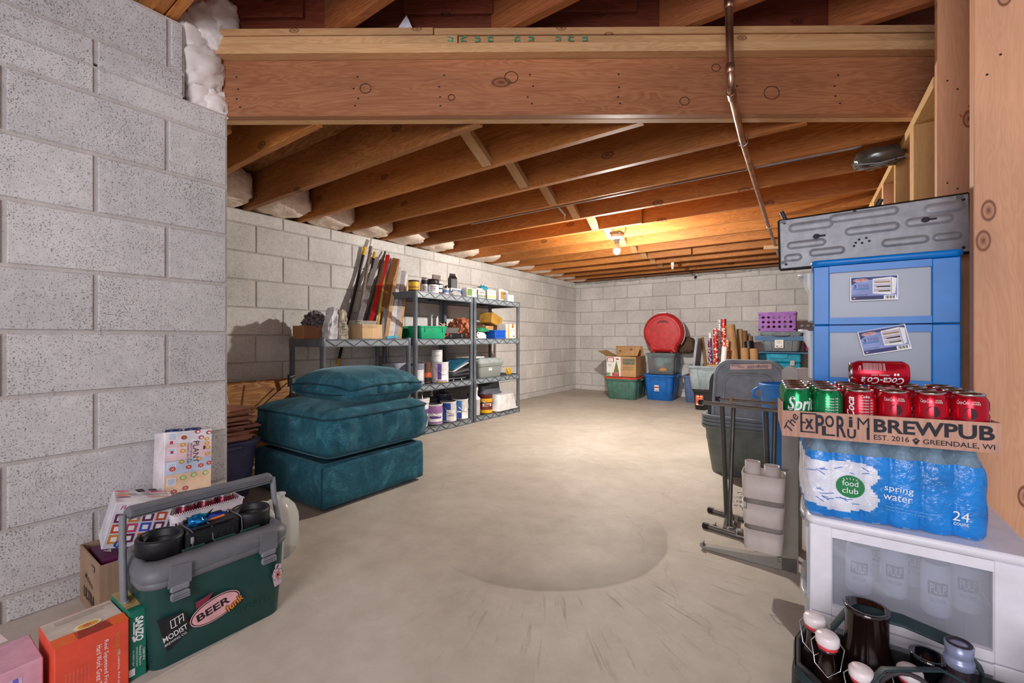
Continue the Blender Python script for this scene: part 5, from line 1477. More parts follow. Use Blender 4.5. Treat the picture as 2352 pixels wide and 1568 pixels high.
# ------------------------------------------------------------ sofa pieces
def cushion(name, label, cat, c, w, d, h, rz, crown, seed, boxed=True, pillow=0.0):
    """boxed upholstery cushion: local rings from bottom to top, piping on both edges"""
    t = thing(name, label, cat, c, rz)
    N = 20
    def ring(kx, z, r, amp=0.0, f=9.0):
        out = []
        per = []
        base = rr(w * kx, d * kx, r, 0, 5)
        # resample sides
        pts = []
        for i in range(len(base)):
            a = Vector(base[i]); b_ = Vector(base[(i + 1) % len(base)])
            m = 26 if i % 6 == 5 else 1
            for k in range(m): pts.append(a.lerp(b_, k / m))
        for i, p in enumerate(pts):
            ang = math.atan2(p.y, p.x)
            e = 1 + 1.7 * amp * noise.noise(Vector((i * .33 + seed, z * f, seed))) + amp * .8 * noise.noise(Vector((i * .9, z * 3, seed + 9)))
            dip = 1 - pillow * (abs(math.sin(2 * ang)) < .75) * 0.0
            zz = z
            if pillow:
                q = min(abs(p.x) / (w * kx / 2), abs(p.y) / (d * kx / 2))   # 0 mid side, 1 at corner
                pk = pillow * kx ** 3; zz = z * (1 - pk * (max(0, q - .35) ** 1.5)) if z > h * .3 else z + pk * .5 * h * (max(0, q - .35) ** 1.5)
            out.append((p.x * e, p.y * e, zz))
        return out
    rs = []
    zs = [(.55, 0, .05, 0), (.80, .006, .06, 0), (.93, .022, .06, .01)]
    lo, hi = (.16 * h, .78 * h)
    zs += [(.985, lo, .05, .010), (1.0, lo + (hi - lo) * .25, .05, .028), (1.012, lo + (hi - lo) * .5, .05, .034), (1.0, lo + (hi - lo) * .8, .05, .028), (.99, hi, .05, .008)]
    if pillow: zs = [(.55, 0, .05, 0), (.80, .05 * h, .06, 0), (.93, .16 * h, .06, .01), (1.0, .34 * h, .05, .01), (1.01, .42 * h, .05, .03), (1.005, .5 * h, .05, .03), (.99, .56 * h, .05, .01)]; hi = .56 * h
    rs = [ring(k, z, r, a) for k, z, r, a in zs]
    for k, s in ((.93, .35), (.82, .62), (.66, .82), (.46, .93), (.24, .985), (.06, 1.0)):
        rs.append(ring(k, hi + (h - hi) * s, .05 + .1 * (1 - k), .015))
    b = B(); b.rings(rs, 0, True)
    b.build('cushion_body', 'velvet', t)
    top = ring(1.0, hi, .05, .006); b = B(); b.tube([Vector(p) for p in top] + [Vector(top[0])], .0045, 6); b.build('piping', 'velvet_dark', t)
    zl = lo if not pillow else .30 * h
    low = ring(.99, zl, .05, .006); b = B(); b.tube([Vector(p) for p in low] + [Vector(low[0])], .0045, 6); b.build('piping', 'velvet_dark', t)
    return t
t = thing('ottoman', 'teal velvet sofa base block on the floor with two loose cushions above', 'ottoman', (-2.36, 1.545, 0), R(0))
b = B(); w, d, h = .71, .68, .235
rs = []
for k, z, a in ((.97, .018, 0), (1.0, .024, 0), (1.0, .06, .004), (1.0, .14, .006), (.998, h - .02, .004), (.985, h - .004, .002), (.95, h, 0)):
    base = rr(w * k, d * k, .022, z, 3); pts = []
    for i in range(len(base)):
        p, q = Vector(base[i]), Vector(base[(i + 1) % len(base)]); m = 12 if (q - p).length > .1 else 1
        for j in range(m):
            v = p.lerp(q, j / m); e = 1 + a * noise.noise(v * 6 + Vector((3, 1, 2))); pts.append((v.x * e, v.y * e, v.z))
    rs.append(pts)
b.rings(rs, 0, True); b.build('upholstery', 'velvet', t)
b = B(); b.rings([rr(w * .9, d * .9, .02, h + .0005, 3), rr(w * .84, d * .84, .02, h + .003, 3)], 0, False); b.build('dust_cloth', 'velvet_dark', t)
B().tube([(w / 2 - .006, -d / 2 + .004, .02), (w / 2 - .005, -d / 2 + .003, h - .01)], .004, 6).build('corner_seam', 'velvet_dark', t)
for sx in (-1, 1):
    for sy in (-1, 1): B().lathe([(.02, 0), (.024, .004), (.024, .019), (0, .019)], 12, (sx * .29, sy * .27, 0)).build('foot', 'black', t)
cushion('sofa_cushion', 'large boxed teal velvet seat cushion lying on the sofa base', 'cushion', (-2.355, 1.56, .238), .73, .70, .285, R(1), 1, 3)
t = cushion('sofa_cushion', 'smaller puffy teal velvet cushion on top of the cushion pile', 'cushion', (-2.33, 1.64, .492), .60, .54, .205, R(2), 1, 8, pillow=.35)
B().tube([(-.14, -.272, .105), (.02, -.275, .10)], .003, 5).build('zip', C('1f5a68', .5), t)
B().box((-.10, -.277, .10), (.028, .004, .009)).build('leather_tag', C('6b4a35', .6), t)

# ------------------------------------------------------------ boards and tote behind the near wall
PUT = C('6f6f90', .5)
t = tote('slate_tote', 'grey violet tote topped with cedar tiles between near wall and sofa base', (-2.86, 1.00, 0), 0, .66, .34, .315, PUT, .84, r=.06, panel=False)
g = random.Random(9)
for k in range(16):
    z = .325 + k * .0105 if k < 6 else .325 + 6 * .0105 + (k - 6) * .0105
    o = B().box((0, 0, 0), (.31, .19, .0095), 0, None, .0015).build('cedar_tile', 'cedar', loc=(-2.66 + g.uniform(-.045, .035), 1.03 + g.uniform(-.03, .03), .331 + k * .0100), rot=(0, 0, g.uniform(-.28, .28)))
    nm = ['lowest', 'second lowest', 'third lowest', 'fourth lowest', 'fifth lowest', 'sixth lowest', 'seventh from the bottom', 'eighth from the bottom', 'eighth from the top', 'seventh from the top', 'sixth from the top', 'fifth from the top', 'fourth from the top', 'third from the top', 'second from the top', 'topmost'][k]
    tag(o, nm + ' reddish cedar tile in the untidy pile on the slate tote', 'tile', 'cedar tiles piled on the slate tote')
# plywood sheet leaning on the wall, sticks
o = board('plywood_sheet', (-3.36, 1.02, .29), (-3.36, 1.74, .29), .56, .012, 'ply'); o.rotation_euler.rotate(Matrix.Rotation(0, 3, 'X')); tag(o, 'plywood offcut leaning on the far wall behind the cedar tiles', 'board')
o.matrix_basis = Matrix.Translation((-3.31, 1.38, .283)) @ Matrix.Rotation(R(-10), 4, 'Y') @ Matrix(((0, 1, 0, 0), (1, 0, 0, 0), (0, 0, 1, 0), (0, 0, 0, 1)))
o = board('wood_stick', (-2.90, 1.17, .33), (-3.20, 1.215, .66), .028, .012, 'pine'); tag(o, 'thin pale wood stick leaning by the near wall corner', 'stick')
o = board('wood_stick', (-2.78, 1.16, .40), (-2.98, 1.27, .56), .03, .01, 'brownboard'); tag(o, 'short dark wood stick propped above the cedar tiles', 'stick')
o = board('wood_plank', (-2.95, 1.62, .02), (-3.40, 1.30, .40), .05, .018, 'brownboard'); tag(o, 'dark plank slanting across the plywood behind the cushions', 'plank')
t = thing('clamp', 'black bar clamp gripping the plywood edge beside the shelf post', 'clamp', (-3.29, 1.715, .50))
B().bar((0, 0, 0), (0, .0, .09), .012, .02).build('clamp_jaw', 'black', t); B().bar((0, 0, .07), (-.02, .07, .085), .008, .008).build('clamp_bar', 'steel', t)
B().tube([(0.01, -.02, .03), (.02, -.22, -.13)], .004, 6).build('cable', 'black', t)

# ------------------------------------------------------------ cooler
CG = C('1a4440', .42, bump=.12, bs=60, var=.04); CL = C('6a6d72', .5, bump=.1, var=.04); CL2 = C('7b7e84', .45, var=.03)
t = thing('cooler', 'dark green hard cooler with grey lid, latches, handle and beer stickers', 'cooler', (-1.515, .545, 0), R(90 + 0))
# local X along world Y, local -Y -> world +X
Lx, Dy = .365, .235
b = B()
rs = [rr(Lx * .90, Dy * .86, .03, 0, 6), rr(Lx * .915, Dy * .88, .035, .005, 6), rr(Lx * .955, Dy * .94, .04, .11, 6), rr(Lx * .985, Dy * .985, .042, .205, 6), rr(Lx * .985, Dy * .985, .042, .226, 6)]
b.rings(rs, 0, True); b.build('cooler_body', CG, t)
b = B()
b.rings([rr(Lx * 1.0, Dy * 1.0, .045, .218, 6), rr(Lx * 1.03, Dy * 1.04, .047, .222, 6), rr(Lx * 1.035, Dy * 1.05, .047, .233, 6), rr(Lx * 1.02, Dy * 1.03, .046, .237, 6)], 0, True)
b.rings([rr(Lx * 1.03, Dy * 1.04, .047, .2375, 6), rr(Lx * 1.045, Dy * 1.06, .048, .243, 6), rr(Lx * 1.04, Dy * 1.05, .048, .258, 6), rr(Lx * .97, Dy * .93, .045, .274, 6), rr(Lx * .93, Dy * .86, .045, .276, 6), rr(Lx * .89, Dy * .62, .03, .276, 6), rr(Lx * .87, Dy * .58, .03, .264, 6)], 0, True)
b.build('lid', CL, t)
for sx in (-.62, .62):
    lx = sx * Lx / 2
    B().prism([(-.026, .218), (.026, .218), (.026, .268), (-.020, .274)], (lx, -Dy / 2 - .010, 0), X, Z, .006).build('latch_boss', CL, t)
    b = B()
    b.box((lx, -Dy / 2 - .013, .212), (.042, .012, .016), 0, None, .003); b.box((lx, -Dy / 2 - .015, .192), (.042, .012, .020), 0, None, .004)
    for k in range(3): b.box((lx, -Dy / 2 - .022, .186 + k * .006), (.040, .004, .003))
    b.build('latch', CL2, t)
# handle
b = B()
for sx in (-1, 1):
    x = sx * (Lx / 2 + .015)
    hp = [(x, -.02, .165), (x + sx * .004, -.02, .19), (x + sx * .004, -.015, .25), (x - sx * .0, .008, .33), (x - sx * .002, .015, .395)]
    bb = B(); bb.tube(hp, .011, 10, flat=.008, rr=[.010, .012, .010, .010, .012]); bb.lathe([(0, -.006), (.013, -.006), (.013, .006), (0, .006)], 14, (0, 0, 0), 0, True, Matrix.Translation((x, -.02, .172)) @ Matrix.Rotation(R(90), 4, 'Y'))
    bb.build('handle_arm', CL2, t)
b = B(); b.box((0, .015, .396), (Lx + .02, .034, .034), 0, None, .011)
for k in range(4): b.box((0, -.0035, .385 + k * .007), (Lx - .01, .003, .003))
b.build('handle_grip', CL, t)
# raised green tie-down bars and grey cord
for x in (-.06, .02, .09): B().box((x, -.062, .277), (.055, .010, .005), 0, None, .002).build('tie_point', CG, t)
# stickers
b = B(); f = Vector((0, -Dy / 2 * .955, .095)); yd = Vector((0, -.16, .987)); n0 = .003
o = Vector((0, -.1165, .0)); yd = Vector((0, -.115, 1)).normalized(); o = Vector((0, -.1035, 0))
SO = Vector((-.012, -.1035, .024)); o = SO
def st(fn, *a, **k): fn(*a, **k)
rt = R(18)
b.flat([(-.148, .122), (-.088, .114), (-.070, .062), (-.122, .020)], o, X, yd, 0, .0045)
b.text('MODIST', -.106, .064, .054, .016, o, X, yd, 1, .0052, R(14), None, 0, .01); b.text('BREWING CO.', -.104, .047, .050, .007, o, X, yd, 1, .0052, R(14))
for k in range(4): b.rect(-.117 + k * .009, .094 + (.002 * k), .0018, .024, o, X, yd, 1, .0052, R(8))
b.rect(-.104, .108, .026, .0018, o, X, yd, 1, .0052, R(14)); b.rect(-.108, .083, .012, .0018, o, X, yd, 1, .0052, R(14)); b.rect(-.096, .098, .010, .0018, o, X, yd, 1, .0052, R(50))
b.build('brewery_sticker', ['ink', 'white'], t)
b = B()
b.ell(-.012, .084, .063, .036, o, X, yd, 0, .0040, 32, R(12)); b.ell(-.012, .084, .0605, .0335, o, X, yd, 1, .0044, 32, R(12)); b.ell(-.012, .084, .058, .031, o, X, yd, 0, .0048, 32, R(12))
b.flat([(-.062, .125), (-.02, .135), (-.03, .118), (-.060, .105)], o, X, yd, 3, .0036)
b.text('BEER', -.018, .086, .082, .022, o, X, yd, 1, .0054, R(14), None, 0, .025)
b.text('funk', .036, .076, .050, .026, o, X, yd, 1, .0056, R(30), None, .1, .05); b.text('funk', .036, .0765, .047, .023, o, X, yd, 2, .0060, R(30), None, .1, .02)
b.text('SOUR BREWING', .044, .067, .036, .0035, o, X, yd, 1, .0056, R(30))
b.build('beer_sticker', [C('e0a9ad', .5), 'ink', C('e08a2e', .5), C('8a2f45', .5)], t)
o = Vector((-.012, -.1045, .012)); b = B(); b.flat([(.150, .155), (.166, .150), (.172, .085), (.150, .080), (.140, .12)], o, X, yd, 0, .0040)
for k in range(7): a = R(360 / 7 * k); b.ell(.157 + .009 * math.cos(a), .118 + .014 * math.sin(a), .0065, .009, o, X, yd, 2, .0046, 12, a)
for k in range(7): a = R(360 / 7 * k); b.ell(.157 + .009 * math.cos(a), .118 + .014 * math.sin(a), .0055, .008, o, X, yd, 0, .0049, 12, a)
b.ell(.157, .118, .0075, .010, o, X, yd, 1, .0053); b.ell(.157, .118, .003, .004, o, X, yd, 2, .0056)
for s in (-1, 1): b.ell(.150 + s * .005, .145, .002, .007, o, X, yd, 2, .0048, 10, R(-25 * s))
b.build('flower_sticker', [C('c9b2bd', .5), C('c26a58', .5), 'ink'], t)
b = B(); b.text('STANLEY', .09, .052, .09, .014, o, X, yd, 0, .0025, R(2)); b.build('embossed_name', C('1e4b46', .42), t)
CT = Matrix.Translation((-1.515, .545, 0)) @ Matrix.Rotation(R(90), 4, 'Z')
# black cup holder tray on the lid
t = thing('cup_tray', 'black moulded cup holder tray strapped to the cooler lid', 'tray', CT @ Vector((0, 0, .2645)), R(90)); t.scale = (1.06, 1.16, 1.1)
BKP = C('1b1c20', .45, bump=.25, bs=150)
for sx in (-1, 1):
    b = B()
    b.lathe([(.044, 0), (.050, .003), (.052, .044), (.050, .049), (.044, .049), (.042, .044), (.040, .012), (0, .012)], 30, (sx * .112, 0, 0), 0, True)
    b.lathe([(.0415, .030), (.037, .028), (.036, .012)], 30, (sx * .112, 0, 0), 0, True, None, False, False)
    b.build('cup_ring', BKP, t)
B().box((0, 0, .024), (.135, .078, .048), 0, None, .007).build('center_block', BKP, t)
b = B(); b.box((0, .036, .05), (.10, .012, .008), 0, None, .003); b.box((0, -.036, .05), (.10, .012, .004), 0, None, .002); b.build('center_rail', BKP, t)
b = B(); b.text('YETI', .02, .022, .055, .018, (0, -.0395, 0), X, Z, 0, .0006, 0, None, 0, .02); b.build('embossed_name', C('27292e', .4), t)
t = thing('bungee_cord', 'grey elastic bungee cord strapped over the black cup tray', 'cord', CT @ Vector((0, 0, .2765)), R(90))
for x, tx in ((-.055, -.01), (-.005, .0), (.075, -.01)):
    B().tube([(x + tx, -.058, -.002), (x, -.046, .0), (x, -.042, .036), (x - .004, -.036, .0425), (x - .008, .036, .0455), (x, .046, .036), (x, .056, -.002)], .0018, 6).build('cord_strand', C('5f6166', .6), t)
B().lathe([(.0035, 0), (.0045, .002), (.0045, .016), (.003, .018)], 10, (-.057, -.047, .006)).build('cord_lock', C('8d9095', .5), t)
# wrapper on the tray
o = thing('foil_wrapper', 'crumpled shiny blue foil wrapper lying on the black cup tray', 'wrapper', CT @ Vector((-.012, .0, .3145)), R(90))
B().lump((-.018, 0, .012), (.042, .038, .030), 21, .8, 4, 14, 10, 0, .8).build('foil_ball', C('1d78b8', .12, metal=.6, var=.3, bs=200), o)
b = B(); b.add([(0, 0, .004), (.055, -.008, .008), (.058, .006, .016), (.0, .014, .010), (.02, .0, .02)], [(0, 1, 4), (1, 2, 4), (2, 3, 4), (3, 0, 4)]); b.build('foil_strip', C('2446b0', .2, metal=.3), o)
b = B(); b.add([(.0, 0, .012), (.03, .01, .034), (.02, .016, .014), (.005, -.01, .03), (-.015, .01, .03)], [(0, 1, 2), (0, 3, 1), (0, 4, 3)]); b.build('foil_tip', C('27a0b4', .15, metal=.5), o)
B().tube([(.01, -.008, .007), (.05, -.012, .01)], .0035, 6).build('orange_edge', C('e07a35', .4), o)

# ------------------------------------------------------------ drinks cartons at the lower corner
def fbox(name, label, cat, loc, rz, w, d, h, mats, prints, group=None, rot=None):
    t = thing(name, label, cat, loc, rz, group, rot)
    B().box((0, 0, h / 2), (w, d, h), 0, None, .002).build('box_body', mats[0], t)
    b = B(); prints(b, t)
    if b.v: b.build('box_print', mats[1:], t)
    return t
OR = C('e0523a', .5, var=.03); ORT = C('ee6a2c', .5); PK = C('dba6b8', .5); SG = C('14725c', .45)
# orange carton: front faces +X world (local -Y)
def pr(b, t):
    o = Vector((0, -.0735, 0))
    b.text('Real Squeezed Fruit.', .022, .08, .115, .010, o, X, Z, 0, .0006, R(-90)); b.text('Hard Work. Great Taste.', .010, .075, .115, .010, o, X, Z, 0, .0006, R(-90))
    b.text('100 calories. And totally', .046, .05, .10, .006, o, X, Z, 0, .0006, R(-90)) ; b.text('THE GOOD STUFF', .044, .115, .06, .008, o, X, Z, 1, .0006, R(-90))
    for k in range(7): b.text('sparkling water with real squeezed fruit', -.008 - .0065 * k, .055, .085, .0036, o, X, Z, 2, .0006, R(-90))
t = fbox('orange_carton', 'orange sparkling drink carton with white sideways slogans and cut handle', 'carton', (-1.49, .268, 0), R(92), .132, .147, .165, [OR, 'white', C('c79a3a', .5), C('e58a80', .5)], pr)
for x0, x1 in ((-.066, -.026), (.036, .066)):
    b = B(); b.add([(x0, -.073, .165), (x1, -.073, .165), (x1, -.03, .1668), (x0, -.03, .1668)], [(0, 1, 2, 3)], 0)
    b.build('top_flap', ORT, t)
b = B(); b.add([(-.026, -.070, .1655), (.036, -.070, .1655), (.03, -.035, .166), (-.02, -.035, .166)], [(0, 1, 2, 3)]); b.build('cut_handle', C('a03a20', .6), t)
b = B(); o = Vector((0, 0, .1656)); b.rect(0, .02, .13, .10, o, X, Y, 0, -.0004); b.ell(.002, -.02, .026, .016, o, X, Y, 1, .0008, 20); b.ell(.002, -.02, .019, .011, o, X, Y, 2, .0011, 18); b.ell(.0, -.02, .008, .006, o, X, Y, 3, .0014, 12); b.text('SANZO', .052, .05, .018, .006, o, X, Y, 3, .0008)
for k in range(3): b.rect(0, .035 + k * .009, .09, .0016, o, X, Y, 4, .0008)
b.build('top_print', [C('cfc3b3', .5), C('efe0b0', .5), C('e0a32a', .5), C('d06040', .5), C('8b857a', .5)], t)
def pr(b, t):
    o = Vector((0, -.0705, 0))
    b.text('SANZO', .003, .125, .062, .017, o, X, Z, 0, .0006, R(-90), None, .15, .04); b.rect(-.008, .13, .032, .003, o, X, Z, 0, .0006, R(-90)); b.rect(-.008, .103, .016, .005, o, X, Z, 0, .0006, R(-75))
    for k, (s, L) in enumerate((('CASE OF 8', .03), ('Natural flavors', .05), ('carbonated water fruit puree', .05), ('no added sugar', .04))): b.text(s, .012 - k * .007, .055, L, .0045, o, X, Z, 0, .0006, R(-90))
    b.rect(-.012, .02, .012, .018, o, X, Z, 0, .0006)
t = fbox('green_carton', 'deep green sparkling drink carton with white sideways lettering behind the orange one', 'carton', (-1.50, .354, 0), R(92), .036, .141, .175, [SG, 'white'], pr)
b = B(); o = Vector((0, 0, .1755)); b.rect(0, .01, .035, .12, o, X, Y, 0, .0004); b.ell(0, .0, .012, .03, o, X, Y, 1, .0008); b.build('top_print', [C('b39a6a', .6), C('8a7a30', .6)], t)
def pr(b, t):
    o = Vector((0, -.0705, 0))
    b.rect(.0, .06, .085, .12, o, X, Z, 1, .0005); b.ell(-.0, .10, .02, .012, o, X, Z, 2, .0009, 18, .5); b.ell(.012, .085, .017, .022, o, X, Z, 2, .0010, 18, .9); b.ell(-.008, .088, .011, .013, o, X, Z, 3, .0012, 16); b.rect(.035, .09, .008, .06, o, X, Z, 4, .0008, .1)
    b.text('LYCHEE', -.03, .06, .05, .009, o, X, Z, 5, .0009, R(-90)); b.text('SPARKLING WATER', -.04, .06, .05, .005, o, X, Z, 5, .0009, R(-90))
t = fbox('pink_carton', 'pale pink drink carton with opened top flap beside the orange one', 'carton', (-1.515, .115, 0), R(92), .150, .141, .143, [PK, 'white', C('cfc4dd', .5), C('b81e45', .5), C('2a7a50', .5), C('7a6ad0', .5), 'ink'], pr)
b = B(); b.add([(-.075, .060, .149), (.04, .066, .149), (.02, .11, .175), (-.05, .10, .17)], [(0, 1, 2, 3)]); 
b.build('top_flap', C('d8c8c4', .6), t)
b = B(); b.ell(0, 0, .016, .012, (-.005, .0795, .19), Vector((.97, .1, .2)).normalized(), Vector((0, .55, .83)).normalized(), 0, -.003); b.ell(-.012, -.01, .009, .009, (-.005, .0795, .19), Vector((.97, .1, .2)).normalized(), Vector((0, .55, .83)).normalized(), 1, -.0034)
b.build('flap_print', [C('a52a48', .5), C('2a7a50', .5)], t)
# brown box with purple carton and the white seltzer box tipped on it
BX = (-1.885, .45, 0)
t = carton('beer_case', 'open brown cardboard beer case against the near block wall', 'box', BX, R(90), .20, .24, .185, card('a58a72', 'cardboard_brown_grey'), True)
b = B(); o = Vector((-.1005, 0, 0)); b.text('Michelob', -.0, .105, .09, .018, o, -Y, Z, 0, .0008, R(-10), None, .3, .01); b.text('ULTRA', .0, .055, .13, .035, o, -Y, Z, 0, .0008, 0, None, .1, .03); b.build('case_print', [C('4a352a', .7)], t); b = B(); b.rect(.05, .158, .035, .016, o, -Y, Z, 0, .0008); b.rect(.05, .158, .031, .012, o, -Y, Z, 1, .001)
b.build('case_print', [C('4a352a', .7), card('a58a72', 'cardboard_brown_grey')], t)
o = B().box((0, 0, .085), (.16, .17, .17), 0, None, .003).build('purple_carton', C('5f1a52', .4), loc=(-1.90, .452, .005)); tag(o, 'purple drinks carton sunk in the brown beer case', 'carton')
b = B(); b.text('A', 0, 0, .02, .028, (0.0, -.05, .1706), X, Y, 0, .0004, R(-70), None, .3, .03); b.build('letter_print', 'white', o)
def pr(b, t):
    # local: -Y face looks to the room, top face up
    o = Vector((0, -.0505, 0)); g = random.Random(2)
    b.text('Florida', -.040, .135, .045, .014, o, X, Z, 1, .0008, 0, None, .3, .005)
    for k in range(4):
        for j in range(3): b.rect(-.055 + k * .036, .10 - j * .034, .028, .029, o, X, Z, (2, 3, 4, 5, 2, 6, 3)[(k * 2 + j) % 7], .0008); b.rect(-.055 + k * .036, .10 - j * .034, .015, .015, o, X, Z, 0, .0012)
    b.ell(.0 - .035, .015, .016, .013, o, X, Z, 7, .0014, 18); b.text('12', -.035, .015, .015, .012, o, X, Z, 0, .0018)
    o = Vector((0, 0, .1605))
    for k in range(4): b.ell(-.06, -.030 + k * .016, .020, .0055, o, X, Y, (2, 3, 8, 5)[k], .0008, 14)
    for k in range(2): b.rect(-.012 + k * .036, .02, .022, .026, o, X, Y, 9, .0008, g.uniform(-.3, .3))
    for j in range(5): b.rect(.03, -.035 + j * .012, .06, .004, o, X, Y, (3, 8, 2, 3, 5)[j], .0009)
    for j in range(4): b.text('vodka and real juice', .05, -.03 + j * .02, .05, .005, o, X, Y, 10, .0008)
t = fbox('seltzer_box', 'white fruit printed seltzer box tipped over on the brown beer case', 'box', (-1.905, .455, .188), 0, .155, .10, .15, [C('d9d8de', .4), 'white', C('b8306a', .5), C('6b2f5a', .5), C('c8553a', .5), C('d98a3a', .5), C('cc4a78', .5), C('4a58c0', .5), C('2f5aa0', .5), C('a08a55', .5), C('2a1d30', .5), C('6d6a72', .5)], pr, rot=(R(9), R(13), R(84)))
# wicker basket of cans with the fruit printed box standing in it
t = thing('wicker_basket', 'white woven plastic basket of maroon cans under the fruit printed box', 'basket', (-1.895, .655, 0), R(88))
b = B(); w, d, h = .22, .20, .285
b.rings([rr(w * .82, d * .82, .02, 0, 4), rr(w * .86, d * .86, .02, .12, 4)], 0, False, True, True)
b.build('lower_basket', C('ddd0dc', .5), t)
b = B()
def pt(k, z, gr): 
    P_ = rr(w * gr, d * gr, .02, z, 10); return Vector(P_[int(k) % len(P_)])
for z0, z1, st_ in ((.12, .235, 1),):
    base0 = []; base1 = []
    for q in range(64):
        def per(u, gr, z):
            ww, dd = w * gr, d * gr; s = (u % 1) * 2 * (ww + dd)
            if s < ww: return Vector((-ww / 2 + s, -dd / 2, z))
            s -= ww
            if s < dd: return Vector((ww / 2, -dd / 2 + s, z))
            s -= dd
            if s < ww: return Vector((ww / 2 - s, dd / 2, z))
            s -= ww
            return Vector((-ww / 2, dd / 2 - s, z))
        b.bar(per(q / 64, .86, z0), per((q + 2.2) / 64, .97, z1), .0022, .0035); b.bar(per(q / 64, .86, z0), per((q - 2.2) / 64, .97, z1), .0022, .0035)
b.build('woven_side', C('e8dfe8', .5), t)['kind'] = 'stuff'
b = B(); b.rings([rr(w * .96, d * .96, .02, .232, 5), rr(w * 1.0, d * 1.0, .02, .236, 5), rr(w * 1.03, d * 1.03, .02, .262, 5), rr(w * 1.0, d * 1.0, .02, .262, 5), rr(w * .93, d * .93, .02, .234, 5)], 0, False, False, False)
for q in range(30):
    for s in (-1, 1): b.tube([(-w / 2 + q * w / 30, s * d * .515, .262), (-w / 2 + (q + .5) * w / 30, s * d * .52, .270), (-w / 2 + (q + 1) * w / 30, s * d * .515, .262)], .0016, 5)
b.build('basket_rim', C('efe8ef', .5), t)
MR = C('6e1f33', .25, metal=.5)
BT2 = Matrix.Translation((-1.895, .655, 0)) @ Matrix.Rotation(R(88), 4, 'Z')
for k, (x, y) in enumerate(((.060, -.060), (.0, -.062), (.062, .0), (-.062, -.06))):
    c = thing('maroon_can', ['maroon can next to the fruit box, frontmost in the white basket', 'maroon can in the middle of the white basket', 'maroon can behind, by the basket end', 'maroon can below the cooler handle in the white basket'][k], 'can', group='maroon cans in the white basket')
    c.matrix_basis = BT2 @ Matrix.Translation((x, y, .175))
    o1 = B().lathe([(.024, 0), (.03, .008), (.03, .093), (.0245, .105)], 22).build('can_body', MR, c)
    o2 = B(); o2.lathe([(.0245, .105), (.0258, .109), (.0245, .110), (.023, .106), (0, .106)], 22); o2.box((0, -.004, .1075), (.012, .018, .0014)); o2.build('can_top', 'alu', c)
def pr(b, t):
    o = Vector((0, -.0335, 0)); g = random.Random(5)
    W_, H_ = .135, .218
    b.rect(0, H_ - .022, W_ * .99, .042, o, X, Z, 1, .0004); b.rect(0, H_ - .075, W_ * .99, .06, o, X, Z, 2, .0004); b.rect(0, H_ - .128, W_ * .99, .048, o, X, Z, 3, .0004); b.rect(0, .033, W_ * .99, .064, o, X, Z, 4, .0004)
    b.text('PLANT', .020, .138, .078, .017, o, X, Z, 5, .0010, R(-90)); b.text('BOTANICAL', .006, .135, .070, .0055, o, X, Z, 5, .0010, R(-90)); b.text('VODKA SELTZER', -.003, .135, .075, .0055, o, X, Z, 5, .0010, R(-90))
    for k in range(7): b.rect(.040 + .006 * math.cos(R(-60 + k * 20)), .150 + .006 * math.sin(R(-60 + 20 * k)), .0016, .007, o, X, Z, 5, .0010, R(-60 + 20 * k + 90))
    for k in range(4): b.rect(-.048, .20 - .053 * k, .024, .026, o, X, Z, 0, .0007)
    for k in range(4): b.rect(-.048, .20 - .053 * k, .019, .021, o, X, Z, 3, .0009)
    for x, z in ((-.05, .18), (-.048, .145)): b.rect(x, z, .008, .010, o, X, Z, 6, .0010)
    for x, z in ((-.015, .194), (.035, .189), (.058, .205), (.024, .212)): b.ell(x, z, .0085, .0075, o, X, Z, 6, .0009, 12); b.ell(x + .001, z - .001, .005, .004, o, X, Z, 9 if x < 0 else 0, .0013, 10)
    for x, z in ((.052, .182), (.053, .165), (.055, .15), (.055, .125), (-.018, .146), (-.018, .168), (-.02, .107), (.03, .11)): b.ell(x, z, .0075, .0065, o, X, Z, 7, .0009, 12); b.ell(x, z, .005, .0042, o, X, Z, 8, .0012, 10)
    for x, z in ((.0, .085), (.035, .085), (.06, .09), (-.045, .085), (-.04, .006), (-.008, .012)): b.ell(x, z, .0105, .0095, o, X, Z, 0, .0009, 14); b.ell(x, z, .0092, .0082, o, X, Z, 6, .0011, 14); [b.rect(x, z, .016, .0008, o, X, Z, 0, .0013, R(60 * q)) for q in range(3)]
    for x, z in ((.015, .055), (-.015, .05), (.05, .055)): b.ell(x, z, .0085, .008, o, X, Z, 9, .0009, 14); b.ell(x, z, .0068, .0064, o, X, Z, 10, .0012, 14)
t = fbox('fruit_box', 'fruit printed vodka seltzer box standing tilted against the near wall', 'box', (-1.945, .615, .300), 0, .135, .066, .218, [C('e5dde0', .4), 'white', C('e3e3ec', .5), C('e6c9cf', .5), C('c3d3ea', .5), C('e8c9a8', .5), C('1c2230', .5), C('c4323a', .5), C('c98f2c', .5), C('f0d070', .5), C('6a9a4a', .5), C('cfe0a0', .5)], pr, rot=(R(-9), R(5.5), R(97)))
t.scale = (1.16, 1.16, 1.0)
for k, x in enumerate((-.028, .028)):
    c = thing('blue_can_lid', ['blue can carrier ring nearer the box label end', 'blue can carrier ring at the rear of the fruit box top'][k], 'can carrier', group='blue can carriers on the fruit box')
    c.matrix_basis = t.matrix_basis.copy() if False else Matrix.Translation((-1.945, .615, .300)) @ Matrix.Rotation(R(97), 4, 'Z') @ Matrix.Rotation(R(5.5), 4, 'Y') @ Matrix.Rotation(R(-9), 4, 'X') @ Matrix.Translation((x * 1.16, 0.004, .2185))
    B().lathe([(.026, 0), (.027, .004), (.025, .009), (.018, .010), (.016, .007), (0, .007)], 22).build('carrier_ring', C('16305c', .35), c)
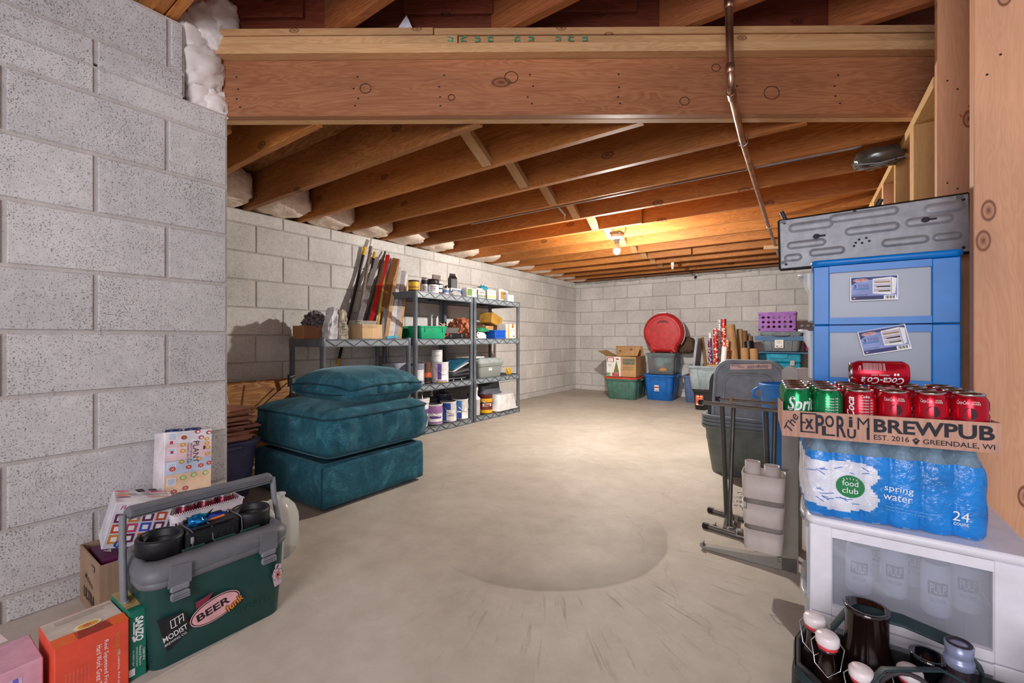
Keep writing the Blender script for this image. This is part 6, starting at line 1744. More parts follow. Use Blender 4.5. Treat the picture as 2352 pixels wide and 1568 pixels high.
# two milk jugs
MJ = frosted('e9ece8', .72, .2)
for k, (x, y, s, lab) in enumerate(((-1.735, .80, 1.0, 'empty translucent milk jug nearest the cooler end'), (-1.80, .90, .98, 'translucent milk jug half hidden behind the other jug'))):
    t = thing('milk_jug', lab, 'jug', (x, y, 0), R(40 * k), 'milk jugs behind the cooler')
    b = B(); b.rings([rr(.125 * s * a, .125 * s * a, .03 * a, z * s, 5) for a, z in ((.88, 0), (1, .008), (1, .13), (.97, .15), (.8, .185), (.45, .215), (.30, .222))] , 0, True, True, False)
    b.lathe([(.0195, .221 * s), (.019, .236 * s), (.0225, .238 * s), (.0225, .243 * s), (.018, .243 * s), (.017, .22 * s)], 20, (0, 0, 0), 0, True, None, False, False); b.build('jug_body', MJ, t)
    B().tube([(-.02, -.0, .215 * s), (-.055, 0, .20 * s), (-.066, 0, .17 * s), (-.062, 0, .12 * s), (-.055, 0, .10 * s)], .010, 10).build('jug_handle', MJ, t)
# ------------------------------------------------------------ shelving
TIERS = (.058, .447, .858, 1.283)
def shelf_unit(label, y0, L, tiers, top):
    """posts at the corners, X from -3.37 to -2.91"""
    t = thing('shelf_unit', label, 'shelving', (-3.14, y0 + L / 2, 0), 0)
    D = .46
    for sx in (-1, 1):
        for sy in (-1, 1):
            px, py = sx * (D / 2 - .02), sy * (L / 2 - .02)
            b = B(); b.lathe([(.0195, 0)] + [(r, z) for tz in tiers for r, z in ((.0195, tz - .075), (.022, tz - .07), (.022, tz - .002), (.0195, tz + .003))] + ([(.0195, top), (0, top)] if top > tiers[-1] + .01 else [(0.0, tiers[-1] + .004)]), 14, (px, py, 0))
            b.build('post', 'shelf', t)
    for tz in tiers:
        b = B(); hgt = .058
        for sx in (-1, 1):
            x = sx * (D / 2 - .006)
            b.box((x, 0, tz - hgt / 2), (.004, L - .05, hgt - .004), 1)
            b.box((x + sx * .001, 0, tz - .004), (.010, L - .046, .008)); b.box((x + sx * .001, 0, tz - hgt + .004), (.010, L - .046, .008))
            n = 10; s = (L - .07) / n
            for k in range(n):
                ya = -L / 2 + .035 + k * s
                z0, z1 = (tz - hgt + .006, tz - .006) if k % 2 else (tz - .006, tz - hgt + .006)
                b.bar((x + sx * .004, ya, z0), (x + sx * .004, ya + s, z1), .004, .0055, 2, (1, 0, 0))
        for sy in (-1, 1): b.box((0, sy * (L / 2 - .006), tz - hgt / 2), (D - .03, .008, hgt), 0, None, .002)
        b.build('shelf_rim', ['shelf', 'shelf_light', 'shelf_dark'], t)
        b = B()
        for k in range(14): b.box((-D / 2 + .03 + k * (D - .06) / 13, 0, tz - .010), (.010, L - .03, .010))
        for k in range(11): b.box((0, -L / 2 + .05 + k * (L - .1) / 10, tz - .012), (D - .04, .006, .012))
        b.build('shelf_grid', 'shelf_dark', t)['kind'] = 'stuff'
        for k in range(2):
            B().box((0, -L / 4 + k * L / 2, tz - .022), (D - .03, .014, .026)).build('shelf_brace', 'shelf_dark', t)
    return t
shelf_unit('lower two tier grey plastic shelf unit holding moulding and newspaper bags', 1.75, .835, (.447, .858), .872)
shelf_unit('middle tall grey plastic shelf unit with green bins and paint cans', 2.625, .785, TIERS, 1.29)
shelf_unit('far tall grey plastic shelf unit with storage box and litter pans', 3.425, .830, TIERS, 1.29)

PAPER = C('cfcac0', .7, bump=.3)
def can(label, x, y, z, r, h, body, bands=(), lidm='steel', bail=False, grp=None, name='paint_can', cat='paint can', rz=0.0, dark_lid=False):
    t = thing(name, label, cat, (x, y, z), rz, grp)
    B().lathe([(r * .97, 0), (r, .002), (r, .006), (r * .97, .008), (r * .97, h - .008), (r, h - .006), (r, h - .001), (r * .94, h)], 24, cap1=False).build('can_body', body, t)
    B().lathe([(r * .94, h), (r * .90, h - .004), (r * .8, h - .004), (r * .78, h - .001), (0, h - .001)], 24, cap0=False).build('can_lid', lidm, t)
    if bands:
        b = B(); mats = []
        for i, (a0, a1, z0, z1, m) in enumerate(bands):
            rr_ = r * .975 + .0004 * (i + 1); n = max(3, int((a1 - a0) / 12)); mats.append(m)
            b.add([(rr_ * math.cos(R(a0 + (a1 - a0) * k / n)), rr_ * math.sin(R(a0 + (a1 - a0) * k / n)), zz) for zz in (z0 * h, z1 * h) for k in range(n + 1)], [(k, k + 1, k + n + 2, k + n + 1) for k in range(n)], i, True)
        b.build('can_label', mats, t)
    if bail:
        q = [(r * 1.03 * math.cos(R(a)), r * 1.03 * math.sin(R(a)), h * .80 - h * .42 * math.sin(R((a + 100) % 360)) ** 2) for a in range(-100, 81, 15)]
        B().tube(q, .0018, 5).build('wire_bail', 'steel', t)
    return t
V1 = C('6a4aa0', .5); V2 = C('a77ab5', .5); B1 = C('2b4fa8', .5); B2 = C('3f83c9', .5); W1 = C('e9e8ea', .45); G1_ = C('c9c9c6', .5); YL = C('e3b51e', .45)
F = -35      # front facing angle toward the room and camera
# bottom tier, middle unit
zt = TIERS[0]
t = thing('white_bucket', 'white plastic joint compound bucket with purple band on the bottom shelf', 'bucket', (-3.02, 2.755, zt))
B().lathe([(.085, 0), (.088, .005), (.100, .20), (.100, .215), (.106, .217), (.106, .235), (.102, .237), (.108, .24), (.108, .256), (.100, .258), (.09, .252), (0, .252)], 30).build('bucket_body', W1, t)
b = B(); rw = .0985
b.add([((.0962 + .013 * (zz / .2) * .6) * math.cos(R(a)), (.0962 + .013 * (zz / .2) * .6) * math.sin(R(a)), zz) for zz in (.125, .165) for a in range(-115, 41, 13)], [(k, k + 1, k + 13, k + 12) for k in range(11)], 0, True)
for j in range(6):
    z_ = .105 - j * .011
    b.add([((.0958 + .013 * (zz / .2) * .55) * math.cos(R(a)), (.0958 + .013 * (zz / .2) * .55) * math.sin(R(a)), zz) for zz in (z_, z_ + .004) for a in range(-70, 5 - (j % 3) * 12, 8)], [(k, k + 1, k + 1 + len(range(-70, 5 - (j % 3) * 12, 8)), k + len(range(-70, 5 - (j % 3) * 12, 8))) for k in range(len(range(-70, 5 - (j % 3) * 12, 8)) - 1)], 1, True)
b.build('bucket_label', [V1, C('8a8a92', .6)], t)
B().tube([(.10, -.03, .235), (.06, -.01, .33), (.055, 0, .345), (.06, .005, .33), (-.06, .09, .235)], .0022, 6).build('wire_bail', 'steel', t)
can('white paint can with mauve brush strokes beside the bucket', -3.01, 2.955, zt, .078, .185, W1, ((-120, 60, .55, .92, V2), (-120, 60, .02, .14, V2), (-80, 10, .30, .42, V1)), bail=True, grp='paint cans on the bottom shelf')
can('deep blue and white paint can in the bottom row', -3.00, 3.135, zt, .080, .190, W1, ((-130, -30, .03, .93, B1), (-60, 0, .06, .60, W1), (-52, -5, .28, .34, V1)), bail=True, grp='paint cans on the bottom shelf')
can('light blue gradient paint can next to the middle shelf post', -2.995, 3.305, zt, .080, .195, W1, ((-130, -38, .03, .93, B2), (-75, -42, .05, .42, W1), (-120, -40, .03, .35, B1)), bail=True, grp='paint cans on the bottom shelf')
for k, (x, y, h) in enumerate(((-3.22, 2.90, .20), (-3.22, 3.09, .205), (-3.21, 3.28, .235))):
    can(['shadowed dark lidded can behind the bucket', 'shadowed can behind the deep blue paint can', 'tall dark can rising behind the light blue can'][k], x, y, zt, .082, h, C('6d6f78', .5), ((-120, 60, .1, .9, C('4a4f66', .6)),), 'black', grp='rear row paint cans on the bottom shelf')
# bottom tier, far unit
t = thing('white_canister', 'white canister bottle at the post on the far unit bottom shelf', 'bottle', (-2.985, 3.53, zt))
B().lathe([(.045, 0), (.047, .004), (.047, .16), (.05, .162), (.05, .17), (.04, .185), (.02, .20), (.02, .25), (.026, .255), (.026, .31), (0, .312)], 22).build('bottle_body', W1, t)
can('brown and yellow varnish can with bail on the far unit', -2.99, 3.695, zt, .083, .20, C('6b2a22', .45), ((-150, 90, .0, .20, YL), (-100, 20, .60, .80, C('e0a82a', .5)), (-70, 0, .38, .54, W1), (-60, -10, .40, .50, C('b8452a', .5))), 'steel', True)
def pan(name, label, loc, rot, w, d, h, m):
    t = thing(name, label, 'litter pan', loc, rot=rot)
    b = B(); b.rings([rr(w * 1.06, d * 1.06, .06, 0, 6), rr(w * 1.06, d * 1.06, .06, .008, 6), rr(w, d, .06, .012, 6), rr(w * .86, d * .86, .05, h * .85, 6), rr(w * .80, d * .80, .05, h, 6)], 0, True, False, True)
    b.build('pan_body', m, t)
    b = B(); b.rings([rr(w * 1.07, d * 1.07, .06, -.002, 6), rr(w * 1.08, d * 1.08, .06, .005, 6), rr(w * 1.04, d * 1.04, .06, .010, 6)], 0, True, False, False); b.build('pan_rim', m, t)
    return t
pan('litter_pan', 'white litter pan turned upside down on the bottom shelf', (-3.04, 4.00, zt + .004), (R(0), 0, R(0)), .28, .40, .17, C('d9d8d8', .45))
pan('litter_pan', 'dark grey litter pan resting on the white upturned pan', (-3.14, 3.87, zt + .175), (R(10), R(12), R(4)), .24, .36, .15, C('5b606a', .4))
# third tier
zt = TIERS[1]
can('white and violet gallon paint can under a small grey can', -3.00, 3.02, zt, .083, .19, W1, ((-62, -35, .15, .92, V1), (-70, 10, .02, .10, V2)), bail=True)
can('small plain grey label can standing on the violet gallon can', -3.03, 3.01, zt + .1905, .052, .115, G1_, ((-120, 60, .15, .85, C('dcdcd6', .6)), (-80, 0, .5, .54, C('9a9a98', .6))), name='small_can')
can('white and blue torn label paint can at the third tier end', -3.02, 2.73, zt, .080, .19, C('8b8fa0', .5), ((-140, -50, .05, .93, B1), (-85, -35, .1, .9, W1), (-60, 20, .2, .7, W1)), bail=False)
can('brown can with orange band in the third tier shadow', -3.05, 2.88, zt, .048, .19, C('6a4438', .5), ((-120, 60, .28, .5, C('d05a28', .5)), (-120, 60, .05, .26, 'ink')))
t = thing('tray_stack', 'stack of grey and teal paint trays leaning together on the third tier', 'trays', (-3.05, 3.25, zt))
for k, (m, zz, ax) in enumerate(((C('33363a', .5), .055, 2), (C('4a4d52', .5), .085, 7), (C('c9cacc', .4), .13, 20), (C('2a6a86', .4), .155, 22))):
    B().box((0, 0, 0), (.24, .24, .022 if k < 2 else .012), 0, None, .005).build('paint_tray', m, t, loc=(0, .0, zz), rot=(R(ax), 0, 0))
B().box((.06, 0, .018), (.012, .26, .014), 0, None, .003).build('white_rail', W1, t)
for yy in (-.06, .06): B().box((.065, yy, -.0 + .0), (.006, .008, .03)).build('clip', 'white', t)
# pale bin and dish rack at the near end of the third tier
t = thing('white_rack', 'white wire dish rack behind the top cushion on the low shelf', 'rack', (-3.08, 2.36, .448))
b = B()
for zz in (.002, .05, .085): b.tube([(-.10, -.16, zz), (.10, -.16, zz), (.10, .16, zz), (-.10, .16, zz), (-.10, -.16, zz)], .003, 6)
for k in range(9):
    yy = -.16 + k * .04
    for sx in (-1, 1): b.tube([(sx * .10, yy, .0), (sx * .10, yy, .098)], .003 if k % 2 else .005, 6)
b.build('rack_wire', 'white', t)['kind'] = 'stuff'
t = tote('pale_bin', 'pale grey lidded bin in the shadow at the near end of the middle unit', (-3.20, 2.68, .448), R(90), .22, .20, .17, C('a3a5b5', .5), .88, r=.04, panel=False, lid=C('8e92a0', .5))
# far unit: clear box with grey lid, yellow cord
t = tote('clear_box', 'large clear storage box with grey lid on the far unit third tier', (-3.08, 3.70, zt), 0, .36, .40, .15, frosted('c5cbc8', .62, .25), .92, r=.03, panel=False, handles=False)
lidpart(t, .36, .40, .155, .03, C('9aa3a3', .4), th=.045)
o = B().box((0, 0, 0), (.20, .24, .014), 0, None, .003).build('white_tray', 'white', loc=(-3.12, 3.60, zt + .21)); tag(o, 'flat white tray lying on the clear box lid', 'tray')
b = B().box((0, 0, 0), (.055, .004, .035)); b.build('paper_tag', 'white', t, loc=(.172, -.02, .09), rot=(0, 0, R(90)))
b = B()
for k in range(6): b.tube([(.0 + .012 * math.sin(k), .045 * math.cos(a + k * .5) * (1 - .12 * k), .042 + .038 * math.sin(a) * (1 - .08 * k)) for a in [2 * PI * q / 14 for q in range(15)]], .0045, 6)
o = b.build('yellow_cord', YL, loc=(-2.925, 4.03, zt + .002)); tag(o, 'bright yellow coiled cord hanging over the shelf front', 'cord')
t = thing('scraper', 'yellow handled scraper lying at the front of the third tier', 'tool', (-2.93, 2.97, zt + .003), R(80))
B().bar((-.05, 0, .004), (.05, 0, .004), .014, .006).build('tool_handle', C('cfc23a', .5), t); B().bar((-.10, 0, .003), (-.05, 0, .003), .022, .002).build('blade', 'steel', t)
# second tier, middle unit
zt = TIERS[2]
TG = C('0f9a6c', .45, var=.04)
t = tote('green_bin', 'bright green plastic bin at the front of the second tier', (-3.00, 2.86, zt + .002), R(90), .34, .17, .115, TG, .90, r=.015, panel=False, handles=False, cat='bin', rim=.006)
for yy in (-.11, .11): B().box((yy, -.086, .085), (.008, .006, .05)).build('rib', TG, t)
tote('green_bin', 'darker green bin behind the front one near the moulding', (-3.22, 2.74, zt + .002), R(90), .26, .17, .115, C('1c7a4c', .5), .88, r=.015, panel=False, handles=False, cat='bin', rim=.006)
t = carton('small_crate', 'small plain wooden box beside the dark green bin', 'box', (-3.22, 2.50, zt + .0), R(90), .16, .10, .075, 'brownboard', True, [('f', 50, .03)])
g = random.Random(8)
MT = C('7a7a78', .4, metal=.3)
t = thing('metal_trough', 'grey metal drywall trough holding tools on the second tier', 'trough', (-3.06, 3.16, zt + .055), R(90))
b = B(); b.rings([rr(.26, .07, .005, 0, 2), rr(.30, .11, .005, .055, 2), rr(.295, .105, .005, .055, 2), rr(.255, .065, .005, .004, 2)], 0, False, True, True); b.build('trough_body', MT, t)
for k, (x0, z0, x1, z1, m) in enumerate(((-.10, .03, -.02, .09, 'pine'), (-.12, .03, -.10, .15, 'white'), (.0, .03, -.08, .08, 'steel'), (.05, .03, -.06, .10, 'steel'), (.08, .03, .13, .09, 'steel'), (-.05, .03, .02, .085, 'pine'))):
    o = B(); o.bar((0, 0, 0), Vector((x1 - x0, .02, z1 - z0)), .022 if m == 'steel' else .018, .008); o.tube([Vector((x1 - x0, .02, z1 - z0)), Vector((x1 - x0, .02, z1 - z0)) * 1.12], .006, 6)
    q = Matrix.Translation((-3.06, 3.16, zt + .055)) @ Matrix.Rotation(R(90), 4, 'Z') @ Vector((x0, -.01 + .005 * k, z0))
    o = o.build('hand_tool', m, loc=q, rot=(0, 0, R(90)))
    tag(o, ['short wooden handled tool in the grey trough', 'upright white handled brush in the grey trough', 'broad steel taping knife in the grey trough', 'long steel taping knife leaning in the grey trough', 'steel knife at the far end of the grey trough', 'small wooden scraper in the middle of the grey trough'][k], 'tool', 'hand tools in the metal trough')
t = thing('black_tool_case', 'black plastic tool case below the metal trough', 'case', (-3.05, 3.22, zt + .001), R(90))
B().box((0, 0, .026), (.30, .15, .050), 0, None, .008).build('case_body', 'black', t)
for x in (-.08, .08): B().box((x, -.077, .03), (.03, .006, .03)).build('latch', C('4a4b4f', .4), t)
B().box((0, .0, .051), (.2, .04, .006), 0, None, .002).build('case_grip', C('5a5b5f', .4), t)
t = thing('red_clamp', 'small red tool between the green bin and the black case', 'tool', (-2.97, 3.07, zt + .001))
B().bar((0, -.03, .01), (0, .04, .05), .01, .008).build('jaw', C('c4302a', .45), t); B().bar((0, -.03, .06), (0, .04, .045), .01, .008).build('jaw', C('c4302a', .45), t); B().bar((0, -.03, .0), (0, -.02, .03), .012, .01).build('jaw', C('c4302a', .45), t)
def tarp_mat():
    return C('b06a48', .75, bump=.4, bs=60, var=.12)
def crumple(name, label, cat, loc, d, mat, seed, amp=.35, fr=3.5, parts='cloth_fold'):
    t = thing(name, label, cat, loc)
    b = B(); rs = []; nu, nv = 40, 22
    for i in range(nv + 1):
        ph = (PI / 2) * i / nv
        row = []
        for k in range(nu):
            th = 2 * PI * k / nu
            q = Vector((math.cos(th) * math.cos(ph), math.sin(th) * math.cos(ph), math.sin(ph)))
            rid = abs(noise.noise(q * fr + Vector((seed, 0, 0)))) + .6 * abs(noise.noise(q * fr * 2.1 + Vector((0, seed, 0))))
            gq = 1 - amp * rid
            row.append((q.x * gq * d[0] / 2, q.y * gq * d[1] / 2, max(0, q.z * gq * d[2])))
        rs.append(row)
    b.rings(rs, 0, True); b.build(parts, mat, t)
    return t
crumple('brown_tarp', 'crumpled rust brown tarp heaped across the second tier', 'tarp', (-3.16, 3.50, zt + .002), (.36, .52, .24), tarp_mat(), 4, .42, 3.2, 'tarp_body')
crumple('green_bag', 'crumpled green plastic bag on top of the white bag', 'bag', (-3.02, 3.66, zt + .075), (.17, .26, .05), C('2a8a5a', .4), 9, .5, 4, 'bag_body')
crumple('white_bag', 'crumpled white plastic bag under the green bag', 'bag', (-2.99, 3.60, zt + .002), (.14, .20, .085), C('d9dade', .4), 12, .45, 4, 'bag_body')
t = thing('blue_basket', 'small blue perforated basket on the second tier of the far unit', 'basket', (-2.99, 3.87, zt + .002), R(90))
b = B(); holed(b, .19, .085, 9, 4, (0, -.07, 0), X, .003, .0055, 0, .010); b.build('basket_side', C('1f5fd0', .45), t)
b = B(); holed(b, .19, .085, 9, 4, (0, .07, 0), -X, .003, .0055, 0, .010); b.build('basket_side', C('1f5fd0', .45), t)
b = B(); b.box((-.095, 0, .042), (.003, .14, .085)); b.box((.095, 0, .042), (.003, .14, .085)); b.box((0, 0, .002), (.19, .14, .004)); b.rings([rr(.20, .15, .01, .083, 3), rr(.215, .165, .012, .083, 3), rr(.215, .165, .012, .092, 3), rr(.195, .145, .01, .092, 3)], 0, False, False, False)
b.build('basket_rim', C('2468d8', .45), t)
t = carton('orange_striped_box', 'white product box with orange stripes and round emblem', 'box', (-2.99, 4.09, zt + .002), R(90), .20, .13, .165, C('e4e0da', .5), False)
b = B(); o = Vector((0, -.0655, 0))
b.rect(-.055, .082, .022, .165, o, X, Z, 0, .0006); b.rect(.092, .082, .012, .165, o, X, Z, 0, .0006); b.ell(.03, .142, .022, .022, o, X, Z, 1, .0008, 20); b.ell(.03, .142, .016, .016, o, X, Z, 2, .001, 16); b.text('Kneading', .02, .095, .075, .014, o, X, Z, 3, .0008, 0, None, .2); b.text('MASSAGER', .02, .075, .05, .005, o, X, Z, 3, .0008); b.rect(.05, .025, .035, .022, o, X, Z, 3, .0008)
for k in range(6): b.rect(-.085, .14 - k * .022, .006, .012, o, X, Z, 3, .0008)
b.build('box_print', [C('e0944a', .5), C('7a3a22', .5), C('c98a3a', .5), C('8d8880', .5)], t)
t = carton('tan_carton', 'tilted tan cardboard carton on top of the striped box', 'box', (-3.16, 4.00, zt + .155), 0, .16, .24, .12, C('b98c3a', .6), False, rot=(R(-14), 0, R(8)))
B().box((0, 0, 0), (.012, .022, .022), 0, None, .002).build('white_tab', 'white', t, loc=(.07, .11, .0))
carton('lower_carton', 'tan carton supporting the tilted one at the shelf back', 'box', (-3.20, 4.02, zt + .002), 0, .16, .30, .145, 'card', False)
# top tier
zt = TIERS[3]
can('yellow and brown wood stain can at the top tier end', -3.00, 2.69, zt, .050, .10, C('4a3326', .5), ((-160, 100, .15, .85, YL), (-100, 20, .25, .45, C('a8741e', .5))), C('4a3a2e', .5), grp='cans on the top shelf', name='stain_can')
can('black capped spray can on the top tier', -2.98, 2.80, zt, .028, .12, C('c9c9cc', .4), ((-120, 60, .62, 1.0, 'ink'), (-80, 10, .1, .5, C('8d8f96', .5))), 'black', name='spray_can', cat='spray can')
t = thing('wide_jar', 'white jar with black screw lid and dark lettering', 'jar', (-2.99, 2.915, zt))
B().lathe([(.054, 0), (.056, .003), (.056, .078), (.05, .084)], 24).build('jar_body', W1, t); B().lathe([(.054, .080), (.056, .082), (.056, .128), (.053, .131), (0, .131)], 24).build('jar_lid', C('231a1a', .4), t)
b = B(); rw = .0568
for s, z_, hh in (('PREMIUM', .06, .01), ('STAIN', .042, .012), ('INDOOR', .026, .008)): b.text(s, 0, z_, .05, hh, (0, 0, 0), X, Z, 0, 0, 0, lambda a, c_: Vector((rw * math.sin(a / rw + R(50)), -rw * math.cos(a / rw + R(50)), c_)), 0, .02)
b.build('jar_print', 'ink', t)
for k in range(3):
    c = can(['lowest little jar in the stack of three by the wide jar', 'middle little jar in the stack of three', 'uppermost little jar in the stack of three'][k], -3.00, 3.01, zt + k * .0405, .032, .040, W1, ((-120, 60, .1, .5, 'ink'),), 'black', name='little_jar', cat='jar', grp='little stacked jars on the top shelf')
t = thing('white_cup', 'white plastic tub with blue mark on the top tier', 'cup', (-2.96, 3.06, zt)); B().lathe([(.026, 0), (.031, .055), (.033, .056), (.033, .06), (0, .06)], 18).build('cup_body', W1, t); B().lathe([(.0295, .018), (.031, .042)], 18, cap0=False, cap1=False).build('blue_mark', C('5d7fb5', .5), t)
crumple('grey_rag', 'crumpled grey rag slumped on the top tier front', 'rag', (-2.97, 3.19, zt + .001), (.09, .20, .06), C('a9aaa8', .7), 17, .5, 4, 'rag_body')
t = thing('dark_trowel', 'dark bladed trowel standing behind the white tub', 'tool', (-3.02, 3.10, zt)); B().bar((0, 0, 0), (0, .02, .09), .03, .004).build('blade', 'black', t); B().bar((0, .02, .09), (0, .05, .10), .014, .012).build('tool_handle', 'black', t)
t = carton('blue_white_box', 'low white box with blue side on the top tier', 'box', (-3.07, 3.28, zt + .001), R(90), .26, .18, .075, C('dcdfe3', .45), False)
B().box((-.015, -.0905, .035), (.20, .001, .055)).build('blue_side', C('4a6a96', .5), t)
t = carton('green_white_box', 'white box with green picture panel on the top tier front', 'box', (-2.95, 3.39, zt + .001), R(90), .155, .07, .088, C('ecece6', .45), False)
b = B(); o = Vector((0, -.0355, 0)); b.rect(-.035, .044, .075, .070, o, X, Z, 0, .0006); b.ell(.055, .045, .013, .015, o, X, Z, 1, .0006); b.rect(.02, .07, .035, .006, o, X, Z, 2, .0006); b.build('box_print', [C('6a8a45', .6), C('e5d12a', .5), C('9aa0a5', .5)], t)
t = thing('black_carton', 'tall black milk style carton with torn top on the blue white box', 'carton', (-3.10, 3.30, zt + .078), R(70))
B().box((0, 0, .055), (.072, .072, .11), 0, None, .003).build('box_body', C('2c2422', .5), t)
b = B(); b.add([(-.036, -.036, .11), (.036, -.036, .11), (.036, .036, .11), (-.036, .036, .11), (-.034, 0, .145), (.034, 0, .145), (-.034, .004, .165), (.034, .004, .165)], [(0, 1, 5, 4), (2, 3, 4, 5), (4, 5, 7, 6), (0, 4, 3), (1, 2, 5)]); b.build('gable_top', C('2c2422', .5), t)
b = B(); b.rect(0.0, .055, .066, .075, (.0365, 0, 0), Y, Z, 0, .0004); b.ell(0, .06, .018, .022, (.0365, 0, 0), Y, Z, 1, .0008); b.build('box_print', [C('c9a882', .5), C('efe3cc', .5)], t)
crumple('dark_bag', 'flattened dark paper bag behind the black carton', 'bag', (-3.17, 3.18, zt + .078), (.12, .22, .05), C('8b8377', .7), 23, .4, 4, 'bag_body')
t = thing('teal_wrapped_pack', 'teal and white plastic wrapped pack at the back of the far top tier', 'pack', (-3.12, 3.74, zt + .001), R(90))
B().box((-.04, 0, .065), (.12, .10, .13), 0, None, .008).build('white_pack', C('cfd2d2', .45), t); B().lump((.07, 0, .085), (.15, .11, .15), 5, .35, 3, 20, 12, 0, .6).build('teal_pack', C('1a9ab8', .4), t)
for k, (y, w_, h_, lab, m, m2) in enumerate(((3.56, .12, .085, 'grey and white light bulb box lying on the far top tier', C('b9bbbd', .5), C('6d7a45', .5)), (3.73, .15, .10, 'white product box with yellow pictures on the far top tier', C('ece9e2', .45), C('e0b05a', .5)), (3.90, .075, .125, 'narrow orange and white box on the far top tier', C('e9e6e2', .45), C('ec7d2a', .5)))):
    t = carton('product_box', lab, 'box', (-2.97, y, zt + .001), R(90), w_, .09, h_, m, False)
    b = B(); o = Vector((0, -.0455, 0))
    if k == 2: b.rect(.01, h_ * .45, w_ * .6, h_ * .7, o, X, Z, 0, .0006)
    else:
        for q in range(4): b.rect(-w_ * .36 + q * w_ * .24, h_ * .25, w_ * .16, h_ * .26, o, X, Z, 0, .0006)
        b.text('LED BULBS', 0, h_ * .7, w_ * .6, h_ * .16, o, X, Z, 1, .0006)
    b.build('box_print', [m2, C('6a6d72', .5)], t)
t = carton('open_white_box', 'small open white box with raised flap on the far top tier', 'box', (-2.97, 4.08, zt + .001), R(90), .12, .09, .075, C('e8e4da', .5), True, [('b', -12, .055), ('l', 50, .04)])
b = B(); b.ell(.02, .035, .02, .022, (0, -.0457, 0), X, Z, 0, .0005); b.ell(.02, .035, .014, .016, (0, -.0457, 0), X, Z, 1, .0009); b.build('box_print', [C('d0b89a', .6), C('efe9df', .5)], t)

# ------------------------------------------------------------ lower shelf unit top
zt = .858
t = carton('brown_box', 'reddish brown cardboard box at the near end of the low shelf unit', 'box', (-3.22, 1.845, zt + .002), R(88), .19, .17, .10, 'card_red', True)
crumple('newspaper_bag', 'dark crumpled newspaper stuffed bag in the reddish brown box', 'bag', (-3.22, 1.885, zt + .06), (.20, .27, .17), C('6f6a70', .7, var=.35, bs=110), 31, .5, 4, 'bag_body')
def sack(label, loc, w, d, h, mat, seed, m2=None, rz=0):
    t = thing('paper_bag', label, 'bag', loc, rz, 'folded paper bags on the low shelf')
    b = B(); rs = []; n = 28
    for i in range(13):
        f = i / 12; row = []
        sq = 1 - .55 * max(0, f - .35) / .65
        for k in range(n):
            th = 2 * PI * k / n
            cx = math.copysign(abs(math.cos(th)) ** .45, math.cos(th)); cy = math.copysign(abs(math.sin(th)) ** .45, math.sin(th))
            q = noise.noise(Vector((cx * 2.5 + seed, cy * 2.5, f * 5)))
            q2 = noise.noise(Vector((cx * 6 + seed, cy * 6, f * 9)))
            e = 1 + (.40 * q + .26 * q2) * min(1, f * 3)
            row.append((cx * w / 2 * e * (1 - .1 * f), cy * d / 2 * e * sq + .02 * f * math.sin(seed), f * h + .03 * f * q))
        rs.append(row)
    b.rings(rs, 0, False); b.build('bag_body', mat, t)
    if m2:
        b = B()
        for k in range(6): b.text('GROUND COFFEE', 0, 0, .05, .008, (w / 2 * .9 * (1 if k < 9 else 1), -d * .1 + .0, .03 + k * .022), Y, Z, 0, .012)
        b.build('bag_print', m2, t)
    return t
sack('white crumpled paper bag beside the reddish brown box', (-3.045, 1.895, zt), .10, .085, .235, C('d9d9de', .6, var=.1), 2)
sack('tan paper bag with black print next to the white bag', (-3.045, 1.99, zt), .10, .085, .225, C('b5ab98', .65, var=.12), 6, 'ink')
t = carton('tile_box', 'pale cardboard box of thin tiles in the middle of the low shelf', 'box', (-3.06, 2.215, zt + .002), R(88), .185, .22, .115, 'card_pale', True)
b = B(); o = Vector((0, -.1105, 0))
for k in range(3): b.text('HANDLE WITH CARE KEEP DRY', -.01, .105 - k * .008, .13 - .02 * k, .0035, o, X, Z, 0, .0006)
b.ell(-.082, .09, .006, .004, o, X, Z, 0, .0005); b.build('box_print', C('8a6a4a', .7), t)
for k in range(7):
    o = B().box((0, 0, 0), (.17, .14, .005), 0, None, .001).build('thin_tile', C('b9b4a6', .5), loc=(-3.07 + .002 * (k % 3), 2.20 + .003 * ((k * 3) % 4), zt + .108 + k * .0062), rot=(0, 0, R(88 + (k * 37 % 11) - 5)))
    tag(o, ['lowest', 'second lowest', 'third lowest', 'middle', 'third highest', 'second highest', 'highest'][k] + ' thin grey tile stacked in the pale cardboard box', 'tile', 'thin tiles in the cardboard box')
# long pieces leaning on the wall: foot on the low shelf, head on the block wall
def lean(name, label, cat, p0, p1, w, th, mat, cyl=False, tip=None, grp='long pieces leaning above the low shelf'):
    p0 = Vector(p0); p1 = Vector(p1)
    t = thing(name, label, cat, p0, group=grp)
    d = p1 - p0
    if cyl:
        B().tube([(0, 0, 0), d], w / 2, 14).build('pole_shaft', mat, t)
        if tip: B().tube([d * .93, d * 1.0, d * 1.0 + d.normalized() * .004], w / 2 * 1.15, 12).build('pole_tip', tip, t)
    else:
        o = board('board_length', p0, p1, w, th, mat, None, up=(0.55, 0.83, 0)); o.matrix_basis = Matrix.Translation(-p0) @ o.matrix_basis; o.parent = t
    return t
Bk_ = C('1c1b1d', .4); 
lean('extension_pole', 'black pole with yellow tip standing in the gap behind the low shelf', 'pole', (-3.402, 2.20, .66), (-3.402, 2.47, 1.69), .026, 0, Bk_, True, YL)
o = B().lathe([(.0145, 0), (.0145, .06)], 12).build('lower_grip', YL, loc=(-3.402, 2.19, .64), rot=(R(-14), 0, 0)); o.parent = bpy.data.objects['extension_pole']; o.location = (0, -.006, -.03)
lean('extension_pole', 'shorter black pole with yellow tip beside the white capped stick', 'pole', (-3.30, 2.33, zt), (-3.405, 2.575, 1.66), .024, 0, Bk_, True, YL)
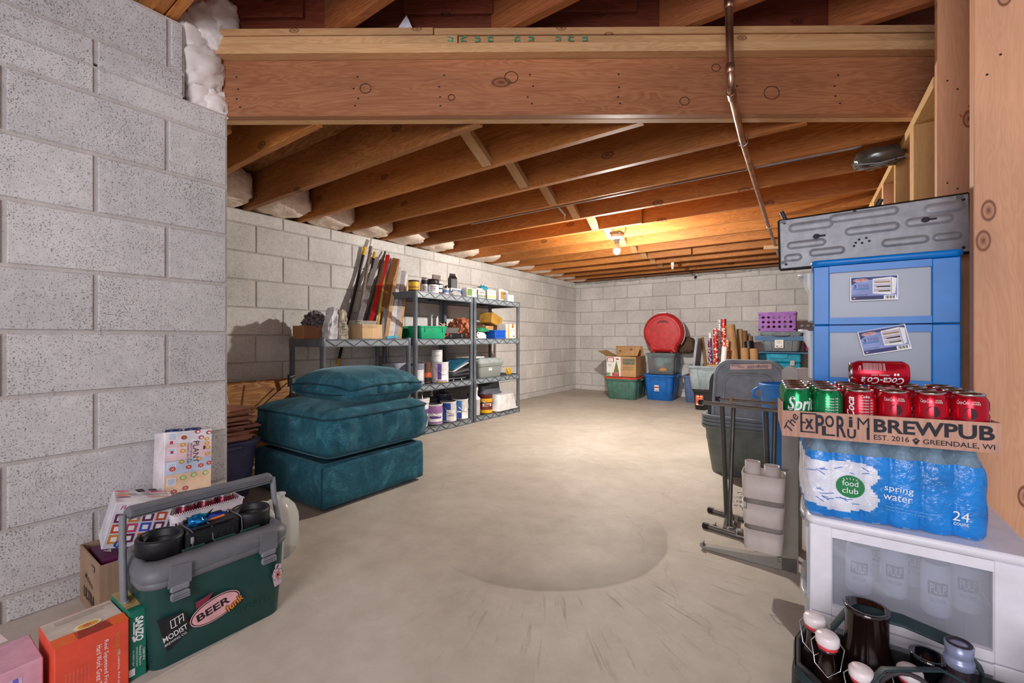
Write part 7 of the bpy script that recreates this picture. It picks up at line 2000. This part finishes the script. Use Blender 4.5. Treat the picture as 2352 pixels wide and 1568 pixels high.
lean('capped_stick', 'long grey brown stick with white cap, tallest of the leaning pieces', 'stick', (-3.25, 2.26, zt), (-3.405, 2.545, 1.77), .028, 0, C('7a6a60', .5), True, 'white')
lean('red_level', 'red level with black end leaning among the mouldings', 'level', (-3.15, 2.30, zt), (-3.405, 2.73, 1.66), .036, .018, C('c41e26', .4))
lean('umbrella_pole', 'thin black and grey rod right behind the red level', 'rod', (-3.20, 2.28, zt), (-3.41, 2.70, 1.69), .018, 0, C('3a3236', .4), True)
lean('white_pipe', 'white plastic pipe standing among the boards', 'pipe', (-3.12, 2.43, zt), (-3.40, 2.77, 1.56), .044, 0, W1, True)
lean('white_pipe', 'short white pipe at the far end of the leaning pieces', 'pipe', (-3.06, 2.53, zt), (-3.385, 2.93, 1.50), .046, 0, W1, True)
g = random.Random(6)
defs = [('moulding', 'dark brown flat moulding under the red level', (-3.14, 2.33), 2.66, 1.60, 'brownboard', .05), ('moulding', 'grey primed moulding left of the red level', (-3.20, 2.22), 2.60, 1.62, C('8d8a8c', .5), .045),
        ('moulding', 'wide brown board with folded paper at its top', (-3.10, 2.36), 2.82, 1.64, 'brownboard', .06), ('moulding', 'yellowish thin moulding strip', (-3.06, 2.33), 2.69, 1.50, C('c9b35a', .5), .02),
        ('moulding', 'grey moulding crossing to the white pipe', (-3.04, 2.37), 2.80, 1.52, C('9a989c', .5), .05), ('moulding', 'pine moulding with bright edge, longest of the pale pieces', (-3.02, 2.40), 2.85, 1.64, 'pine', .034),
        ('moulding', 'white painted moulding next to the pine one', (-3.00, 2.43), 2.86, 1.56, C('e6e4e2', .5), .05), ('moulding', 'pale grey flat board in the fanned bundle', (-2.985, 2.45), 2.90, 1.53, C('b5b3ba', .5), .07),
        ('moulding', 'pine plank at the front of the fanned bundle', (-2.97, 2.47), 2.93, 1.50, 'pine', .05), ('moulding', 'second pine plank of the fanned bundle', (-2.955, 2.49), 2.955, 1.49, 'pine', .03),
        ('moulding', 'taupe moulding tucked behind the yellow strip', (-3.12, 2.40), 2.76, 1.58, C('85786a', .5), .055)]
for nm, lab, (x, y), y1, z1, m, w_ in defs:
    lean(nm, lab, 'moulding', (x, y, zt), (-3.40, y1, z1), w_, .012, m)
o = B().bar((0, -.06, .012), (0, .06, .02), .02, .02).build('blue_brush', C('3fa0c4', .5), loc=(-2.955, 2.41, zt)); tag(o, 'small blue taped bundle end at the foot of the mouldings', 'bundle')
o = B().box((0, 0, 0), (.24, .004, .30), 0).build('cardboard_piece', 'card_red', loc=(-3.10, 2.14, zt + .08)); 
bpy.data.objects.remove(o)
# white label on the wall behind the top tier, long dark sheet
o = B().box((0, 0, 0), (.004, .11, .16)).build('grey_card', C('8f8078', .7), loc=(-3.425, 3.40, 1.47)); tag(o, 'grey card strip standing on the wall behind the top shelf', 'card')
